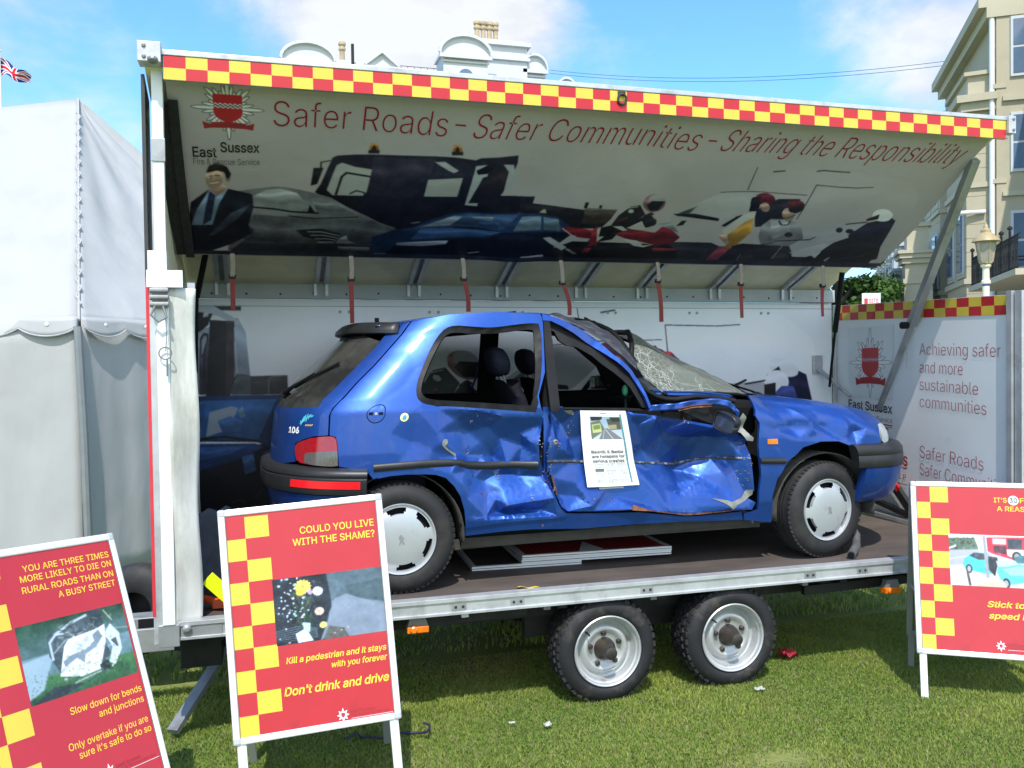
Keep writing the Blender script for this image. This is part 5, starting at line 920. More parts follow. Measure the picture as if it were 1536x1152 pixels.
mb.build('partnership_subtitle',m_txt_k,pan)
cv=Canvas(150,260,(222,227,231)); crest(cv,75,130,70,125,1.5); cv.blur(1)
cv.build('crest',lambda u,v:(2.47+.1*(1.60-.56*u)-.004,1.60-.56*u,1.963-.525*v),m_print_b,pan,flip=False)
# struts, gas springs, base brackets
mb=MB(); a=Vector((2.372,.10,2.885)); b=Vector((2.578,1.20,1.37)); k=a.lerp(b,.62); mb.bar(a,k,.05,.05); us_=mb.build('folding_strut',m_alu_d,TR,bevel=.003); mb=MB(); mb.bar(k,b,.03,.03); mb.tube([k+Vector((-.03,0,.0)),k+Vector((-.075,0,.0))],.024,12,mi=1); mb.tube([a.lerp(b,.68)+Vector((-.02,-.03,0)),a.lerp(b,.68)+Vector((-.02,-.035,-.2))],.003,6); mb.build('lower_strut',[m_alu_d,m_black],us_,bevel=.003)
mb=MB(); mb.tube([(2.44,1.42,2.36),(2.47,1.55,1.93)],.020,12); mb.tube([(2.47,1.55,1.93),(2.50,1.66,1.52)],.010,10); mb.build('gas_strut',m_black,TR,smooth=40)
mb=MB(); mb.tube([(-1.95,1.30,2.43),(-2.02,1.45,2.15)],.018,12); mb.tube([(-2.02,1.45,2.15),(-2.04,1.55,1.7)],.010,10); mb.build('gas_strut',m_black,TR,smooth=40)
mb=MB(); mb.box((2.44,1.77,1.62),(2.52,1.797,1.76)); mb.bar((2.48,1.78,1.66),(2.60,1.55,1.45),.05,.02); mb.build('strut_bracket',m_alu,TR,bevel=.003)
mb=MB(); p=lambda y,z,o=.0:Vector(ep(y,zz(y,z),.03+o)); mb.bar(p(1.10,.93),p(.70,.615),.03,.06); mb.bar(p(1.45,.74),p(.78,.66),.03,.035); mb.bar(p(1.6,.62),p(.5,.62),.04,.03,1); mb.bar(p(.80,.62),p(.74,.72),.03,.04,1); mb.build('panel_brace',[m_dark,m_alu],TR)
mb=MB(); mb.bar(p(1.08,.945,.018),p(.93,.83,.018),.012,.045); mb.build('red_marker',m_tape,TR)
# marker lamps
for x,z in ((-.967,.476),(1.723,.440)):
    mb=MB(); mb.box((x-.052,.008,z-.03),(x+.052,.06,z+.002)) ; mb.lathe([(.018,0),(.02,.006),(.012,.012)],(x-.022,.008,z-.012),n=14,cap=True)
    lamp=mb.build('marker_lamp',m_amber,TR,bevel=.004)
    mb=MB(); mb.prism([(-.035,.045),(.035,.045),(.05,.0025),(-.05,.0025)],lambda a,b:(x+a,.02,z+b),lambda a,b:(x+a,.055,z+b)); mb.build('lamp_bracket',m_grey,lamp,recalc=True)
# draw bar and parked spare at the nose
mb=MB(); mb.box((-3.3,.78,.33),(-2.02,.90,.43)); mb.box((-2.45,.60,.30),(-2.10,.62,.42)); mb.build('drawbar',m_alu_d,TR,bevel=.004)
mb=MB(); mb.box((-2.3,.772,.335),(-2.16,.779,.425)); mb.build('black_band',m_black,TR)
mb=MB(); c=(-2.37,1.05,.40); mb.lathe([(.10,-.02),(.14,.0),(.20,.0),(.235,-.02),(.25,-.05),(.25,-.13),(.235,-.165),(.2,-.18),(.14,-.18),(.10,-.16)],c,(-.25,-1,.1),40,cap=True)
mb.build('spare_tyre',m_tyre,TR,smooth=40)
mb=MB(); mb.box((-2.55,1.6,.30),(-2.13,1.72,.47)); mb.build('nose_box',m_dark,TR,bevel=.01)
# corner steady leg on the left
mb=MB(); mb.bar((-1.80,.66,.36),(-2.09,.20,.04),.055,.03); mb.bar((-1.95,.42,.46),(-1.78,.42,.40),.04,.03); mb.bar((-1.80,.66,.36),(-1.55,.75,.50),.05,.04,1); mb.build('steady_leg',[m_grey,m_dark],TR,bevel=.003)
mb=MB(); mb.box((-2.04,.1,.36),(-1.86,.5,.50)); mb.build('corner_block',m_dark,TR,bevel=.004)
# ------------------------------------------------------------------ artwork of the banner and of the back wall
def paint(cv,fx,sc,keep=None):
    """fx maps banner fractions to canvas pixels; sc = canvas pixels per banner width"""
    for o in BANNER_ART:
        if keep and not keep(np.mean([q[0] for q in o[2]])/1000): continue
        c=np.array(o[1],float); m_=c.mean()
        if tuple(o[1])==(236,236,238): c=cv.a[2,2].copy(); m_=250
        c=c if m_>236 else (c*.86) if m_>195 else (m_+(c-m_)*.8)*(.72+.28*(m_/205)**2); o=(o[0],tuple(c))+tuple(o[2:])
        P=[fx(a/1000,b/1000) for a,b in o[2]]
        if o[0]=='p': cv.poly(P,o[1],form=.42 if np.mean(o[1])<170 else .06)
        else: cv.line(P,o[3]*sc*.26,o[1])
def photo_finish(cv,n=2):
    # soften the edges and give the flat shapes the mottled tone of a printed photograph
    cv.blur(n); h,w=cv.h,cv.w
    r=np.random.RandomState(9); low=np.zeros((h,w))
    for c,a in ((40,.10),(17,.10),(7,.08),(3,.05)):
        g=r.randn(h//c+3,w//c+3); yy=np.arange(h)/c; xx=np.arange(w)/c; iy=yy.astype(int); ix=xx.astype(int); fy=(yy-iy)[:,None]; fx_=(xx-ix)[None]
        low+=a*((g[iy][:,ix]*(1-fx_)+g[iy][:,ix+1]*fx_)*(1-fy)+(g[iy+1][:,ix]*(1-fx_)+g[iy+1][:,ix+1]*fx_)*fy)
    lum=cv.a.mean(2,keepdims=True)/255; k=np.clip(.9-lum*1.25,0,1); cv.a=cv.a*(1+low[...,None]*(.02+1.2*k))+low[...,None]*14*k+r.randn(h,w,1)*(1.2+2.5*k); cv.a=np.clip(cv.a,0,255)
BX0,BX1=-2.04,2.36
def ban(s,t):
    """banner surface"""
    x=BX0+(BX1-BX0)*s; y=-.0+.95*t; z=2.955-.61*t
    sag=.022*np.sin(np.clip(t,0,1)*PI)+.010*np.sin(s*23+t*4)*np.sin(np.clip(t,0,1)*PI)+.012*np.exp(-((s-.30-.12*t)/.035)**2)*np.clip(t*1.4,0,1)-.012*np.exp(-((s-.50-.2*t)/.03)**2)*(1-t)*1.0
    return x,y-sag*.5,z-sag
CWB,CHB=1240,330; T0,T1=-.065,1.0
cv=Canvas(CWB,CHB,(184,178,181))
fx=lambda s,t:(s*CWB,(t-T0)/(T1-T0)*CHB)
paint(cv,fx,CWB); cv.poly([(0,CHB*.972),(CWB,CHB*.955),(CWB,CHB),(0,CHB)],(38,38,50)); photo_finish(cv)
crest(cv,.058*CWB,(.085-T0)/(T1-T0)*CHB,.036*CWB,.155/(T1-T0)*CHB,1.4)
cv.a=np.clip(cv.a,0,255)
BN=thing('banner','long printed vinyl banner of vehicles and riders slung beneath the raised trailer roof','banner',(.16,.95,2.345))
def pb(s,t): 
    x,y,z=ban(s,T0+(T1-T0)*t); return x,y,z
cv.build('banner_sheet',pb,m_print,BN)
ft=lambda s,v: tuple(float(q) for q in (lambda P:(P[0],P[1]-.0012,P[2]-.0018))(ban(np.float64(s),np.float64(-v))))
mb=MB()
for s,a,b,t0,t1,shr in (('Safer Roads',.103,.289,.164,.150,0),('-',.297,.309,.145,.145,0),('Safer Communities',.319,.598,.158,.150,.22),('-',.608,.619,.145,.145,.2),('Sharing the Responsibility',.628,.982,.152,.143,.34)):
    cap=.128 if s!='-' else .128
    for mb in text_words(s,a,b,-(t0+t1)/2,cap,ft,bold=-.012,shear=shr): mb.build('headline',m_txt_r,BN)
mb=MB(); text(mb,'East',.0195,.044,-.332,.052,ft,bold=.014); mb.build('service_name',m_txt_k,BN)
mb=MB(); text(mb,'Sussex',.048,.0885,-.302,.052,ft,bold=.014); mb.build('service_name',m_txt_k,BN)
mb=MB(); text(mb,'Fire & Rescue Service',.0195,.0885,-.375,.034,ft); mb.build('service_subtitle',m_txt_g,BN)
mb=MB(); mb.grid(lambda u,v:tuple(float(q) for q in (lambda P:(P[0]-.012+.02*v*0,P[1]-.004,P[2]-.004))(ban(-.012+.020*u-.004*math.sin(v*5),.07+.93*v))),2,30); mb.grid(lambda u,v:tuple(float(q) for q in (lambda P:(P[0],P[1]-.010,P[2]-.012))(ban(.0+.010*u,.05+.96*v))),2,24); mb.build('edge_binding',mat('black_canvas_binding',(.02,.02,.022),.8,var=.3,vscale=30,bump=.2,bscale=90),BN,solid=.003)
mb=MB(); mb.tube([(BX0-.05,.960,2.350),(BX1+.02,.960,2.350)],.008,10); mb.build('banner_pole',m_alu_d,BN)
# the same picture, bigger, on the back wall
WX=lambda s:7.07*s-4.392; WZ=lambda t:2.488-1.518*t
x0,x1,z1,z0=-2.05,2.62,2.15,.66; W2,H2=1000,330
cv=Canvas(W2,H2,(247,249,252)); fx=lambda s,t:((WX(s)-x0)/(x1-x0)*W2,(z1-WZ(t))/(z1-z0)*H2)
paint(cv,fx,W2*7.07/(x1-x0)*.8,keep=lambda s:WX(s)>-.75)
wf=lambda a,b:((a/1000-x0)/(x1-x0)*W2,(z1-b/1000)/(z1-z0)*H2)
for o in WALL_ART:
    P=[wf(*q) for q in o[2]]
    if o[0]=='p': cv.poly(P,o[1],form=.30 if np.mean(o[1])<170 else .05)
    else: cv.line(P,o[3]*W2/(x1-x0),o[1])
photo_finish(cv,1)
cv.poly([(0,0),(W2,0),(W2,.03/1.49*H2),(0,.03/1.49*H2)],(236,238,240))
cv.build('wall_print',lambda u,v:(x0+(x1-x0)*u,1.7965+0*u,z1-(z1-z0)*v),m_print_b,bw)
mb=MB()
for x in (-1.15,-.55,.05,.75,1.4,2.0):
    for dx in (0,.06): mb.lathe([(.011,0),(.010,.004)],(x+dx,1.7955,2.085),n=10,cap=True)
mb.box((-2.05,1.792,2.118),(2.62,1.7955,2.122)); mb.build('panel_screw',m_alu_d,bw)
# ------------------------------------------------------------------ hanging straps
SP=[(-1.803,2.037,0,'webbing strap left of the car, lowest left end of the banner'),(-1.16,1.968,.0,'red and grey webbing strap hanging over the tailgate of the blue car'),(-.512,2.035,.03,'webbing strap hanging above the rear side window of the blue car'),(.097,2.016,.05,'webbing strap hanging above the front edge of the car roof'),(.738,1.976,.02,'webbing strap hanging in front of the van outline, above the windscreen'),(1.325,2.002,.0,'short webbing strap with a looped end, above the car bonnet'),(1.937,2.012,-.01,'webbing strap beside the right hand black gas strut')]
for x,zb,sw,lb in SP:
    t=thing('webbing_strap',lb,'strap',(x,.95,2.345),group='webbing straps hanging from the banner pole')
    zm=2.225+rnd.uniform(-.012,.012)
    def ribbon(x0,z0,x1,z1,w,bow,n=8,tw=0,y=.945):
        mb=MB()
        def fn(u,v):
            a=tw*v; cx=x0+(x1-x0)*v+bow*math.sin(v*PI); return (cx+(u-.5)*w*math.cos(a),y+(u-.5)*w*math.sin(a)-.012*v,z0+(z1-z0)*v)
        return mb.grid(fn,2,n)
    ribbon(x,2.36,x+sw*.2,zm,.024,.004).build('upper_webbing',m_strapg,t,solid=.0025)
    ribbon(x+sw*.2,zm,x+sw,zb,.026,sw*.35,tw=rnd.uniform(-.5,.5)).build('lower_webbing',m_strapr,t,solid=.003)
    mb=MB(); mb.box((x+sw*.2-.02,.932,zm-.012),(x+sw*.2+.02,.952,zm+.012)); mb.build('buckle',m_dark,t,bevel=.003)
    mb=MB(); mb.box((x-.022,.937,2.350),(x+.022,.965,2.368)); mb.build('pole_loop',m_black,t,bevel=.003)
# ------------------------------------------------------------------ A-boards
def star_logo(mb,cx,cy,r,fn,mi=0,mi2=1):
    pts=[]
    for k in range(16):
        a=2*PI*k/16+PI/2; q=r*(1.15 if k%8==0 else 1.0) if k%2==0 else r*.55; pts.append((cx+q*math.cos(a),cy+q*math.sin(a)))
    mb.add([fn(*p) for p in pts]+[fn(cx,cy)],[(i,(i+1)%16,16) for i in range(16)],mi)
    sh=[(-.3,.36),(.3,.36),(.3,-.1),(0,-.42),(-.3,-.1)]
    g=lambda x,y:(lambda P:(P[0],P[1]-.0006,P[2]))(fn(x,y))
    mb.add([g(cx+a*r,cy+b*r) for a,b in sh],[tuple(range(4,-1,-1))],mi2)
BW,BH=.632,.88
def aboard(name,loc,rot,label,texts,photo,pbox,legs,rear,starpos,rows=10,c0=.155,c1=.295,v0=.04,v1=.98,extra=None):
    t=thing('sign_board',label,'sign board',loc,rot,group='folding poster boards round the trailer')
    F=lambda u,v:(u*BW,-.0135,(1-v)*BH)
    mb=MB(); w=.026
    mb.box((0,-.018,0),(w,.012,BH)); mb.box((BW-w,-.018,0),(BW,.012,BH)); mb.box((w,-.0175,BH-w),(BW-w,.0115,BH)); mb.box((w,-.0175,0),(BW-w,.0115,w))
    mb.build('frame',m_whitem,t,bevel=.005,world=False)
    for x in (w+.0005,BW-w-.0025): mb=MB(); mb.box((x,-.0182,w),(x+.002,-.0155,BH-w)); mb.build('frame_groove',m_grey,t,world=False)
    mb=MB()
    for x in (0,BW):
        for z in (0,BH):
            sx=.03 if x==0 else -.03; sz=.03 if z==0 else -.03
            mb.box((min(x,x+sx)-(.001 if x==0 else -.001),-.0195,min(z,z+sz)-.001),(max(x,x+sx)-.001*(x==0)+.001*(x>0),.0135,max(z,z+sz)+.001))
    mb.build('corner_clip',mat('grey_plastic_corner',(.45,.46,.47),.4,var=.1),t,bevel=.008,world=False)
    mb=MB(); mb.box((w,-.0125,w),(BW-w,.006,BH-w)); ps=mb.build('poster',m_red,t,world=False)
    G=lambda x,y:(x,-.0129,y)
    def U(u): return u*BW
    def V(v): return (1-v)*BH
    mb=MB()
    for i in range(rows):
        a,b=V(v0+(v1-v0)*i/rows),V(v0+(v1-v0)*(i+1)/rows)
        x=(c0,c1) if i%2==0 else (.041,c0)
        mb.add([G(U(x[0]),b),G(U(x[1]),b),G(U(x[1]),a),G(U(x[0]),a)],[(0,1,2,3)])
    mb.build('yellow_check',m_yel,ps,world=False)
    G2=lambda x,y:(x,-.0134,y)
    for nm,lines in texts.items():
        mb=MB()
        for s,u0,u1,v,cap,bold,shr in lines: mb=MB(); text(mb,s,U(u0),U(u1),V(v),cap,G2,bold=bold*2.2,shear=shr); mb.build(nm,m_txt_y,ps,world=False)
    cx,cy=U(starpos[0]),V(starpos[1])
    mb=MB(); star_logo(mb,cx,cy,.024,G2); mb.add([G2(cx+.03,cy-.018),G2(U(.95),cy-.018),G2(U(.95),cy-.0165),G2(cx+.03,cy-.0165)],[(0,1,2,3)]); mb.build('star_badge',[m_txt_w,m_red],ps,world=False)
    mb=MB(); text(mb,'East Sussex',cx+.028,cx+.125,cy+.003,.0115,G2,bold=.01); text(mb,'Fire & Rescue Service',cx+.028,U(.93),cy-.010,.009,G2); mb.build('service_name',mat('faint_dark_red_lettering',S(166,40,52),.5,var=.05),ps,world=False)
    if extra: extra(ps,U,V)
    u0,u1,va,vb=pbox
    photo.build('photograph',lambda a,b:(U(u0+(u1-u0)*a),-.0130+0*a,V(va+(vb-va)*b)),m_print_b,ps,world=False)
    # front legs, rear frame
    mb=MB(); mb.box((.012,-.010,-legs[0]),(.047,.010,.004)); mb.build('front_leg',m_whitem,t,bevel=.004,world=False)
    mb=MB(); mb.box((BW-.047,-.010,-legs[1]),(BW-.012,.010,.004)); mb.build('front_leg',m_whitem,t,bevel=.004,world=False)
    ang,ln=rear; M=Matrix.Translation((0,.016,BH-.01))@Matrix.Rotation(ang,4,'X')
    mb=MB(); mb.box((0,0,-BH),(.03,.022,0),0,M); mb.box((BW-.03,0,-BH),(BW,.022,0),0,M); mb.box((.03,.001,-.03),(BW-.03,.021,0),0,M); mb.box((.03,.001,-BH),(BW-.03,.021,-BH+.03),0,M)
    mb.build('rear_frame',mat('shade_toned_frame_back',(.30,.32,.29),.4,.4,var=.1,vscale=5),t,bevel=.003,world=False)  # grey-green puts the shade on the frame's back into its colour
    mb=MB(); mb.box((.03,.006,-BH+.03),(BW-.03,.014,-.03),0,M); mb.build('rear_panel',mat('olive_board_back',(.10,.11,.055),.6,var=.2,vscale=5),t,world=False)
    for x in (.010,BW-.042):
        mb=MB(); mb.box((x,.002,-ln),(x+.032,.020,-BH),0,M); mb.build('rear_leg',mat('shade_toned_frame_back',(0,0,0)),t,bevel=.003,world=False)
    mb=MB(); mb.bar((.02,.02,.30),tuple(M@Vector((.02,.0,-BH*.66))),.006,.014); mb.build('stay',m_alu,t,world=False)
    return t
def board_rot(yaw,lean,roll):
    Mx=Matrix.Rotation(yaw,3,'Z')@Matrix.Rotation(-lean,3,'X')@Matrix.Rotation(roll,3,'Y'); return tuple(Mx.to_euler())
# photo 1: flowers beside a road
r=np.random.RandomState(3)
p1=Canvas(230,150,(84,100,118)); p1.grad(0,150,(96,116,134),(128,142,160)); p1.poly([(0,0),(120,0),(118,80),(90,150),(0,150)],(40,48,60)); p1.poly([(112,0),(230,0),(230,40),(130,70),(118,60)],(84,104,118)); p1.poly([(150,34),(230,26),(230,82),(160,62)],(70,88,98)); p1.poly([(126,60),(150,52),(230,90),(230,150),(100,150),(112,90)],(124,138,158)); p1.poly([(110,120),(140,128),(150,150),(95,150)],(90,92,92)); p1.blur(4)
for _ in range(300): p1.ell((r.uniform(0,100),r.uniform(0,150)),r.uniform(.5,2.2),r.uniform(.5,2.2),tuple(r.uniform(28,95)*np.array((.9,1.,1.15))))
for _ in range(70): a,b=r.uniform(38,80),r.uniform(30,110); p1.line([(a,b),(a+r.uniform(-16,16),b+r.uniform(4,30))],1,(70+r.uniform(-20,30),100+r.uniform(-20,30),80))
for _ in range(55): p1.ell((np.clip(40+r.randn()*16,8,90),np.clip(60+r.randn()*34,3,146)),r.uniform(1.2,3.4),r.uniform(1.2,3),(190+r.uniform(-30,40),205,225))
for k in range(7): p1.line([(0,118+4*k),(45,112+5*k),(85,122+3*k)],.8,(140,170,190))
def flower(cv,c,rr,col,n=14):
    for k in range(n): a=2*PI*k/n; cv.ell((c[0]+math.cos(a)*rr*.6,c[1]+math.sin(a)*rr*.55),rr*.45,rr*.2,tuple(np.array(col)*r.uniform(.82,1.05)),rot=a)
    cv.ell(c,rr*.3,rr*.28,tuple(np.array(col)*.8))
flower(p1,(62,24),17,(238,224,110)); flower(p1,(56,36),9,(232,214,90)); flower(p1,(92,38),11,(226,228,244)); flower(p1,(76,38),6,(206,176,210)); flower(p1,(92,84),10,(240,206,196)); flower(p1,(98,116),8,(240,234,140))
p1.poly([(40,128),(62,118),(70,135),(76,148),(44,149)],(206,216,232)); p1.poly([(56,104),(72,108),(70,128),(58,124)],(180,200,220)); p1.line([(105,60),(84,76)],1.2,(60,60,60))
for k in range(6): p1.ell((112+k*7+r.uniform(-2,2),140-k*2.3),2,1.2,(214,196,180) if k%2 else (70,50,46))
photo_finish(p1,2)
# photo 2: crashed white car by a tree
p2=Canvas(230,150,(70,98,88)); p2.grad(0,60,(48,78,58),(84,116,116)); p2.grad(60,105,(112,140,154),(96,128,136)); p2.grad(105,150,(70,118,72),(54,92,62)); p2.poly([(0,70),(66,62),(30,128),(0,140)],(150,176,192)); p2.poly([(0,40),(230,30),(230,62),(0,64)],(76,104,104)); p2.line([(150,40),(230,52)],1.5,(170,186,190)); p2.blur(4)
p2.poly([(50,128),(120,138),(150,128),(60,150),(5,150)],(52,62,66)); p2.poly([(150,0),(178,0),(178,54),(152,58)],(58,70,74)); p2.poly([(56,30),(110,12),(150,4),(150,50),(170,60),(180,96),(150,118),(70,110),(54,70)],(72,84,90))
p2.line([(60,78),(60,44),(76,30),(110,16),(145,8)],5,(176,198,208)); p2.line([(76,32),(100,34),(112,46)],3.5,(190,208,216)); p2.line([(64,66),(96,44)],2.5,(150,170,176))
for _ in range(60): a,b=r.uniform(70,170),r.uniform(20,60); p2.line([(a,b),(a+r.uniform(-14,14),b+r.uniform(-8,8))],1.4,tuple(r.uniform(40,190)*np.array((.92,1,1.05))))
p2.poly([(66,112),(86,58),(98,46),(160,40),(180,34),(174,70),(150,120),(110,124)],(226,234,240)); p2.poly([(78,86),(96,78),(128,74),(150,62),(148,50),(164,42),(170,58),(150,76),(126,84),(120,100),(108,86),(92,92),(80,98)],(120,138,152)); p2.poly([(98,56),(150,50),(140,70),(100,76)],(206,220,228))
p2.poly([(176,52),(192,36),(208,60),(206,92),(184,120),(172,112),(186,84)],(198,212,218)); p2.poly([(184,70),(198,66),(200,86),(190,84)],(70,84,90)); p2.line([(176,58),(200,94),(176,122)],2.4,(226,234,238)); p2.poly([(150,112),(170,104),(172,124),(152,126)],(48,56,60)); p2.line([(92,132),(150,124)],3,(160,176,182)); p2.ell((76,120),4,2.4,(200,206,210)); p2.line([(184,6),(198,30)],2.5,(170,178,160))
for _ in range(170):
    a,b=r.uniform(60,205),r.uniform(12,132); q=[(a+r.uniform(-9,9),b+r.uniform(-7,7)) for _k in range(3)]; p2.poly(q,tuple(r.uniform(60,240)*np.array((.94,1,1.04))),.30)
for _ in range(260): p2.ell((r.uniform(0,230),r.uniform(95,150)),r.uniform(.6,2),r.uniform(.6,2),tuple(r.uniform(30,120)*np.array((.8,1.1,.8))),.5)
p2.blur(1); photo_finish(p2,2)
# photo 3: teal car against a lamp post, fire engine behind
p3=Canvas(250,126,(196,196,204)); p3.grad(0,30,(226,232,236),(196,206,206)); p3.poly([(0,10),(70,8),(80,36),(0,42)],(92,112,100)); p3.blur(2)
for _ in range(60): p3.ell((r.uniform(0,72),r.uniform(10,36)),r.uniform(2,5),r.uniform(2,4),tuple(r.uniform(60,125)*np.array((.9,1.08,.95))))
p3.poly([(0,40),(90,36),(130,60),(0,80)],(170,172,184)); p3.poly([(0,78),(120,66),(250,80),(250,126),(0,126)],(206,202,204)); p3.line([(0,62),(90,46)],1,(220,220,224)); p3.poly([(0,34),(20,26),(20,31),(0,38)],(220,226,224)); p3.poly([(80,22),(102,20),(102,44),(80,42)],(232,228,228))
p3.poly([(102,6),(250,2),(250,48),(170,58),(118,46),(104,40)],(198,64,82)); p3.poly([(118,8),(154,8),(154,22),(118,22)],(190,190,196)); p3.poly([(120,26),(154,26),(154,46),(122,42)],(86,60,70)); p3.poly([(158,8),(196,8),(194,32),(158,32)],(70,78,88)); p3.poly([(154,34),(216,34),(216,52),(170,54),(156,48)],(232,232,234)); p3.ell((180,50),13,12,(60,60,66)); p3.ell((180,50),7,7,(150,150,156)); p3.poly([(200,6),(250,4),(250,50),(216,46),(204,30)],(150,60,72)); p3.poly([(204,10),(250,8),(250,30),(206,30)],(84,88,96)); p3.ell((236,48),11,11,(54,54,60))
p3.poly([(36,74),(40,60),(52,52),(66,44),(94,44),(104,60),(120,92),(100,96),(60,88),(44,86)],(80,186,194)); p3.poly([(54,52),(68,44),(94,46),(96,60),(80,62)],(64,72,82)); p3.ell((52,84),9,11,(52,54,60)); p3.ell((52,84),5,7,(170,176,182)); p3.poly([(104,52),(128,54),(130,66),(120,100),(104,84)],(54,58,66)); p3.poly([(128,76),(180,66),(230,80),(250,92),(250,122),(220,124),(200,112),(150,120),(134,108),(126,90)],(96,196,206)); p3.poly([(124,62),(176,60),(196,66),(150,76),(128,76)],(180,188,194)); p3.poly([(140,82),(190,72),(222,84),(200,96),(160,96)],(150,222,228)); p3.poly([(170,52),(200,46),(210,66),(180,66)],(70,110,120)); p3.ell((148,116),11,13,(48,50,56)); p3.ell((148,116),6,8,(160,166,172)); p3.ell((206,104),11,4,(216,226,230))
p3.poly([(92,2),(99,2),(106,104),(96,104)],(150,158,166)); p3.poly([(44,92),(50,90),(56,124),(50,125)],(84,86,90)); p3.line([(0,100),(44,88)],1.2,(232,232,232)); p3.poly([(80,116),(140,108),(150,126),(70,126)],(196,184,168))
for _ in range(160):
    a,b=r.uniform(30,250),r.uniform(30,126); q=[(a+r.uniform(-8,8),b+r.uniform(-5,5)) for _k in range(3)]; p3.poly(q,tuple(r.uniform(70,235)*np.array((.94,1,1.04))),.16)
p3.blur(1); photo_finish(p3,2)
aboard('mid',(-1.792,-.682,.301),board_rot(-.048,.151,-.061),'white framed board asking COULD YOU LIVE WITH THE SHAME beside the rear of the car',
 {'headline':[('COULD YOU LIVE',.479,.935,.140,.0265,.004,0),('WITH THE SHAME?',.431,.935,.190,.0265,.004,0)],'message':[('Kill a pedestrian and it stays',.337,.946,.693,.0225,.006,.22),('with you forever',.605,.946,.736,.0225,.006,.22)],'slogan':[("Don't drink and drive",.312,.946,.828,.031,.008,.22)]},
 p1,(.291,.958,.327,.612),(.32,.35),(.46,1.24),(.649,.945))
aboard('left',(-2.432,-1.325,.328),board_rot(.842,.373,.049),'leaning board warning about rural roads beneath the white tent, nearest the camera',
 {'headline':[('YOU ARE THREE TIMES',.418,.940,.098,.021,.002,0),('MORE LIKELY TO DIE ON',.393,.942,.136,.021,.002,0),('RURAL ROADS THAN ON',.391,.940,.178,.021,.002,0),('A BUSY STREET',.584,.938,.218,.021,.002,0)],'message':[('Slow down for bends',.501,.941,.652,.0225,.001,0),('and junctions',.656,.940,.694,.0225,.001,0)],'slogan':[('Only overtake if you are',.450,.936,.773,.0225,.001,0),("sure it's safe to do so",.497,.942,.811,.0225,.001,0)]},
 p2,(.309,.949,.293,.578),(.345,.33),(.62,1.17),(.64,.895),rows=10,v0=.012,v1=.96)
def thirty(ps,U,V):
    mb=MB(); c=(U(.766),V(.101)); q=[(c[0]+.0245*math.cos(a),-.0140,c[1]+.0245*math.sin(a)) for a in np.linspace(0,2*PI,28,endpoint=False)]; mb.add(q,[tuple(range(28))]); mb.build('round_sign',m_txt_w,ps,world=False)
    mb=MB(); text(mb,'30',c[0]-.0185,c[0]+.0185,c[1]-.0115,.023,lambda x,y:(x,-.0152,y),bold=.012); mb.build('round_sign_number',m_txt_k,ps,world=False)
aboard('right',(1.542,-.381,.214),board_rot(-.573,.239,-.003),'board picturing a teal car crushed on a lamp post, at the right edge',
 {'headline':[("IT'S",.624,.718,.114,.024,.004,0),('FOR',.814,.94,.114,.024,.004,0),('A REASON',.643,.93,.164,.024,.004,0)],'slogan':[('Stick to the',.534,.94,.714,.028,.008,.22),('speed limit',.541,.93,.778,.028,.008,.22)]},
 p3,(.274,.958,.306,.601),(.225,.225),(.42,1.09),(.615,.928),c0=.147,c1=.284,v0=.026,v1=.985,extra=thirty)
# folded boards lying on the deck
def fboard(label,x0,y0,w,d,z,rot,top):
    t=thing('folded_board',label,'sign board',(x0,y0,z),(0,0,rot),group='folded boards on the trailer deck')
    mb=MB(); q=.026
    mb.box((0,0,0),(w,q,.022)); mb.box((0,d-q,0),(w,d,.022)); mb.box((0,q,.0005),(q,d-q,.0215)); mb.box((w-q,q,.0005),(w,d-q,.0215)); mb.box((.0,-.0015,.009),(w,.0,.012),1); mb.build('frame',[m_whitem,m_dark],t,bevel=.003,world=False)
    if top is not None:
        mb=MB(); mb.box((q,q,.004),(w-q,d-q,.017)); ps=mb.build('panel',m_red,t,world=False)
        mb=MB()
        for k in range(24): a=q+.02+k*(w-.10)/24; mb.add([(a,q+.01,.0175),(a+.006,q+.01,.0175),(a+.006,d*.55,.0175),(a,d*.55,.0175)],[(0,1,2,3)])
        mb.add([(w*.38,q+.004,.0178),(w*.56,q+.03,.0178),(w*.50,d*.5,.0178)],[(0,1,2)],1)
        mb.build('print',[mat('dark_red_print',(.10,.012,.015),.5),m_txt_w],ps,world=False)
    return t
fboard('lowest folded sign board on the deck, sticking out to the left of its stack',-.585,.50,.62,.80,.605,-.055,None)
fboard('middle folded sign board of the stack beneath the car door',-.31,.478,.88,.60,.628,-.045,None)
fboard('topmost folded sign board of the stack, red print showing under the sill',-.305,.482,.88,.60,.651,-.045,1)
# ------------------------------------------------------------------ the wrecked hatchback
CARO=thing('wrecked_car','crumpled blue three-door hatchback with smashed side and windscreen on the trailer','car',(.2,.9,.604))
UCR=LR-SR[-1]; UCF=-LF+SF[-1]
def inpoly(P,X,Y):
    ins=np.zeros(X.shape,bool); n=len(P)
    for i in range(n):
        ax,ay=P[i][:2]; bx,by=P[(i+1)%n][:2]
        if ay==by: continue
        ins^=((ay>Y)!=(by>Y))&(X<(bx-ax)*(Y-ay)/(by-ay)+ax)
    return ins
def dens(P,h):
    o=[]; n=len(P)
    for i in range(n):
        a=np.array(P[i][:2]);b=np.array(P[(i+1)%n][:2]); k=max(1,int(np.hypot(*(b-a))/h))
        for j in range(k): o.append(tuple(a+(b-a)*j/k))
    return o
def rounded(P,it=1):
    for _ in range(it):
        q=[]
        for i in range(len(P)):
            a=np.array(P[i][:2]);b=np.array(P[(i+1)%len(P)][:2]); q+= [tuple(a*.75+b*.25),tuple(a*.25+b*.75)]
        P=q
    return P
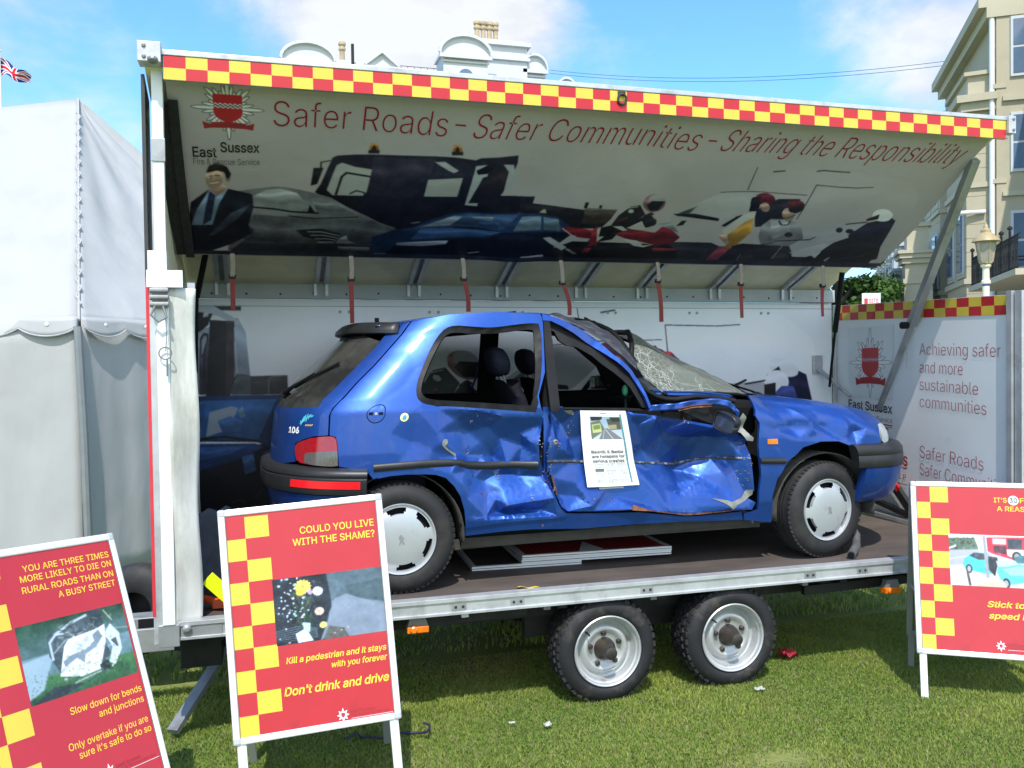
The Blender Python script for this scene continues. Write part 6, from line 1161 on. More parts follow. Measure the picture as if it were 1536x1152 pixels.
class Field:
    """piecewise linear depth over scattered control points"""
    def __init__(s,pts):
        s.p=np.array([q[:2] for q in pts]); s.d=np.array([q[2] for q in pts])
        v,e,f,ov,oe,of=delaunay_2d_cdt([Vector(q) for q in s.p],[],[],0,1e-6)
        s.v=np.array([tuple(q) for q in v]); s.f=[t for t in f if len(t)==3]; s.dv=np.array([s.d[o[0]] for o in ov])
    def __call__(s,U,Z):
        out=np.zeros(U.shape); done=np.zeros(U.shape,bool)
        for t in s.f:
            a,b,c=s.v[list(t)]; D=(b[1]-c[1])*(a[0]-c[0])+(c[0]-b[0])*(a[1]-c[1])
            if abs(D)<1e-12: continue
            l1=((b[1]-c[1])*(U-c[0])+(c[0]-b[0])*(Z-c[1]))/D; l2=((c[1]-a[1])*(U-c[0])+(a[0]-c[0])*(Z-c[1]))/D; l3=1-l1-l2
            m=(l1>=-1e-6)&(l2>=-1e-6)&(l3>=-1e-6)&~done; d=s.dv[list(t)]; out[m]=(l1*d[0]+l2*d[1]+l3*d[2])[m]; done|=m
        return out
YF={}
def patch(name,P,mode,h,material,parent,holes=(),field=None,off=0,mirror=False,flange=.014,crumple=0,store=None,smooth_it=2,follow=None,fn_=3,sharp=50):
    holes=[list(q) for q in holes]
    B=dens(P,h); HB=[dens(q,h) for q in holes]
    P_=np.array(B); x0,y0=P_.min(0); x1,y1=P_.max(0)
    gx,gy=np.meshgrid(np.arange(x0,x1,h),np.arange(y0,y1,h*.9)); gx=gx+(np.arange(gx.shape[0])%2)[:,None]*h*.5; gx=gx.ravel();gy=gy.ravel()
    gx=gx+nrs.uniform(-.15,.15,len(gx))*h; gy=gy+nrs.uniform(-.15,.15,len(gy))*h
    k=inpoly(B,gx,gy)
    for q in HB: k&=~inpoly(q,gx,gy)
    gx,gy=gx[k],gy[k]
    allb=np.array(B+sum(HB,[]))
    if len(gx):
        d=np.min((gx[:,None]-allb[None,:,0])**2+(gy[:,None]-allb[None,:,1])**2,1); k=d>(h*.55)**2; gx,gy=gx[k],gy[k]
    pts=[Vector(q) for q in B]; E=[(i,(i+1)%len(B)) for i in range(len(B))]; o=len(B)
    for q in HB: pts+=[Vector(p) for p in q]; E+=[(o+i,o+(i+1)%len(q)) for i in range(len(q))]; o+=len(q)
    if field is not None:
        # put vertices along the crease lines so that the folds stay sharp
        es={tuple(sorted((t[i],t[(i+1)%3]))) for t in field.f for i in range(3)}; cr_=[]
        for i,j in es:
            a,b=field.v[i],field.v[j]; k=max(2,int(np.hypot(*(b-a))/(h*.75)))
            cr_+=[a+(b-a)*q/k for q in range(k+1)]
        cr_=np.array(cr_); k=inpoly(B,cr_[:,0],cr_[:,1])
        for q in HB: k&=~inpoly(q,cr_[:,0],cr_[:,1])
        cr_=cr_[k]; d=np.min((cr_[:,None,0]-allb[None,:,0])**2+(cr_[:,None,1]-allb[None,:,1])**2,1); cr_=cr_[d>(h*.4)**2]
        if len(gx) and len(cr_):
            kd_=kdtree.KDTree(len(cr_)); [kd_.insert((p,q,0),i) for i,(p,q) in enumerate(cr_)]; kd_.balance(); k=np.array([kd_.find((p,q,0))[2]>h*.5 for p,q in zip(gx,gy)]); gx,gy=gx[k],gy[k]
        gx=np.concatenate([gx,cr_[:,0]]); gy=np.concatenate([gy,cr_[:,1]])
    pts+=[Vector((a,b)) for a,b in zip(gx,gy)]
    v,e,f,_,_,_=delaunay_2d_cdt(pts,E,[],0,1e-7)
    V=np.array([tuple(p) for p in v]); T=np.array([t for t in f if len(t)==3]); c=V[T].mean(1); k=inpoly(B,c[:,0],c[:,1])
    for q in HB: k&=~inpoly(q,c[:,0],c[:,1])
    T=T[k]
    a,b,d3=V[T[:,0]],V[T[:,1]],V[T[:,2]]; cr=(b[:,0]-a[:,0])*(d3[:,1]-a[:,1])-(b[:,1]-a[:,1])*(d3[:,0]-a[:,0]); T[cr<0]=T[cr<0][:,::-1]
    X,Y=from_dom(V[:,0],V[:,1],mode); Zv=V[:,1]
    d=np.zeros(len(V))
    if field is not None:
        d=field(V[:,0],V[:,1])
        ed=np.concatenate([T[:,[0,1]],T[:,[1,2]],T[:,[2,0]]])
        for _ in range(smooth_it):
            s=np.zeros(len(V)); n=np.zeros(len(V))
            for i,j in ((0,1),(1,0)): np.add.at(s,ed[:,i],d[ed[:,j]]); np.add.at(n,ed[:,i],1)
            d=.5*d+.5*s/np.maximum(n,1)
        if crumple:
            m=np.clip((d-.012)/.03,0,1)
            nn=np.array([abs(noise.noise((p*9,q*9,1.7)))+.55*abs(noise.noise((p*19+3,q*19,5.1))) for p,q in V]); d=d+m*crumple*(nn-.35)
    if follow is not None:
        kd,ys=YF[follow]; Y=np.array([(lambda r:sum(ys[i]/(w+1e-4) for _,i,w in r)/sum(1/(w+1e-4) for _,i,w in r))(kd.find_n((p,q,0),fn_)) for p,q in V])
    Y=Y+d+off
    if mode!='m' : pass
    if store:
        kd=kdtree.KDTree(len(V)); [kd.insert((p,q,0),i) for i,(p,q) in enumerate(V)]; kd.balance(); YF[store]=(kd,Y.copy())
    if mirror: Y=2*YC-Y
    mb=MB(); mb.v=[tuple(p) for p in np.c_[X,Y,Zv]]; mb.f=[tuple(t[::-1] if mirror else t) for t in T]; mb.m=[0]*len(T)
    if flange:
        # fold the open edges inwards
        cnt={}
        for t in T:
            for i in range(3):
                e=(t[i],t[(i+1)%3]); cnt[e]=1
        sg=-1 if mirror else 1; new={}
        cx,cyy=X.mean(),YC
        for (a,b) in list(cnt):
            if (b,a) in cnt: continue
            for q in (a,b):
                if q not in new:
                    new[q]=len(mb.v); x,y,z=mb.v[q]; ix,iy=.2-x,YC-y; L=math.hypot(ix*.25,iy)+1e-6
                    if mode=='m' : L=abs(iy)+1e-6; ix=0
                    mb.v.append((x+ix*.25/L*flange,y+iy/L*flange,z))
            q=(b,a,new[a],new[b]); mb.f.append(q[::-1] if mirror else q); mb.m.append(0)
    return mb.build(name,material,parent,smooth=sharp if sharp<180 else 180)
def line_fol(pts,store,off): 
    kd,ys=YF[store]; o=[]
    for u,z in pts:
        r=kd.find_n((u,z,0),3); y=sum(ys[i]/(w+1e-4) for _,i,w in r)/sum(1/(w+1e-4) for _,i,w in r); o.append((u,y+off,z))
    return o
C_=CAR
qf=Field([(a,b,d*1.25) for a,b,d in C_['quarter_dent']]); df=Field([(a,b,d*1.25) for a,b,d in C_['door_dent']]); ff=Field([(a,b,d*1.2) for a,b,d in C_['fender_dent']])
win_o=rounded(C_['window_outer']); win_i=rounded(C_['window_inner'])
quarter=patch('rear_quarter_panel',C_['quarter'],'r',.0125,m_blue,CARO,holes=[win_o],field=qf,crumple=.0015,store='q',smooth_it=1,sharp=26)
patch('window_rubber',[*win_o],'r',.02,m_black,CARO,holes=[win_i],field=None,follow='q',fn_=90,off=.0,flange=.03)
c=C_['fuel_flap_c'][0]; circ=lambda r_,n=28:[(c[0]+r_*math.cos(a),c[1]+r_*math.sin(a)) for a in np.linspace(0,2*PI,n,endpoint=False)]
patch('fuel_flap_gap',circ(.0455),'r',.012,m_int,quarter,follow='q',off=-.0012,flange=0); fl=patch('fuel_flap',circ(.041),'r',.012,m_blue,quarter,follow='q',off=-.003,flange=.003)
mb=MB()
for dx in (-.024,.024):
    X,Y=from_dom(np.array([c[0]+dx-.010,c[0]+dx+.010]),np.array([c[1]]*2),'r'); y=min(Y)-.0045
    mb.box((X[0],y,c[1]-.005),(X[1],y+.004,c[1]+.008))
X,Y=from_dom(np.array([c[0]]),np.array([c[1]]),'r'); mb.box((X[0]-.006,Y[0]-.006,c[1]-.005),(X[0]+.006,Y[0]-.001,c[1]+.007),1)
mb.build('flap_slot',[m_int,m_alu],fl)
c2=C_['sticker_c'][0]
def ring(c,r_,n=24): return [(c[0]+r_*math.cos(a),c[1]+r_*math.sin(a)) for a in np.linspace(0,2*PI,n,endpoint=False)]
st=patch('round_sticker',ring(c2,.021),'r',.01,mat('cream_sticker',S(222,214,160),.4,var=.05),quarter,follow='q',off=-.0025,flange=0)
patch('sticker_motif',[(c2[0]-.010,c2[1]-.006),(c2[0]-.006,c2[1]-.012),(c2[0]+.007,c2[1]-.011),(c2[0]+.011,c2[1]+.002),(c2[0]+.004,c2[1]+.012),(c2[0]-.005,c2[1]+.008)],'r',.006,mat('sticker_blue',S(70,150,190),.4,var=.3,vscale=80),quarter,follow='q',off=-.0035,flange=0)
def mould(name,pts,store,parent,w=.016,off=-.008,mode='m',material=None):
    L=line_fol(pts,store,off); Q=[]
    for (u,y,z) in L:
        X,_=from_dom(np.array([u]),np.array([z]),mode); Q.append((float(X[0]),y,z))
    prof=[(-.004,-1),(.0,-.75),(.0055,-.3),(.0055,.25),(.002,.8),(-.004,1)]
    mb=MB(); n=len(prof); v=[]
    for x,y,z in Q: v+=[(x,y-a,z+b*w) for a,b in prof]
    f=[(i*n+j,(i+1)*n+j,(i+1)*n+j+1,i*n+j+1) for i in range(len(Q)-1) for j in range(n-1)]
    mb.add(v,f); mb.f.append(tuple(range(n))); mb.f.append(tuple(range(len(v)-1,len(v)-n-1,-1))); mb.m+= [0,0]
    return mb.build(name,material or m_plastic,parent,smooth=50,recalc=True)
mould('side_moulding',C_['mould_rear'],'q',quarter,mode='r',w=.019)
# tailgate (both halves), glass, spoiler
nh=C_['tailgate_edge']; low=C_['tailgate_low']; mir=lambda P:[(2*UCR-u,z) for u,z in P[::-1]]
half_=nh[1:]+low
nh=[(u-.009,z) for u,z in nh]; half_=nh+low
tg=half_+[(UCR+.3,1.215),(UCR,1.21),(UCR-.3,1.215)]+mir(half_)
ge=C_['glass_edge']; gl_half=ge[:-1]
glass=[(.02,1.528)]+gl_half[0:]+[(.06,1.885)]
glass_full=[(UCR+.45,1.520),(-.1,1.519)]+gl_half+[(-.05,1.888),(UCR,1.905)]+mir(gl_half+[(-.05,1.888)])+[(2*UCR+.1,1.519),(UCR-.45,1.520)]
tg_full=tg
tailgate=patch('tailgate',tg_full,'r',.03,m_blue,CARO,holes=[glass_full],flange=.015)
patch('rear_window',dens(glass_full,.05),'r',.04,m_glassd,tailgate,off=.006,flange=.004)
def rp(u,z,o=0):
    X,Y=from_dom(np.array([u,u+.004]),np.array([z,z]),'r'); tx,ty=X[1]-X[0],Y[1]-Y[0]; L=math.hypot(tx,ty)+1e-9
    return Vector((X[0]+ty/L*o,Y[0]-tx/L*o,z))
mb=MB()
def spoil(u,v):
    uu=.19+(2*UCR-.38)*u
    zt=1.930; prof=[(0.0,1.955),(.03,1.947),(.062,1.920),(.066,1.900),(.05,1.892),(.01,1.900)]
    k=v*(len(prof)-1); i=min(int(k),len(prof)-2); t=k-i; o=prof[i][0]*(1-t)+prof[i+1][0]*t; z=prof[i][1]*(1-t)+prof[i+1][1]*t
    e=1-.55*(abs(2*u-1)**6)
    p=rp(uu,1.915,o*e); return (p.x,p.y,z-.012*abs(2*u-1)**3)
mb.grid(spoil,40,10); mb.build('roof_spoiler',m_plastic,tailgate,smooth=50,solid=.006)
wp=C_['wiper']; mb=MB(); q=[rp(u,z,.018) for u,z in (wp[0],((wp[0][0]+wp[1][0])/2,(wp[0][1]+wp[1][1])/2),wp[1])]; mb.tube(q,.008,8); arm=[rp(*wp[2],.03),rp(*wp[1],.035),rp((wp[0][0]+wp[1][0])/2,(wp[0][1]+wp[1][1])/2+.01,.03)]; mb.tube(arm,[.016,.010,.006],8); mb.tube([rp(wp[2][0]-.02,wp[2][1]-.015,.0),rp(*wp[2],.035)],.022,10); mb.build('rear_wiper',m_black,tailgate,smooth=50)
d0=C_['decal'][0]; n0=C_['numeral'][0]
# small tailgate lettering and flash
fd=lambda x,y:tuple(rp(n0[0]+x,n0[1]+y,.003)); mb=MB(); text(mb,'106',-.045,.045,-.016,.028,fd,bold=.03); mb.build('tailgate_numerals',m_txt_w,tailgate)
mb=MB()
for k in range(13):
    a=d0[0]-.036+k*.0065; b=d0[1]-.012+.0032*k+rnd.uniform(-.010,.010); hh=.034*(1-abs(k-4)/12)
    mb.add([tuple(rp(a,b,.003)),tuple(rp(a+.005,b+.004,.003)),tuple(rp(a+.008,b+hh,.003)),tuple(rp(a+.003,b+hh*.8,.003))],[(0,1,2,3)],0)
for k in range(6):
    a=d0[0]+.002+k*.008; mb.add([tuple(rp(a,d0[1]-.020,.003)),tuple(rp(a+.010,d0[1]-.017+.006*(k%2),.003)),tuple(rp(a+.005,d0[1]-.009,.003))],[(0,1,2)],1)
mb.build('tailgate_flash',[mat('turquoise_print',S(90,196,214),.4),mat('gold_print',S(220,180,90),.4)],tailgate)
lamp=C_['lamp']; 
lm=patch('tail_lamp',rounded(lamp),'r',.02,m_redl,CARO,off=-.006,flange=.02); patch('lower_lens',C_['lamp_low'],'r',.02,m_greyl,lm,off=-.009,flange=.004)
lm2=patch('tail_lamp',rounded(mir(lamp)),'r',.02,m_redl,CARO,off=0,flange=.02)
# bumpers as sweeps round the body
def sweep(name,us,prof,mode,material,parent,zf=None):
    mb=MB(); n=len(prof); v=[]
    for u in us:
        for o,z in prof:
            zz_=z+(zf(u) if zf else 0)
            X,Y=from_dom(np.array([u-.003,u+.003]),np.array([zz_,zz_]),mode); tx,ty=X[1]-X[0],Y[1]-Y[0]; L=math.hypot(tx,ty)+1e-9
            v.append(((X[0]+X[1])/2+ty/L*o,(Y[0]+Y[1])/2-tx/L*o,zz_))
    k=len(us); f=[(i*n+j,(i+1)*n+j,(i+1)*n+j+1,i*n+j+1) for i in range(k-1) for j in range(n-1)]
    mb.add(v,f); mb.f+= [tuple(range(n)),tuple(range(len(v)-1,len(v)-n-1,-1))]; mb.m+=[0,0]
    return mb.build(name,material,parent,smooth=40,recalc=True)
us=np.linspace(.445,2*UCR-.445,70); zf=lambda u:-.012*min(1,max(0,(u-.03)/.4)) if u>UCR else 0
rb=sweep('rear_bumper',us,[(-.02,1.245),(.012,1.243),(.038,1.232),(.046,1.218),(.046,1.205),(.042,1.200),(.042,1.196),(.046,1.192),(.045,1.14),(.040,1.118),(.01,1.115),(-.03,1.12)],'r',m_plastic,CARO,zf)
sweep('reflective_tape',np.linspace(.418,.085,26),[(.0435,1.184),(.0475,1.184),(.0475,1.148),(.0435,1.148)],'r',m_tape,rb,zf)
sweep('lower_valance',np.linspace(.40,2*UCR-.40,60),[(-.02,1.118),(.030,1.112),(.026,1.05),(.0,.98),(-.05,.94)],'r',m_blue,rb,zf)
# door
door=patch('door',C_['door'],'m',.0115,m_blue,CARO,field=df,crumple=.0025,store='d',smooth_it=1,flange=.03,sharp=24)
def strip2(pts): return pts
mould('door_moulding',C_['mould_door'],'d',door,w=.008,off=-.002,material=mat('scraped_black_moulding',(.03,.03,.032),.6,var=.3,dirt=(.25,.27,.33),dscale=30,dlo=.5,dhi=.65))
for k in ('chip_a','chip_b'): patch('paint_chip',C_[k],'m',.012,m_primer,door,follow='d',off=-.004,flange=0)
for k in ('rust','rust_side'): patch('rust_edge',C_[k],'m',.01,m_rust,door,follow='d',off=-.0045,flange=0)
lk=C_['lock'][0]; yl=line_fol([lk],'d',-.006)[0][1]; mb=MB(); mb.lathe([(.014,-.01),(.014,0),(.009,.003),(.008,-.002),(.0,-.002)],(lk[0],yl,lk[1]),n=18); mb.build('door_lock',m_grey,door,smooth=40)
patch('white_scrape',C_['scrape'],'r',.008,m_primer,quarter,follow='q',off=-.0035,flange=0)
def chips(name,pts,mode,store,parent,material,seed,k0=0,k1=1):
    rr=random.Random(seed); mb=MB()
    for u,z in pts:
        if not k0<=rr.random()<k1: continue
        for _ in range(rr.randint(1,3)):
            cu,cz=u+rr.uniform(-.012,.012),z+rr.uniform(-.012,.012); n=rr.randint(5,7); a0=rr.uniform(0,6); sx=rr.uniform(.0015,.006); sy=rr.uniform(.0015,.005); an=rr.uniform(0,3); P=[]
            for k in range(n):
                a=a0+2*PI*k/n; q=rr.uniform(.6,1.2); x=math.cos(a)*sx*q; y=math.sin(a)*sy*q; P.append((cu+x*math.cos(an)-y*math.sin(an),cz+x*math.sin(an)+y*math.cos(an)))
            L=line_fol(P,store,-.004); X=[float(from_dom(np.array([p]),np.array([q]),mode)[0][0]) for p,q in P]
            mb.add([(x,y,z_) for x,(_u,y,z_) in zip(X,L)],[tuple(range(n))])
    return mb.build(name,material,parent)
chips('paint_chip_print',C_['chips_quarter'],'r','q',quarter,m_primer,3); chips('rust_speck',C_['chips_quarter'],'r','q',quarter,m_rust,5,0,.35)
chips('paint_chip_print',C_['chips_door'],'m','d',door,m_primer,4); chips('rust_speck',C_['chips_door'],'m','d',door,m_rust,6,0,.5)
# front wing, its marks, indicator, headlamp
fen=patch('front_wing',C_['fender'],'f',.014,m_blue,CARO,field=ff,crumple=.001,store='f',smooth_it=1,sharp=28)
patch('side_indicator',C_['indicator'],'f',.01,m_amber,fen,follow='f',off=-.006,flange=.008)
mould('wing_moulding',C_['mould_front'],'f',fen,mode='f',w=.017)
patch('headlamp',rounded(C_['front_lamp']),'f',.02,m_clear,CARO,off=-.004,flange=.03)
mirf=lambda P:[(2*UCF-u,z) for u,z in P[::-1]]
patch('headlamp',rounded(mirf(C_['front_lamp'])),'f',.03,m_clear,CARO,off=-.0,flange=.03)
lampu=max(u for u,z in C_['front_lamp'])
patch('front_panel',[(lampu+.01,1.245),(2*UCF-lampu-.01,1.245),(2*UCF-lampu-.01,1.39),(lampu+.01,1.39)],'f',.04,m_int,CARO,off=.03,flange=0)
us=np.linspace(-.53,2*UCF+.53,80)
fb=sweep('front_bumper',us,[(-.03,1.245),(.005,1.246),(.03,1.238),(.038,1.215),(.036,1.185),(.033,1.180),(.036,1.176),(.034,1.13),(.028,1.112),(-.02,1.11)],'f',m_plastic,CARO)
sweep('lower_apron',np.linspace(-.475,2*UCF+.475,70),[(-.02,1.113),(.022,1.108),(.018,1.03),(-.005,.94),(-.03,.905),(-.07,.90)],'f',m_blue,fb)
# sill, pillar, frames
patch('sill',C_['sill'],'m',.03,m_blue,CARO,off=.008,flange=.05)
patch('front_pillar',C_['pillar'],'m',.015,m_blue,CARO,off=-.006,flange=.05,field=Field([(-.3,2.05,.0),(.6,2.05,.03),(-.3,1.4,0),(.6,1.4,.0),(.05,1.85,.03),(-.1,1.93,.0),(.2,1.73,.0),(.28,1.65,.02),(.36,1.58,.0)]))
patch('door_window_frame',C_['door_frame'],'m',.02,m_black,CARO,off=.03,flange=.03)
patch('centre_pillar_trim',C_['b_pillar'],'m',.03,m_black,CARO,off=-.004,flange=.03)
mb=MB(); 
bp_=[(-.215,.32,1.97),(-.215,.25,1.80),(-.222,.19,1.60),(-.23,.15,1.45),(-.235,.15,1.2),(-.23,.18,1.0)]
mb.tube([(a,b+.06,c) for a,b,c in bp_],.035,8); mb.build('door_gap_pillar',m_int,CARO,smooth=60)
patch('door_jamb',[(-.285,.90),(-.15,.90),(-.16,1.2),(-.165,1.5),(-.27,1.5),(-.275,1.2)],'m',.03,m_blue,CARO,off=.055,flange=.02)
patch('belt_seal',C_['beltseal'],'m',.02,m_black,CARO,off=-.002,flange=.02)
patch('mirror_sail',C_['sail'],'m',.02,m_black,CARO,off=.02,flange=.02)
def ribbon3(name,pts,w,dy,mat_,parent,seed=0,solid=.003,tw=.5):
    rr=random.Random(seed); P=[]
    for u,z in pts:
        P.append((u,float(surf_y(np.float64(u),np.float64(z)))+dy+rr.uniform(-.012,.012),z))
    mb=MB(); k=4; v=[]
    for i,(x,y,z) in enumerate(P):
        a=tw*math.sin(i*1.3+seed)
        for j in range(k+1):
            t=j/k-.5; v.append((x+.1*w*t,y+math.sin(a+t*1.6)*w*t*.9+.012*math.cos(t*PI),z+t*w*math.cos(a*.6)))
    n=k+1; f=[(i*n+j,(i+1)*n+j,(i+1)*n+j+1,i*n+j+1) for i in range(len(P)-1) for j in range(k)]
    mb.add(v,f); return mb.build(name,mat_,parent,smooth=60,solid=solid)
sp=C_['strip']; spd=[tuple(np.array(sp[i])*(1-t)+np.array(sp[i+1])*t) for i in range(len(sp)-1) for t in (0,.33,.66)]+[sp[-1]]
ribbon3('torn_door_top',spd,.036,.0,m_blue,CARO,2); ribbon3('rusty_tear',[(u,z-.016) for u,z in spd[9:17]],.012,-.012,m_rust,CARO,3)
patch('torn_metal_flap',C_['torn'],'m',.012,m_primer,CARO,off=-.015,flange=.003,field=Field([(.6,1.5,.0),(1.1,1.5,0),(.6,1.2,0),(1.1,1.2,.0),(.83,1.36,.03),(.80,1.40,.0),(.86,1.31,-.01)]))
cw=C_['cowl']; ribbon3('scuttle_strip',cw,.024,.15,m_blue,CARO,5,tw=.2)
cs=C_['cowlseal']; mb=MB(); mb.tube([(u,float(surf_y(np.float64(u),np.float64(z)))+.06,z) for u,z in cs],.014,8); mb.tube([(u,float(surf_y(np.float64(u),np.float64(z)))+.08,z-.018) for u,z in cs],.010,8); mb.build('scuttle_seal',m_black,CARO,smooth=60)
mc=C_['mirror_c'][0]; ym=float(surf_y(np.float64(mc[0]),np.float64(mc[1])))
Mm=Matrix.Translation((mc[0]+.005,ym-.035,mc[1]-.005))@Matrix.Rotation(-1.15,4,'Z')@Matrix.Rotation(.35,4,'Y')
pw=lambda t,e:math.copysign(abs(t)**e,t)
mb=MB(); mb.grid(lambda u,v:tuple(Mm@Vector((.072*pw(math.cos(2*PI*u),.55)*math.sin(PI*(.02+.93*v)*.62)**.5,-.045+.10*(1-v)**.8,.052*pw(math.sin(2*PI*u),.55)*math.sin(PI*(.02+.93*v)*.62)**.5))),28,10); mm_=mb.build('door_mirror',m_plastic,CARO,smooth=50,solid=.004)
mb=MB(); mb.prism([(.064*pw(math.cos(a),.55),.045*pw(math.sin(a),.55)) for a in np.linspace(0,2*PI,24,endpoint=False)],lambda x,z:tuple(Mm@Vector((x,-.036,z))),lambda x,z:tuple(Mm@Vector((x,-.032,z)))); mb.build('mirror_glass',mat('dusty_mirror_glass',(.10,.12,.16),.15,.6,var=.1),mm_,recalc=True)
mb=MB(); mb.tube([(mc[0]+.03,ym+.04,mc[1]-.01),(mc[0],ym-.02,mc[1])],.02,8); mb.build('mirror_arm',m_plastic,mm_)
# dark structure that shows in the gaps
mb=MB(); mb.box((-.72,.37,.80),(1.02,.42,1.46)); mb.box((-.70,.25,.80),(1.05,1.60,.86)); mb.box((.62,.36,.86),(1.0,1.55,1.44)); mb.box((1.03,.50,.86),(1.95,1.4,1.36)); mb.box((-1.45,.50,.86),(-.75,1.30,1.42)); mb.box((-1.30,.30,1.28),(-.70,.50,1.44)); mb.build('inner_shell',m_int,CARO)
mb=MB(); mb.box((-.70,.24,.79),(1.02,.34,.84)); mb.bar((-.8,.28,.80),(1.05,.215,.845),.02,.05); mb.build('underbody',mat('road_dirt_underseal',(.05,.046,.04),.9,var=.3,vscale=9),CARO)
for x,mode in ((-1.023,0),(1.40,1)):
    for s in (0,1):
        mb=MB(); rr_=.325; v=[]
        for i in range(25):
            a=-.15+(PI+.3)*i/24
            for y in (.165,.50):
                yy=y if not s else 2*YC-y; v.append((x+math.cos(a)*rr_,yy,.875+math.sin(a)*rr_))
        f=[(2*i,2*i+1,2*i+3,2*i+2) for i in range(24)]; mb.add(v,f)
        yy=.50 if not s else 2*YC-.5
        mb.add([(x+math.cos(a)*rr_,yy,.875+math.sin(a)*rr_) for a in np.linspace(-.15,PI+.15,25)],[tuple(range(25))])
        mb.build('wheel_arch_liner',mat('dusty_arch_liner',(.075,.07,.062),.9,var=.3,vscale=7,dirt=(.03,.028,.026),dscale=5,dlo=.4,dhi=.7),CARO,smooth=60,solid=.004)
mb=MB(); mb.tube([(1.30,.40,1.12),(1.24,.34,1.02),(1.22,.33,.92)],.028,10); mb.bar((1.12,.24,1.13),(1.30,.26,1.16),.05,.03); mb.bar((1.10,.25,1.05),(1.26,.28,1.03),.05,.025); mb.bar((-1.2,.23,1.09),(-.95,.22,1.10),.03,.04); mb.build('suspension_bits',m_hub,CARO,smooth=40)
# roof, header, bonnet
rz=lambda x: float(np.interp(x,[-1.12,-.91,-.73,-.48,-.22,.13,.3],[1.925,1.955,1.978,1.992,1.985,1.955,1.95]))
def roof(u,v):
    e0=np.interp(v,[0,.02,.5,.98,1],[0,.02,.5,.98,1]); x1=float(np.interp(e0,[0,.25,1],[-.20,.10,.62])); x=-1.10+(x1+1.10)*u
    z=rz(min(x,.2)) if x<.2 else 1.953-.0*(x-.2); 
    y0=float(surf_y(np.float64(max(x,-1.0)),np.float64(min(z,1.99)))); y=y0+(2*YC-2*y0)*v
    return (x,y,z-.0+.018*(1-(2*v-1)**2)-.03*math.exp(-((x-.05)/.12)**2-((v-.25)/.15)**2)+.006*math.sin(x*17+v*9)*(u>.6))
mb=MB(); mb.grid(roof,34,26); mb.build('roof',m_blue,CARO,smooth=50,solid=.004)
mb=MB(); mb.tube([(-.43,.9,2.01),(-.2,.9,2.035)],.004,6); mb.tube([(-1.05,.7,1.955),(-1.05,.7,1.985)],.012,8); mb.build('aerial',m_black,CARO)
Nn=[(-.20,.31,1.985),(-.03,.275,1.918),(.10,.245,1.838),(.2,.225,1.755),(.275,.22,1.685)]
Rn=[(.12,.62,1.955),(.20,.60,1.932),(.262,.585,1.90),(.318,.57,1.842),(.40,.53,1.70)]
def hdr(u,v):
    k=v*4;i=min(int(k),3);t=k-i; a=Vector(Nn[i]).lerp(Vector(Nn[i+1]),t); b=Vector(Rn[i]).lerp(Vector(Rn[i+1]),t); p=a.lerp(b,u); p.z+=.022*math.sin(u*PI)+.010*math.sin(u*9+v*11)*math.sin(u*PI); return p
mb=MB(); mb.grid(hdr,14,20); mb.build('crushed_roof_header',mat('scraped_dark_header',(.05,.055,.075),.45,.2,var=.35,vscale=9,dirt=(.16,.17,.18),dscale=8,dlo=.5,dhi=.75,aniso=(1,3,3)),CARO,smooth=60,solid=-.004)
mb=MB(); mb.tube([hdr(.96,v)+Vector((.012,0,.006)) for v in np.linspace(.1,1,14)],.014,8)
for k in range(3): mb.tube([hdr(.42+.2*k,.12+.05*k)+Vector((0,0,.008)),hdr(.62+.2*k,.30+.05*k)+Vector((0,-.01,.010))],.006,6)
mb.build('header_seal',m_black,CARO,smooth=60)
# windscreen
def pl(P,t):
    k=t*(len(P)-1);i=min(int(k),len(P)-2);return Vector(P[i]).lerp(Vector(P[i+1]),k-i)
nearE=[(.29,.26,1.70),(.34,.27,1.635),(.40,.29,1.60),(.462,.31,1.556)]; farE=[(.62,1.48,1.930),(.85,1.48,1.838),(1.08,1.48,1.735),(1.30,1.46,1.645)]
topE=[(.29,.26,1.70),(.385,.53,1.735),(.42,.60,1.84),(.46,.75,1.905),(.62,1.48,1.930)]; botE=[(.462,.31,1.556),(.62,.40,1.552),(.85,.50,1.546),(1.08,.60,1.530),(1.25,.72,1.515),(1.33,1.0,1.545),(1.30,1.46,1.645)]
def scr(u,v):
    a=pl(nearE,v);b=pl(farE,v);c=pl(topE,u);d=pl(botE,u)
    p=a.lerp(b,u)+c.lerp(d,v)-(Vector(nearE[0])*(1-u)*(1-v)+Vector(farE[0])*u*(1-v)+Vector(nearE[-1])*(1-u)*v+Vector(farE[-1])*u*v)
    q=noise.noise((u*5,v*4,2))*.022+noise.noise((u*11,v*9,7))*.010
    p.z+=q*math.sin(min(1,max(0,u))*PI)*1.2; return p
mb=MB(); mb.grid(scr,44,34); ws=mb.build('windscreen',m_screen,CARO,smooth=60)
mb=MB(); rr=random.Random(4)
for k in range(24):
    a=(rr.uniform(.02,.25),rr.uniform(.2,.95)) if k<22 else (rr.uniform(.2,.9),rr.uniform(.55,.97)); pts=[a]
    an=rr.uniform(0,2*PI)
    for _ in range(rr.randint(3,6)):
        an+=rr.uniform(-.6,.6); q=(pts[-1][0]+.05*math.cos(an),pts[-1][1]+.07*math.sin(an))
        if not(0<q[0]<1 and 0<q[1]<1): break
        pts.append(q)
    if len(pts)>1: mb.tube([scr(*q)+Vector((0,-.001,.003)) for q in pts],.0011,4)
mb.build('crack',mat('white_glass_crack',(.5,.53,.5),.4,var=.1),ws)
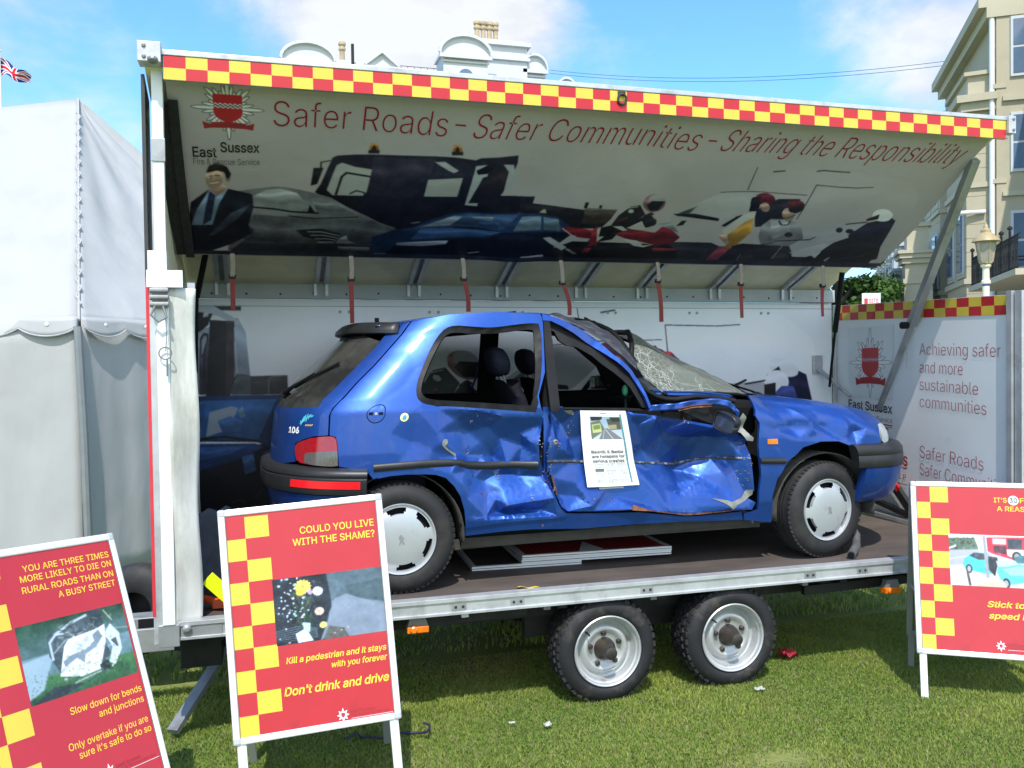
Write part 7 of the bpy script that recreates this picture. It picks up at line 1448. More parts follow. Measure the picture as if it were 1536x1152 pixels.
mb=MB(); mb.tube([scr(1,t)+Vector((0,.0,.0)) for t in np.linspace(0,1,12)],.010,8); mb.tube([scr(u,1)+Vector((0,-.004,-.008)) for u in np.linspace(0,1,24)],.010,8); mb.tube([scr(u,0)+Vector((-.01,0,.0)) for u in np.linspace(.2,1,16)],.016,8); mb.build('windscreen_seal',m_black,ws,smooth=60)
mb=MB(); mb.tube([(1.42,1.2,1.555),(1.36,.95,1.60),(1.20,.80,1.575)],.008,6); mb.tube([(1.30,.75,1.53),(1.26,1.15,1.60)],.007,6); mb.build('front_wiper',m_black,CARO)
te=[(u,z) for u,z in C_['fender'][-6:]]+[C_['fender'][0]]
te=sorted([(float(from_dom(np.array([u]),np.array([z]),'f')[0][0]),z) for u,z in te])
HX=[a for a,b in te]; HZ=[b for a,b in te]
def hood(u,v):
    x0=1.16+.10*math.sin(v*PI); x1=1.93+.10*math.sin(v*PI); x=x0+(x1-x0)*u
    z=float(np.interp(x,HX,HZ)); y0=float(surf_y(np.float64(min(x,1.88)),np.float64(z-.004))); y0=min(y0,.42)
    s=2*v-1; zc=.020*(1-s**4)-.012*(x-1.2)*(1-s*s)*0; zc+=-.05*max(0,(u-.86)/.14)**2
    zc+=.010*noise.noise((x*5,v*5,3))*(1-s**4)
    return (x,y0+.004+(2*YC-2*y0-.008)*v,z-.004+zc)
mb=MB(); mb.grid(hood,26,30); mb.build('bonnet',m_blue,CARO,smooth=50,solid=.004)
# far side
fw=[(-1.0,1.52),(-.95,1.85),(-.62,1.90),(-.50,1.90),(-.50,1.54),(-.7,1.52)]
far_q=[(u,z) for u,z in C_['quarter']]
patch('far_quarter_panel',far_q,'r',.05,m_blue,CARO,holes=[C_['window_outer']],mirror=True,off=.01)
fd_=[(-.19,.84),(.95,.84),(.96,1.50),(.76,1.54),(.66,1.72),(.32,1.94),(.05,1.975),(-.19,1.985)]
patch('far_door',fd_,'m',.05,m_blue,CARO,holes=[[(-.15,1.53),(.68,1.535),(.58,1.70),(.30,1.90),(.05,1.94),(-.15,1.95)]],mirror=True,off=.01)
patch('far_front_wing',[(u,z) for u,z in C_['fender']],'f',.06,m_blue,CARO,mirror=True,off=.01)
patch('far_trim',[(-1.25,.9),(1.0,.9),(1.0,1.50),(.80,1.55),(.66,1.74),(.3,1.955),(-.2,1.98),(-1.0,1.93),(-1.25,1.55)],'m',.06,m_int,CARO,holes=[[(-1.0,1.535),(-.80,1.88),(-.275,1.925),(-.275,1.535)],[(-.155,1.535),(.66,1.54),(.56,1.70),(.28,1.91),(.05,1.94),(-.155,1.945)]],mirror=True,off=.045,flange=.02)
mb=MB(); mb.box((.575,1.60,1.545),(.70,1.72,1.635)); fm=mb.build('far_mirror',m_plastic,CARO,bevel=.02)
mb=MB(); mb.box((.572,1.615,1.556),(.5745,1.705,1.625)); mb.build('mirror_glass',mat('mirror_glass',(.5,.52,.52),.05,1),fm)
# seats and dash
def seat(x,y):
    mb=MB()
    def bk(u,v):
        a=2*PI*u; w=.235*(1-.12*v**3); c_=.065
        return (x-.02-.20*v+math.cos(a)*c_*(1-.3*v)*1.1,y+math.copysign(abs(math.sin(a))**.6,math.sin(a))*w,1.02+.62*v-(.05*(abs(math.sin(a))**3) if v>.9 else 0))
    mb.grid(bk,20,14,flip=True); mb.f.append(tuple(14*21+i for i in range(20))); mb.m.append(0)
    mb.box((x-.05,y-.24,.90),(x+.46,y+.24,1.06)); o=mb.build('seat',mat('black_seat_cloth',(.014,.014,.02),.9,0,var=.2,vscale=40,spec=.1),CARO,smooth=60)
    mb=MB()
    def hr(u,v):
        a=2*PI*u; e=math.sin(PI*min(.999,max(.001,v)))**.28; k=lambda t,p:math.copysign(abs(t)**p,t)
        return (x-.245-.035*v+k(math.cos(a),.7)*.055*e,y+k(math.sin(a),.55)*.135*e*(1-.22*max(0,v-.5)*2*0-.10*abs(v-.45)),1.655+.165*v)
    mb.grid(hr,24,14,flip=True); mb.build('headrest',m_seat,o,smooth=80)
    for dy in (-.06,.06): mb=MB(); mb.tube([(x-.225,y+dy,1.60),(x-.245,y+dy,1.68)],.007,6); mb.build('headrest_post',m_grey,o)
seat(-.14,.60); seat(.225,1.24)
mb=MB(); mb.box((-1.12,.38,1.0),(-.85,1.42,1.50)); mb.box((-1.36,.45,1.46),(-1.10,1.35,1.50)); mb.build('rear_seat',m_seat,CARO,bevel=.05)
mb=MB(); mb.box((.60,.30,1.30),(1.05,1.5,1.50)); mb.build('dashboard',m_int,CARO,bevel=.04)
mb=MB(); mb.tube([(.42+.06*math.cos(a),.62+.18*math.sin(a),1.38+.17*math.cos(a)) for a in np.linspace(0,2*PI,28,endpoint=False)],.014,8,closed=True); mb.tube([(.42,.45,1.38),(.42,.80,1.38)],.02,6); mb.tube([(.42,.62,1.38),(.65,.62,1.33)],.03,8); mb.build('steering_wheel',m_black,CARO,smooth=60)
mb=MB(); mb.tube([(-.17,.33,1.50),(-.12,.36,1.36),(-.10,.42,1.2)],.012,6); mb.build('seat_belt',m_black,CARO)
# wheels
def carwheel(x,y,s,steer=0,slots=6,ph=0):
    M=Matrix.Translation((x,y,.604+.2735))@Matrix.Rotation(steer,4,'Z')
    base=(0,0,0); ax=(0,s,0)
    def put(mb): mb.v=[tuple(M@Vector(p)) for p in mb.v]; return mb
    mb=MB(); mb.lathe([(.166,-.012),(.174,-.004),(.190,.006),(.215,.009),(.238,.003),(.258,-.014),(.268,-.030),(.2735,-.045)]+[q for k in range(4) for q in ((.2735,-.050-.022*k),(.2675,-.052-.022*k),(.2675,-.056-.022*k),(.2735,-.058-.022*k))]+[(.2735,-.13),(.262,-.15),(.238,-.163),(.2,-.168),(.166,-.15)],base,ax,64)
    for k in range(60):
        for row,w_ in ((-.034,.016),(-.133,.014)):
            a=2*PI*k/60; ct=Vector((math.cos(a)*.2665,s*row,math.sin(a)*.2665)); Mb=Matrix.Translation(ct)@Matrix.Rotation(-a,4,'Y')@Matrix.Rotation(.18,4,'X'); mb.box((-.006,-w_,-.0095),(.0062,w_,.0095),0,Mb)
    ty=put(mb).build('tyre',m_tyre,CARO,smooth=40)
    mb=MB(); prof=[(.172,-.012),(.1745,-.002),(.172,.004),(.166,.002),(.163,-.008)]; mb.lathe(prof,base,ax,64); mb.lathe([(.163,-.030),(.05,-.034)],base,ax,48,mi=1)
    # disc with slots
    n=slots*16; rings=[(.163,-.008),(.155,-.006),(.146,-.002),(.136,.002),(.124,.006),(.10,.011),(.05,.015),(.02,.0155)]
    v=[];
    for r_,h_ in rings:
        for j in range(n): a=2*PI*j/n+ph; v.append((math.cos(a)*r_,s*h_,math.sin(a)*r_))
    o=len(mb.v); mb.v.extend(v)
    for i in range(len(rings)-1):
        for j in range(n):
            jj=j%16
            if (i==1 and 3<=jj<=12) or (i==2 and 3<=jj<=12) or (i==3 and 4<=jj<=11): continue
            q=(o+i*n+j,o+i*n+(j+1)%n,o+(i+1)*n+(j+1)%n,o+(i+1)*n+j); mb.f.append(q); mb.m.append(0)
    mb.f.append(tuple(o+(len(rings)-1)*n+j for j in range(n))); mb.m.append(0)
    # slot walls
    for k in range(slots):
        for j in range(3,13):
            a0=k*16+j; 
            for r_ in (1,4):
                p=v[r_*n+a0%n]; q=v[r_*n+(a0+1)%n]; mb.add([p,q,(q[0],q[1]-s*.02,q[2]),(p[0],p[1]-s*.02,p[2])],[(0,1,2,3)],0)
    put(mb).build('hubcap',[m_cap,m_int],ty,smooth=35,recalc=False)
    mb=MB(); q=[(-.012,.02),(-.004,.026),(.004,.020),(.002,.012),(.010,.014),(.014,.006),(.006,.002),(.010,-.008),(.014,-.022),(.004,-.020),(.0,-.008),(-.006,-.016),(-.014,-.024),(-.010,-.010),(-.006,.0),(-.014,.006)]
    put(mb.prism(q,lambda a,b:(a,s*.0175,b),lambda a,b:(a,s*.015,b))).build('cap_emblem',m_alu_d,ty,recalc=True)
    return ty
carwheel(-1.023,.128,-1,0,6,.15); carwheel(1.40,.150,-1,.15,6,.05); carwheel(-1.023,1.672,1); carwheel(1.40,1.65,1)
# ------------------------------------------------------------------ newspaper page taped to the door
def page_on_door():
    P=CAR['page']; tl,tr,br,bl=[np.array(q) for q in P]
    def st(u,v): return tl*(1-u)*(1-v)+tr*u*(1-v)+br*u*v+bl*(1-u)*v
    cvp=Canvas(150,250,(232,232,230)); r=np.random.RandomState(8)
    cvp.line([(66,10),(84,10)],2,(60,60,60)); cvp.line([(28,16),(134,16)],1,(120,160,170))
    cvp.grad(20,95,(150,172,196),(190,200,206),30,126); cvp.poly([(30,40),(60,30),(75,64),(30,95)],(110,118,104)); cvp.poly([(82,28),(126,24),(126,62),(90,64)],(84,90,80)); cvp.poly([(70,60),(84,58),(126,95),(52,95)],(120,124,128)); cvp.poly([(84,48),(112,46),(112,60),(90,62)],(160,150,118)); cvp.poly([(34,46),(62,42),(64,70),(36,74)],(190,196,130)); cvp.poly([(38,50),(60,46),(60,60),(40,64)],(120,140,90)); cvp.line([(76,62),(96,95)],1.5,(226,226,226)); cvp.line([(72,64),(64,95)],1,(220,220,220)); cvp.poly([(30,20),(70,20),(66,30),(34,34)],(52,54,60)); cvp.poly([(92,22),(126,22),(126,36),(100,38)],(56,62,56))
    cvp.blur(1)
    cvp.poly([(126,12),(132,12),(132,240),(126,240)],(96,150,160))
    for k in range(40): y=26+k*5; cvp.line([(127,y),(131,y)],1.5,(60,90,110))
    for c_ in range(3):
        for k in range(22):
            y=172+k*3.1; 
            if c_==0 and 6<k<10: cvp.line([(30,y),(54,y)],2.4,(40,40,44)); continue
            x0=30+c_*32
            if k==0 and c_==0: continue
            x=x0
            while x<x0+27:
                w_=r.uniform(2,6); cvp.line([(x,y),(min(x+w_,x0+28),y)],1.5,(120+r.uniform(-20,40),)*3); x+=w_+1.2
    for c_ in range(3):
        cvp.line([(30,169+c_),(56,169+c_)],.5,(200,200,200))
    t=thing('newspaper_page','white newspaper page about serious crashes taped on the smashed blue door','newspaper',(float(tl[0]+tr[0])/2,.08,float(bl[1])))
    ym=min(q[1] for q in line_fol([tuple(st(u,v)) for u in np.linspace(0,1,6) for v in np.linspace(0,1,6)],'d',0))
    def yy(u,v):
        q=line_fol([tuple(st(u,v))],'d',-.007)[0][1]; e=ym-.004; k=.45 if v>.05 else .25
        return q*k+e*(1-k)-.010*math.sin(u*PI)*v
    def fn(U,V):
        Uc=np.linspace(0,1,9); Vc=np.linspace(0,1,13); Yc=np.array([[yy(a,b) for a in Uc] for b in Vc])
        iu=np.clip((U*8).astype(int),0,7); iv=np.clip((V*12).astype(int),0,11); fu=U*8-iu; fv=V*12-iv
        Y=Yc[iv,iu]*(1-fu)*(1-fv)+Yc[iv,iu+1]*fu*(1-fv)+Yc[iv+1,iu]*(1-fu)*fv+Yc[iv+1,iu+1]*fu*fv
        X=tl[0]*(1-U)*(1-V)+tr[0]*U*(1-V)+br[0]*U*V+bl[0]*(1-U)*V; Z=tl[1]*(1-U)*(1-V)+tr[1]*U*(1-V)+br[1]*U*V+bl[1]*(1-U)*V
        return X,Y,Z
    o=cvp.build('page_sheet',fn,m_paper,t)
    md=o.modifiers.new('thickness','SOLIDIFY'); md.thickness=.001; md.offset=-1
    f=lambda u,v:(lambda X:(float(X[0]),float(X[1])-.0022,float(X[2])))(fn(np.array(u),np.array(1-v)))
    mb=MB()
    for s,a,b,v in (('Bexhill & Battle',.16,.80,.440),('are hotspots for',.165,.82,.380),('serious crashes',.17,.80,.320)): mb=MB(); text(mb,s,a,b,v,.036,f,bold=.016); mb.build('headline',m_txt_k,t)
    q=[(a,b-.0) for a,b in CAR['tape_low']]
    patch('tape',q,'m',.02,mat('clear_tape',(.5,.53,.58),.25,coat=.3,var=.1),t,follow='d',off=-.006,flange=0)
page_on_door()
# ------------------------------------------------------------------ loose things
t=thing('air_freshener','small green oval air freshener hanging behind the smashed windscreen','air freshener',(.30,.45,1.52))
mb=MB(); mb.prism([(.30+.017*math.cos(a),1.568+.030*math.sin(a)) for a in np.linspace(0,2*PI,20,endpoint=False)],lambda x,z:(x,.450,z),lambda x,z:(x,.455,z)); o=mb.build('card',mat('green_card',S(40,150,100),.5,var=.2,vscale=60),t,recalc=True)
mb=MB(); mb.prism([(.30+.009*math.cos(a),1.568+.020*math.sin(a)) for a in np.linspace(0,2*PI,20,endpoint=False)],lambda x,z:(x,.4485,z),lambda x,z:(x,.4499,z)); mb.build('card_print',mat('pale_green_print',S(90,190,140),.5),o,recalc=True)
mb=MB(); mb.tube([(.30,.4525,1.598),(.302,.46,1.66)],.0012,5); mb.tube([(.30,.4525,1.538),(.302,.4525,1.52)],.001,5); mb.tube([(.302,.4525,1.522),(.3025,.4525,1.47)],[.006,.012],6); mb.build('cord',m_black,t)
def single(name,label,cat,mb,m,**k): return tag(mb.build(name,m,None,**k),label,cat)
mb=MB(); mb.tube([(1.55,.33,.72),(1.60,.30,.70),(1.645,.27,.76),(1.66,.25,.70),(1.60,.17,.65),(1.50,.08,.628)],.024,12); mb.tube([(1.50,.08,.628),(1.493,.074,.627)],.018,12,mi=1); single('broken_pipe','bent grey rubber pipe lying on the deck behind the front wheel','pipe',mb,[mat('dusty_rubber_hose',(.075,.075,.075),.7,var=.3,vscale=20),m_int],smooth=50)
mb=MB(); mb.grid(lambda u,v:(-.46+.11*u,.035+.04*v*(1-.6*u)+.01*math.sin(u*4),.609+.012*(1-u)**2*(1-v)+.004*math.sin(u*9)),10,4); single('yellow_tape_scrap','torn scrap of yellow tape on the deck edge between two fixing plates','litter',mb,m_yel,smooth=60,solid=.0015)
mb=MB(); mb.bar((-1.915,.06,.775),(-1.78,.10,.625),.012,.065); single('hi_vis_strap','bright yellow reflective strap slanting down behind the left end wall','strap',mb,mat('fluorescent_yellow',S(226,240,20),.5,var=.05))
mb=MB(); mb.tube([(-2.0,.20,.655),(-1.93,.18,.65),(-1.88,.16,.635)],.018,8); mb.box((-1.90,.14,.612),(-1.85,.19,.65)); single('orange_fitting','small orange hose fitting under the yellow strap','fitting',mb,mat('orange_plastic',S(220,84,30),.4,var=.15),smooth=40)
mb=MB(); mb.grid(lambda u,v:(-1.98+.16*u,.30+.1*u,.68+.36*v+.01*math.sin(u*13+v*9)),8,16); single('grey_dust_sheet','crumpled blue grey sheet tucked behind the yellow strap','sheet',mb,mat('blue_grey_cloth',(.045,.055,.075),.8,var=.3,vscale=14,bump=.3,bscale=30),smooth=70,solid=.004)
rr=random.Random(12)
def scrap(x,y,w,h,hgt,sd):
    r_=random.Random(sd); mb=MB()
    return mb.grid(lambda u,v:(x+w*(u-.5)+.006*noise.noise((u*4,v*4,sd)),y+h*(v-.5),.022+hgt*abs(noise.noise((u*3.1+sd,v*3.3,1)))),7,5)
single('paper_scrap','crumpled white paper scrap in the sunlit grass right of the middle board','litter',scrap(-.40,-.222,.035,.026,.03,3),mat('white_tissue',(.48,.49,.50),.8,var=.1),smooth=60,solid=.001)
single('paper_scrap','thin torn white strip in the grass, the smaller scrap','litter',scrap(-.553,-.148,.032,.010,.02,5),mat('white_tissue',(0,0,0)),smooth=60,solid=.001)
single('paper_scrap','pale clear plastic scrap in the grass in front of the rear trailer wheel','litter',scrap(.79,-.12,.05,.03,.02,8),mat('clear_plastic_scrap',(.42,.44,.40),.4,var=.2),smooth=60,solid=.001)
single('red_rag','crumpled red rag on the grass beside the right trailer wheel','rag',scrap(1.222,.285,.10,.07,.09,11),mat('red_rag',S(140,24,40),.8,var=.35,vscale=30),smooth=70,solid=.003)
mb=MB(); pts=[(-1.33+.04*k+.02*math.sin(k*1.7),-.10-.006*k+.035*math.sin(k*1.1),.03+.012*math.sin(k*2.3)) for k in range(10)]; mb.tube(pts,.006,7); mb.tube([pts[-1],(-.945,-.125,.035),(-.94,-.10,.045),(-.965,-.08,.05)],.006,7); single('bungee_cord','dark purple cord lying in the grass behind the middle board','cord',mb,mat('purple_cord',(.022,.014,.05),.6,var=.3,vscale=60),smooth=60)
# ------------------------------------------------------------------ marquee on the left
C0=Vector((-2.974,3.187,0)); U1=Vector((-.985,.17,0)); V1=Vector((.6,.8,0))
TE=thing('marquee','white canvas marquee with scalloped valance beside the trailer','tent',tuple(C0))
def canvas_mat():
    m=mat('white_marquee_canvas',(.52,.525,.52),.65,var=.04,vscale=2,dirt=(.45,.445,.42),dscale=1.3,dlo=.5,dhi=.8)
    nt=m.node_tree; b=nt.nodes['Principled BSDF']; o=nt.nodes['Material Output']; t=N(nt,'ShaderNodeBsdfTranslucent'); t.inputs[0].default_value=(.75,.76,.76,1); ms=N(nt,'ShaderNodeMixShader',n_0=.3); LK(nt,b.outputs[0],ms.inputs[1]); LK(nt,t.outputs[0],ms.inputs[2]); LK(nt,ms.outputs[0],o.inputs[0])
    tc=N(nt,'ShaderNodeTexCoord'); n=N(nt,'ShaderNodeTexNoise',i_Scale=1.5,i_Detail=3,i_Roughness=.45,i_Distortion=.2); mp=N(nt,'ShaderNodeMapping'); mp.inputs['Scale'].default_value=(1.6,1.6,.7); mp.inputs['Rotation'].default_value=(.2,.5,0); LK(nt,tc.outputs['Object'],mp.inputs[0]); LK(nt,mp.outputs[0],n.inputs['Vector'])
    bp=N(nt,'ShaderNodeBump',i_Strength=.35,i_Distance=.10); LK(nt,n.outputs['Fac'],bp.inputs['Height']); LK(nt,bp.outputs[0],b.inputs['Normal']); LK(nt,bp.outputs[0],t.inputs['Normal']); return m
m_can=canvas_mat()
ZE=2.10; L1,L2=6.0,4.0
def wall(d,L,name,ph):
    nrm=Vector((d.y,-d.x,0)); 
    if nrm.dot(Vector((-1.7,-4.1,0))-C0)<0: nrm=-nrm
    def fn(u,v):
        s=u*L; f=.05*math.sin(s*2.6+ph+.5*v)*math.sin(s*1.3+ph)+.016*math.sin(s*9+1.5*v+ph)*(1-.5*v)+.007*math.sin(s*23+2*v)*(1-.7*v); p=C0+d*s+nrm*(f*(1-.15*v)); return (p.x,p.y,.05+(ZE-.02)*v)
    mb=MB(); mb.grid(fn,90,10); mb.build(name,m_can,TE,smooth=180,solid=.004)
wall(U1,L1,'side_wall',.3); wall(V1,L2,'side_wall',1.9)
E0=C0+Vector((0,0,ZE)); AP=Vector((-3.36,5.62,4.44)); AL=AP+U1*3.2-Vector((0,0,.42))
EL=E0+U1*L1; ER=E0+V1*L2; EB=EL+V1*L2
def roofface(pts,name,sd,sag=.10,mats=m_can):
    a,b,c,d=[Vector(p) for p in pts]; n=(b-a).cross(d-a).normalized()
    def fn(u,v):
        p=a.lerp(b,u).lerp(d.lerp(c,u),v); k=math.sin(u*PI)**.7*math.sin(v*PI)**.6
        f=-sag*k+.035*noise.noise((u*7+sd,v*2.5,sd))*k**.5+.03*math.sin(u*26+sd+3*v)*(v**1.5)*(1-v)*2*k**.4
        return p+ (n if n.z>0 else -n)*f
    mb=MB(); mb.grid(fn,50,34); mb.build(name,mats,TE,smooth=180,solid=.004)
roofface((EL,E0,AP,AL),'roof_slope',2,.12); roofface((E0,ER,AP,AP+Vector((.001,0,0))),'roof_slope',5,.08)
roofface((ER,EB,AL,AP),'roof_slope',8,.05); roofface((EB,EL,AL,AL+Vector((.001,0,0))),'roof_slope',9,.05)
mb=MB(); mb.tube([E0.lerp(AP,t) for t in np.linspace(0,1,10)],.012,6); mb.tube([E0.lerp(AP,.05+t*.03)+Vector((.02*(-1)**t,0,.012)) for t in range(30)],.008,5); mb.build('laced_seam',m_can,TE,smooth=60)
def valance(d,L,name):
    nrm=Vector((d.y,-d.x,0)); 
    if nrm.dot(Vector((-1.7,-4.1,0))-C0)<0: nrm=-nrm
    def fn(u,v):
        s=u*L; dep=.075+.065*abs(math.sin(s*PI/.42))**.7; p=C0+d*s+nrm*(.03+.012*math.sin(s*9)+.02*v); return (p.x,p.y,ZE+.02-dep*1.0*v)
    mb=MB(); mb.grid(fn,int(L*24),4); o=mb.build(name,m_can,TE,smooth=180,solid=.004)
    mb=MB(); mb.tube([tuple(Vector(fn(i/(L*24),1))+nrm*.004) for i in range(int(L*24)+1)],.0055,5); mb.build('valance_piping',mat('grey_piping',(.45,.46,.47),.7),o)
    mb=MB()
    for k in range(int(L/.42)): 
        p=C0+d*(.42*k+.21)+nrm*.05; mb.lathe([(.016,0),(.014,.006),(.004,.008)],(p.x,p.y,ZE-.03),tuple(nrm),10,cap=True)
    mb.build('eyelet',m_white,o)
valance(U1,L1,'valance'); valance(V1,L2,'valance')
mb=MB(); mb.tube([(C0.x+.02,C0.y+.05,0),(C0.x+.02,C0.y+.05,ZE)],.025,10); mb.tube([(C0.x+.045,C0.y-.055,.05),(C0.x+.03,C0.y-.06,1.2),(C0.x+.0,C0.y-.05,ZE-.05)],.030,8); mb.build('corner_pole',mat('grey_pole',(.24,.26,.27),.5,.3),TE)
# ------------------------------------------------------------------ flag on a pole beyond the marquee
def flag():
    p=Vector((-17.3,60,0)); t=thing('flagpole_flag','small union flag streaming from a thin white pole beyond the marquee','flag',tuple(p))
    mb=MB(); mb.tube([p,p+Vector((0,0,22.3))],[.09,.05],8); mb.lathe([(.0,0),(.12,.06),(.12,.14),(0,.2)],tuple(p+Vector((0,0,22.25))),(0,0,1),10); mb.build('pole',m_white,t)
    c=Canvas(80,40,(30,40,110)); W=(236,236,240); Rd=(190,30,50)
    c.line([(0,0),(80,40)],8,W); c.line([(0,40),(80,0)],8,W); c.line([(0,0),(80,40)],3,Rd); c.line([(0,40),(80,0)],3,Rd); c.line([(40,0),(40,40)],13,W); c.line([(0,20),(80,20)],13,W); c.line([(40,0),(40,40)],8,Rd); c.line([(0,20),(80,20)],8,Rd)
    def fn(u,v): return p.x+.06+1.75*u-.12*np.sin(v*3),p.y+.22*np.sin(u*7+v*2),p.z+21.9-1.05*v*(1-.45*u)-1.05*u+.12*np.sin(u*9)
    o=c.build('flag_cloth',fn,m_paper,t); md=o.modifiers.new('thickness','SOLIDIFY'); md.thickness=.01
flag()
# ------------------------------------------------------------------ white building behind
m_stucco=mat('white_stucco',(.55,.56,.57),.6,var=.06,vscale=.5,dirt=(.40,.40,.39),dscale=.6,dlo=.58,dhi=.85)
m_slate=mat('grey_slate',(.22,.24,.27),.6,var=.3,vscale=2,aniso=(1,1,4)); m_pane=mat('window_pane',(.10,.15,.22),.08,0,coat=.5,var=.3,vscale=.4)
m_pot=mat('buff_chimney_pot',(.42,.33,.20),.8,var=.25,vscale=2)
Y0=60.0
WB=thing('white_building','white Victorian building with arched dormers and chimneys behind the trailer roof','building',(11,66,0))
def wbx(name,a,b,m,parent=None,bev=0): mb=MB(); mb.box(a,b); return mb.build(name,m,parent or WB,bevel=bev)
wall_=wbx('wall',(-2,Y0+1,0),(22.2,Y0+16,20.4),m_stucco)
mb=MB(); mb.box((-2.4,Y0+.4,20.4),(22.6,Y0+16.5,20.9)); mb.box((-2.2,Y0+.7,20.1),(22.4,Y0+1,20.4)); mb.box((-2.2,Y0+.8,14.0),(22.3,Y0+1,14.3)); mb.build('cornice',m_stucco,WB)
for k in range(7):
    for z in (15.2,10.6,6.0,1.4):
        x=-.4+3.3*k; mb=MB(); mb.box((x-.75,Y0+.86,z-.05),(x+.75,Y0+.99,z+2.9)); fr=mb.build('window',m_stucco,WB); mb=MB(); mb.box((x-.6,Y0+.83,z+.1),(x+.6,Y0+.855,z+2.7)); mb.build('pane',m_pane,fr)
# mansard
mb=MB(); v=[(-2,Y0+1.2,20.9),(22.2,Y0+1.2,20.9),(22.2,Y0+16,20.9),(-2,Y0+16,20.9),(-1,Y0+2.6,23.8),(20.0,Y0+2.6,24.0),(20.0,Y0+14,24.0),(-1,Y0+14,23.8)]; mb.add(v,[(0,1,5,4),(1,2,6,5),(2,3,7,6),(3,0,4,7),(4,5,6,7)]); rf=mb.build('mansard_roof',m_slate,WB)
mb=MB(); 
for x in np.arange(8.6,12.2,.5): mb.tube([(x,Y0+2.7,23.8),(x,Y0+2.7,24.35)],.02,4)
mb.tube([(8.3,Y0+2.7,24.35),(12.3,Y0+2.7,24.35)],.025,4); mb.tube([(8.3,Y0+2.7,24.1),(12.3,Y0+2.7,24.1)],.02,4); mb.build('roof_railing',m_dark,rf)
def arch(n=14,a0=0,a1=PI): return [(math.cos(a),math.sin(a)) for a in np.linspace(a0,a1,n)]
def dormer(cx,y,w,z0,zs,rise,name='dormer',gable=False,win=True,depth=2.5):
    """white dormer: body up to zs, curved or gabled head above"""
    mb=MB(); head=[(cx-w/2*1.12,zs),(cx,zs+rise),(cx+w/2*1.12,zs)][::-1] if gable else [(cx+x*w/2*1.12,zs+zz_*rise) for x,zz_ in arch()]
    mb.box((cx-w/2,y,z0),(cx+w/2,y+depth,zs)); 
    mb.prism(head,lambda a,b:(a,y-.02,b),lambda a,b:(a,y+depth,b))
    for (a,b),(c_,d_) in zip(head[:-1],head[1:]):
        k=1.09; mb.prism([(a,b),(c_,d_),(cx+(c_-cx)*k,zs+(d_-zs)*k+.10),(cx+(a-cx)*k,zs+(b-zs)*k+.10)],lambda p,q:(p,y-.28,q),lambda p,q:(p,y-.03,q))
    mb.box((cx-w/2*1.18,y-.30,zs-.28),(cx+w/2*1.18,y-.05,zs)); mb.box((cx-w/2*1.06,y-.12,zs-.55),(cx+w/2*1.06,y-.0,zs-.42))
    d=mb.build(name,m_stucco,WB,recalc=True,smooth=30)
    if win:
        ww=w*.17; q=[(cx+x*ww,zs-1.55+zz_*ww) for x,zz_ in arch()]+[(cx-ww,z0+.3),(cx+ww,z0+.3)]
        mb=MB(); mb.prism([(cx+(a-cx)*1.25,zs-1.55+(b-zs+1.55)*(1.18 if b>zs-1.55 else 1)) for a,b in q],lambda a,b:(a,y-.06,b),lambda a,b:(a,y+.01,b)); fr=mb.build('window',m_stucco,d,recalc=True)
        mb=MB(); mb.prism(q,lambda a,b:(a,y-.10,b),lambda a,b:(a,y-.065,b)); mb.build('pane',m_pane,fr,recalc=True)
    return d
def PXW(px): return 1.0
dormer(13.45,Y0,3.35,20.9,24.55,1.35)
dormer(2.1,Y0+.2,3.2,20.9,23.3,1.2,win=False)
dormer(7.3,Y0+.2,2.1,20.9,23.3,.95,gable=True,win=False)
dormer(19.9,Y0+3.5,1.75,21.5,25.1,1.1,depth=3.0)
dormer(22.9,Y0+4.5,1.3,21.5,24.1,.8,win=False)
mb=MB(); mb.box((16.6,Y0+4.0,21),(18.2,Y0+4.9,24.2)); mb.box((16.2,Y0+3.1,21),(16.6,Y0+3.3,23.2)); mb.build('roof_housing',mat('pale_lead',(.5,.52,.54),.5),WB)
mb=MB(); mb.add([(15.1,Y0+.5,21),(17.2,Y0+1.0,21),(16.6,Y0+3.0,24.4),(15.1,Y0+3.0,24.4)],[(0,1,2,3)]); mb.build('hip_slope',m_slate,WB,solid=.1)
def chimney(x,y,w,z0,z1,pots,px0,dx):
    mb=MB(); mb.box((x-w/2,y,z0),(x+w/2,y+1.6,z1-.5)); mb.box((x-w/2-.2,y-.2,z1-1.6),(x+w/2+.2,y+1.8,z1-1.35)); mb.box((x-w/2-.28,y-.28,z1-.5),(x+w/2+.28,y+1.88,z1-.2)); mb.box((x-w/2+.1,y+.1,z1-.2),(x+w/2-.1,y+1.5,z1)); st=mb.build('chimney',m_stucco,WB)
    for k in range(pots):
        mb=MB(); mb.lathe([(.24,0),(.20,.15),(.19,.9),(.27,.98),(.27,1.1),(.21,1.15),(.21,1.28),(.28,1.34),(.28,1.5),(.2,1.6),(.14,1.55)],(px0+dx*k,y+.8,z1-.02),(0,0,1),14); mb.build('chimney_pot',m_pot,st,smooth=40)
chimney(17.0,Y0+3.2,4.4,20,27.2,4,15.35,.5)
chimney(5.1,Y0+2.2,2.7,20,24.3,1,4.75,.5)
mb=MB(); mb.tube([(5.35,Y0+1.4,21),(5.35,Y0+1.4,25.2)],.11,8); mb.build('flue_pipe',m_dark,WB)
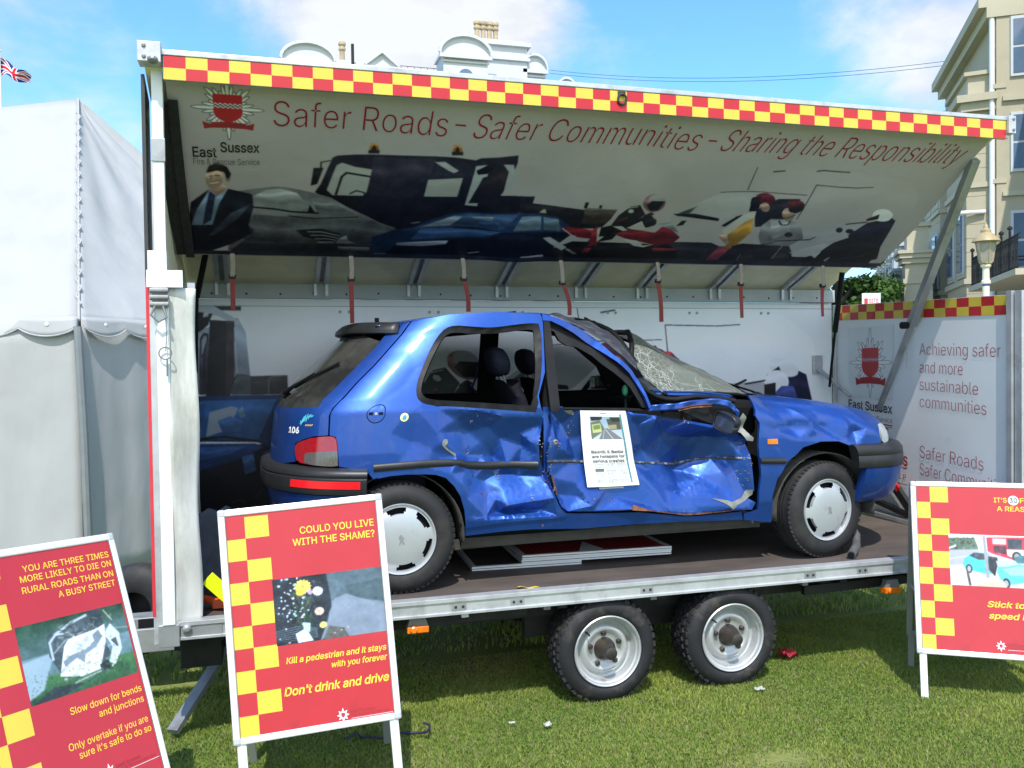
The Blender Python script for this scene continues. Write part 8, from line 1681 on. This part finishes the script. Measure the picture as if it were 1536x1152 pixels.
# ------------------------------------------------------------------ overhead cables
for k,(dz,lb) in enumerate(((0,'upper of two thin overhead cables crossing the sky'),(-.42,'lower of two thin overhead cables crossing the sky'))):
    a=Vector((17.7,53.2,21.65+dz*.5)); b=Vector((33.2,33.0,16.96+dz*.5))
    mb=MB(); mb.tube([a.lerp(b,t)-Vector((0,0,.75*4*t*(1-t))) for t in np.linspace(0,1,24)],.013,5); tag(mb.build('overhead_cable',m_dark,None),lb,'cable','overhead cables')
# ------------------------------------------------------------------ cream terrace on the right
m_cream=mat('cream_render',(.44,.385,.27),.75,var=.06,vscale=.4,dirt=(.33,.29,.20),dscale=.5,dlo=.5,dhi=.85)
m_cream2=mat('cream_trim',(.47,.42,.30),.7,var=.05,vscale=.6)
def terrace_block(name,label,s0,s1,H,mw,mt,bays,floors,cat='building',detail=True):
    """façade frame: s along d, t out towards the lawn; block behind t=0"""
    t=thing(name,label,cat,tuple(TP(s0,0,0)))
    mb=MB()
    def bx(a,b): # (s,t,z)
        mb.add([TP(*q) for q in ((a[0],a[1],a[2]),(b[0],a[1],a[2]),(b[0],b[1],a[2]),(a[0],b[1],a[2]),(a[0],a[1],b[2]),(b[0],a[1],b[2]),(b[0],b[1],b[2]),(a[0],b[1],b[2]))],[(0,1,2,3),(7,6,5,4),(4,5,1,0),(5,6,2,1),(6,7,3,2),(7,4,0,3)])
    bx((s0,-9,0),(s1,0,H)); wl=mb.build('wall',mw,t,recalc=True)
    mb=MB(); bx((s0-.05,-9.1,H),(s1+.05,.55,H+.35)); bx((s0-.05,-9,H-.35),(s1+.05,.3,H)); bx((s0,-9,H+.35),(s1,.15,H+1.1)); 
    for z in floors[1:]: bx((s0-.03,-.3,z-.35),(s1+.03,.12,z-.2))
    mb.build('cornice',mt,t,recalc=True)
    for (b0,b1,dep,top,cant) in bays:
        mb=MB(); q=[(b0,0),(b0+cant,dep),(b1-cant,dep),(b1,0)]
        def pr_(mb,q,z0,z1): 
            n=len(q); mb.add([TP(a,b,z0) for a,b in q]+[TP(a,b,z1) for a,b in q],[tuple(range(n))[::-1],tuple(range(n,2*n))]+[(i,(i+1)%n,(i+1)%n+n,i+n) for i in range(n)])
        pr_(mb,q,0,top)
        by=mb.build('bay',mw,t,recalc=True)
        mb=MB(); grow=lambda g:[(b0-g,-.02),(b0+cant-g*.8,dep+g),(b1-cant+g*.8,dep+g),(b1+g,-.02)]
        pr_(mb,grow(.35),top,top+.25); pr_(mb,grow(.2),top-.3,top); pr_(mb,grow(-.05),top+.25,top+.95); pr_(mb,grow(.08),top+.95,top+1.08)
        mb.build('bay_cornice',mt,by,recalc=True)
        for z in floors[1:]:
            if z<top-1: mb=MB(); pr_(mb,grow(.10),z-.4,z-.22); mb.build('string_course',mt,by,recalc=True)
        if detail:
            mb=MB()
            z=.6
            while z<top-.5: pr_(mb,grow(.012),z,z+.43); z+=.48
            mb.build('rusticated_course',mw,by,recalc=True)
        for z in floors:
            if z+2.6>top: continue
            for (u0,v0_,u1,v1_) in ((b0+cant,dep,b1-cant,dep),(b0,0,b0+cant,dep)):
                L=math.hypot(u1-u0,v1_-v0_)
                if L<1.6: continue
                du,dv=(u1-u0)/L,(v1_-v0_)/L; nu,nv=-dv,du
                n_=max(1,int(L/1.7))
                for k in range(n_):
                    c=(k+.5)*L/n_; w_=.48
                    def wq(o,ww,za,zb,m,nm,par):
                        mb=MB(); pts=[(u0+du*(c-ww)+nu*o,v0_+dv*(c-ww)+nv*o),(u0+du*(c+ww)+nu*o,v0_+dv*(c+ww)+nv*o),(u0+du*(c+ww)+nu*(o+.06),v0_+dv*(c+ww)+nv*(o+.06)),(u0+du*(c-ww)+nu*(o+.06),v0_+dv*(c-ww)+nv*(o+.06))]
                        pr_(mb,pts,za,zb); return mb.build(nm,m,par,recalc=True)
                    f_=wq(.0,w_,z,z+2.15,m_stucco,'window',by); wq(.063,w_-.09,z+.09,z+1.02,m_pane,'pane',f_); wq(.063,w_-.09,z+1.10,z+2.06,m_pane,'pane',f_)
                    wq(.0,w_+.12,z-.14,z-.01,mt,'sill',f_)
    # windows of the flat wall
    s=s0+1.0
    while s<s1-.8:
        if not any(b0-.6<s<b1+.6 for b0,b1,*_ in bays):
            for z in floors:
                if z+2.2>H-.4: continue
                mb=MB(); bx((s-.5,.0,z),(s+.5,.05,z+2.1)); f_=mb.build('window',m_stucco,t,recalc=True); mb=MB(); bx((s-.4,.052,z+.1),(s+.4,.07,z+1.0)); bx((s-.4,.052,z+1.08),(s+.4,.07,z+2.0)); mb.build('pane',m_pane,f_,recalc=True)
        s+=1.7
    return t
TD=Vector((.5446,.8387,0)); TN=Vector((-.8387,.5446,0)); TP0=Vector((22.53,20.32,0))
def TP(s,t,z): p=TP0+TD*s+TN*t; return (p.x,p.y,z)
FL=(1.0,4.7,8.0,11.2)
hotel=terrace_block('cream_building','tall cream rendered terrace with canted bays at the right edge',0,9.8,13.6,m_cream,m_cream2,[(.25,4.2,.85,10.5,.12),(5.6,9.6,.85,10.6,.12)],FL)
_t0=TP0.copy(); TP0=TP0-TN*2.0  # setback depth chosen so the wing throws no shadow on the bay
wing=terrace_block('cream_wing','set back cream wing with an iron balcony, right of the drainpipe',-9,-.05,13.2,m_cream,m_cream2,[],FL)
TP0=_t0
mb=MB(); mb.tube([TP(.06,.12,.3),TP(.06,.12,13.6)],.09,8); mb.tube([TP(-1.0,-1.85,2),TP(-1.0,-1.85,9.9)],.06,8); mb.build('drainpipe',m_white,hotel,smooth=60)
mb=MB(); mb.tube([TP(.2,.3,6.75),TP(.2,1.2,6.75)],.07,8); mb.build('camera_bracket',m_white,hotel)
# balcony with iron railing on the near flat wall
mb=MB(); mb.prism([(-7,-1.98),(-.75,-1.98),(-.75,1.0),(-7,1.0)],lambda a,b:TP(a,b,3.95),lambda a,b:TP(a,b,4.12)); bal=mb.build('balcony',m_cream2,wing,recalc=True)
mb=MB()
for k in range(36):
    s=-.85-.17*k; mb.tube([TP(s,.9,4.12),TP(s,.9,5.05)],.018,5)
    if k%2==0: mb.tube([TP(s-.085+.06*math.cos(a),0.9,4.55+.12*math.sin(a)) for a in np.linspace(0,2*PI,9,endpoint=False)],.016,4,closed=True)
    if k%6==0: mb.tube([TP(s,.9,4.12),TP(s,.9,5.25)],.04,6); mb.lathe([(.0,0),(.07,.05),(.07,.1),(0,.16)],TP(s,.9,5.25),(0,0,1),8)
for k in range(7): mb.tube([TP(-.85,-.3+.18*k,4.12),TP(-.85,-.3+.18*k,5.05)],.018,5)
for z in (4.2,4.95,5.06): mb.tube([TP(-.85,-1.9,z),TP(-.85,.9,z),TP(-7,.9,z)],.025,5)
mb.build('balcony_railing',m_dark,bal)
# sash windows and a name board on the return wall beside the drainpipe
for z in (4.7,8.0,11.2):
    mb=MB(); q=[TP(-.0,-.42,z),TP(-.07,-.42,z),TP(-.07,-1.42,z),TP(-.0,-1.42,z)]; mb.add(q+[(a,b,c+2.0) for a,b,c in q],[(0,1,2,3),(7,6,5,4),(0,4,5,1),(1,5,6,2),(2,6,7,3),(3,7,4,0)]); fr=mb.build('window',m_stucco,hotel,recalc=True)
    for z0,z1 in ((.1,.95),(1.03,1.9)):
        mb=MB(); q=[TP(-.072,-.50,z+z0),TP(-.085,-.50,z+z0),TP(-.085,-1.34,z+z0),TP(-.072,-1.34,z+z0)]; mb.add(q+[(a,b,c+z1-z0) for a,b,c in q],[(0,1,2,3),(7,6,5,4),(0,4,5,1),(1,5,6,2),(2,6,7,3),(3,7,4,0)]); mb.build('pane',m_pane,fr,recalc=True)
for z in (3.9,7.2,10.4):
    mb=MB(); q=[TP(0,-.18,z),TP(-.10,-.18,z),TP(-.10,-2.0,z),TP(0,-2.0,z)]; mb.add(q+[(a,b,c+.16) for a,b,c in q],[(0,1,2,3),(7,6,5,4),(0,4,5,1),(1,5,6,2),(2,6,7,3),(3,7,4,0)]); mb.build('string_course',m_cream2,hotel,recalc=True)
# white houses beyond, with columns and scaffold
white=terrace_block('white_terrace','white painted terrace partly covered by scaffolding beyond the cream building',10.6,40,9.0,m_stucco,m_stucco,[(11.5,15,.8,8.2,.3),(22,26,.9,8.2,.3)],(1.0,4.6),detail=False)
def pillar(s,t,h,m,label,rad=.55):
    x,y,_=TP(s,t,0); o=thing('porch_column',label,'column',(x,y,0),(0,0,math.atan2(TD.y,TD.x)))
    mb=MB(); r_=rad
    for z0,z1,g in ((0,.5,1.25),(.5,h-1.3,1.0),(h-1.3,h-1.1,1.12),(h-1.1,h-.5,.95),(h-.5,h-.3,1.2),(h-.3,h-.12,1.4),(h-.12,h,1.55)): mb.box((-r_*g,-r_*g,z0),(r_*g,r_*g,z1))
    z=.8
    while z<h-1.6: mb.box((-r_*1.03,-r_*1.03,z),(r_*1.03,r_*1.03,z+.5)); z+=.62
    mb.build('shaft',m,o,world=False)
    mb=MB(); mb.box((-r_*.8,-r_*.8,h),(r_*.8,r_*.8,h+.95)); mb.box((-r_*1.0,-r_*1.0,h+.95),(r_*1.0,r_*1.0,h+1.1)); mb.build('cap_block',m,o,world=False)
    return o
pillar(4.9,1.85,6.0,m_cream2,'cream porch column, nearest the cream building',.50); pillar(6.9,1.85,5.5,m_stucco,'white porch column just left of the cream one',.50); pillar(9.2,1.85,5.3,m_stucco,'white porch column furthest left, beside the scaffold',.5)
sc=thing('scaffold','galvanised tube scaffolding with boarded lifts in front of the white terrace','scaffolding',TP(15,1.6,0))
mb=MB()
m_gal=mat('galvanised_tube',(.5,.52,.54),.4,.6,var=.1)
for s in np.arange(12.4,21,1.5):
    for t in (.9,1.9):
        mb.tube([TP(s,t,0),TP(s,t,9.8)],.045,6)
for z in (2.1,3.1,4.2,5.2,6.3,7.3,8.4,9.3):
    for t in (.9,1.9): mb.tube([TP(12.1,t,z),TP(21,t,z)],.04,5)
    for s in np.arange(12.4,21,1.5): mb.tube([TP(s,.6,z),TP(s,2.2,z)],.04,5)
for k in range(4): mb.tube([TP(12.4+2.2*k,1.95,2.1+.0*k),TP(14.6+2.2*k,1.95,4.2)],.04,5); mb.tube([TP(14.6+2.2*k,1.95,4.2),TP(12.4+2.2*k,1.95,6.3)],.04,5)
mb.build('tube_frame',m_gal,sc)
for z in (2.1,4.25,6.35):
    mb=MB()
    for k in range(5): mb.prism([(12.1,.95+.19*k),(21,.95+.19*k),(21,1.12+.19*k),(12.1,1.12+.19*k)],lambda a,b:TP(a,b,z+.05),lambda a,b:TP(a,b,z+.10))
    mb.prism([(12.1,1.9),(21,1.9),(21,1.94),(12.1,1.94)],lambda a,b:TP(a,b,z+.1),lambda a,b:TP(a,b,z+.32)); mb.build('board_lift',mat('scaffold_boards',(.36,.30,.23),.8,var=.25,vscale=2),sc,recalc=True)
# lamp post
lp=thing('street_lamp','cream lantern street lamp on a pole with blue band before the cream building','street lamp',(15.77,13.82,0))
x,y=15.77,13.82
mb=MB(); mb.lathe([(.20,0),(.20,.5),(.13,.6),(.12,1.0),(.085,1.1),(.085,3.55),(.11,3.58),(.11,3.64),(.085,3.67),(.08,3.95),(.12,4.0),(.12,4.06)],(x,y,0),(0,0,1),18); po=mb.build('pole',mat('cream_gloss',(.72,.68,.52),.35,var=.04),lp,smooth=35)
mb=MB(); mb.lathe([(.09,3.52),(.092,3.53),(.092,3.62),(.09,3.63)],(x,y,0),(0,0,1),18); mb.build('blue_band',mat('royal_blue_band',(.02,.04,.3),.4),po)
mb=MB(); 
hexa=lambda r_,z:[(x+r_*math.cos(a),y+r_*math.sin(a),z) for a in np.linspace(.2,2*PI+.2,6,endpoint=False)]
a,b=hexa(.15,4.10),hexa(.23,4.62); mb.add(a+b,[(i,(i+1)%6,(i+1)%6+6,i+6) for i in range(6)]); mb.build('lantern_glass',mat('lantern_glass',(.42,.40,.32),.15,trans=.3,coat=.5,var=.1),lp)
mb=MB(); 
for i in range(6): mb.tube([a[i],b[i]],.016,5)
mb.lathe([(.12,4.04),(.165,4.08),(.165,4.11)],(x,y,0),(0,0,1),6); mb.lathe([(.25,4.60),(.33,4.62),(.30,4.68),(.17,4.80),(.12,4.84),(.12,4.90),(.06,4.95),(.05,5.02),(.02,5.06),(.0,5.14)],(x,y,0),(0,0,1),12); mb.build('lantern_hood',mat('bronze_cream_hood',(.36,.28,.15),.5,var=.15,vscale=6),lp,smooth=30)
# site board and small sign post
t=thing('site_sign','small white SITE board on posts above the end panel, by the tree','sign',(18.4,21.4,0))
rt=Vector((.9526,-.3042,0)).normalized(); o0=Vector((18.05,21.5,0))
def sp3(a,z,o=0): p=o0+rt*a-Vector((.304,.953,0))*o; return (p.x,p.y,z)
mb=MB(); mb.prism([(0,2.9),(.62,2.9),(.62,3.98),(0,3.98)],lambda a,b:sp3(a,b,.03),lambda a,b:sp3(a,b,0)); mb.tube([sp3(.1,0,-.03),sp3(.1,3.9,-.03)],.03,6); mb.tube([sp3(.52,0,-.03),sp3(.52,3.9,-.03)],.03,6); bd=mb.build('board',m_white,t,recalc=True)
mb=MB(); text(mb,'SITE',.22,.55,3.66,.13,lambda a,b:sp3(a,b,.034),bold=.01); mb.add([sp3(.07,3.62,.034),sp3(.19,3.62,.034),sp3(.19,3.80,.034),sp3(.07,3.80,.034)],[(0,1,2,3)]); 
for k in range(3): mb.add([sp3(.1,3.42-.1*k,.034),sp3(.5,3.42-.1*k,.034),sp3(.5,3.45-.1*k,.034),sp3(.1,3.45-.1*k,.034)],[(0,1,2,3)])
mb.build('lettering',mat('pinkish_red_lettering',S(200,70,80),.5),bd)
t=thing('lamp_column','short grey lamp column with a flat head in front of the tree','lamp',(20.0,27,0))
mb=MB(); mb.tube([(20.0,27,0),(20.0,27,4.4)],.06,8); mb.box((19.35,26.9,4.36),(20.1,27.1,4.5)); mb.build('post',mat('pale_grey_metal',(.6,.63,.62),.4,.3),t)
# tree
def tree(name,label,x,y,h,cr,seed,n=9000,leaf=.20,ctr=.55):
    r=np.random.RandomState(seed); t=thing(name,label,'tree',(x,y,0))
    mb=MB(); mb.tube([(x,y,0),(x+.1,y,h*.3),(x,y+.1,h*.55)],[.32,.24,.14],9)
    tips=[]
    for k in range(9):
        a=k*2.4; z=h*(.28+.05*k); e=Vector((x+math.cos(a)*cr*.6,y+math.sin(a)*cr*.6,z+h*.22)); mb.tube([(x,y,z),tuple(Vector((x,y,z)).lerp(e,.5)+Vector((0,0,.2))),tuple(e)],[.12,.07,.03],6)
    mb.build('trunk',mat('bark',(.07,.055,.04),.9,var=.3,vscale=4),t,smooth=60)
    cl=[]
    for k in range(46):
        a=r.uniform(0,2*PI); ph=math.acos(r.uniform(-.75,1)); q=r.uniform(.55,1.0); cl.append((x+math.sin(ph)*math.cos(a)*cr*q,y+math.sin(ph)*math.sin(a)*cr*q,h*ctr+math.cos(ph)*h*(1-ctr)*q,r.uniform(.18,.36)*cr,r.uniform(0,1)))
    ci=r.randint(0,len(cl),n); cl=np.array(cl); c=cl[ci]
    d=r.randn(n,3); d/=np.linalg.norm(d,axis=1)[:,None]; rad=c[:,3]*r.rand(n)**.45; P=c[:,:3]+d*rad[:,None]*np.array([1,1,.75])
    nr=d+r.randn(n,3)*.7+np.array([0,0,.5]); nr/=np.linalg.norm(nr,axis=1)[:,None]; tt=np.cross(nr,r.randn(n,3)); tt/=np.linalg.norm(tt,axis=1)[:,None]; bb=np.cross(nr,tt); s=leaf*(.6+.8*r.rand(n))[:,None]
    V=np.stack([P-tt*s,P+bb*s*.55,P+tt*s,P-bb*s*.55],1).reshape(-1,3)-np.array([x,y,0]); F=np.arange(4*n)
    me=bpy.data.meshes.new('crown'); me.vertices.add(4*n); me.vertices.foreach_set('co',V.ravel()); me.loops.add(4*n); me.loops.foreach_set('vertex_index',F.astype(np.int32)); me.polygons.add(n); me.polygons.foreach_set('loop_start',np.arange(0,4*n,4,dtype=np.int32)); me.update(calc_edges=True)
    k=np.clip(.45*c[:,4]+.4*r.rand(n)+.1,0,1)[:,None]; col=np.array([.025,.07,.012])*(1-k)+np.array([.10,.19,.04])*k; col=np.repeat(np.c_[col,np.ones(n)],4,0)
    at=me.color_attributes.new('blade','FLOAT_COLOR','POINT'); at.data.foreach_set('color',col.ravel()); me.materials.append(MATS['grass_blade']); o=bpy.data.objects.new('crown',me); COL.objects.link(o); o.parent=t
tree('green_tree','broad leafy green tree seen between canopy and end panel',21.0,27.0,7.0,2.3,4,n=15000,leaf=.10,ctr=.6)
tree('green_tree','lower leafy tree just right of the site board post',22.6,27.6,5.6,1.5,9,n=8000,leaf=.10,ctr=.55)
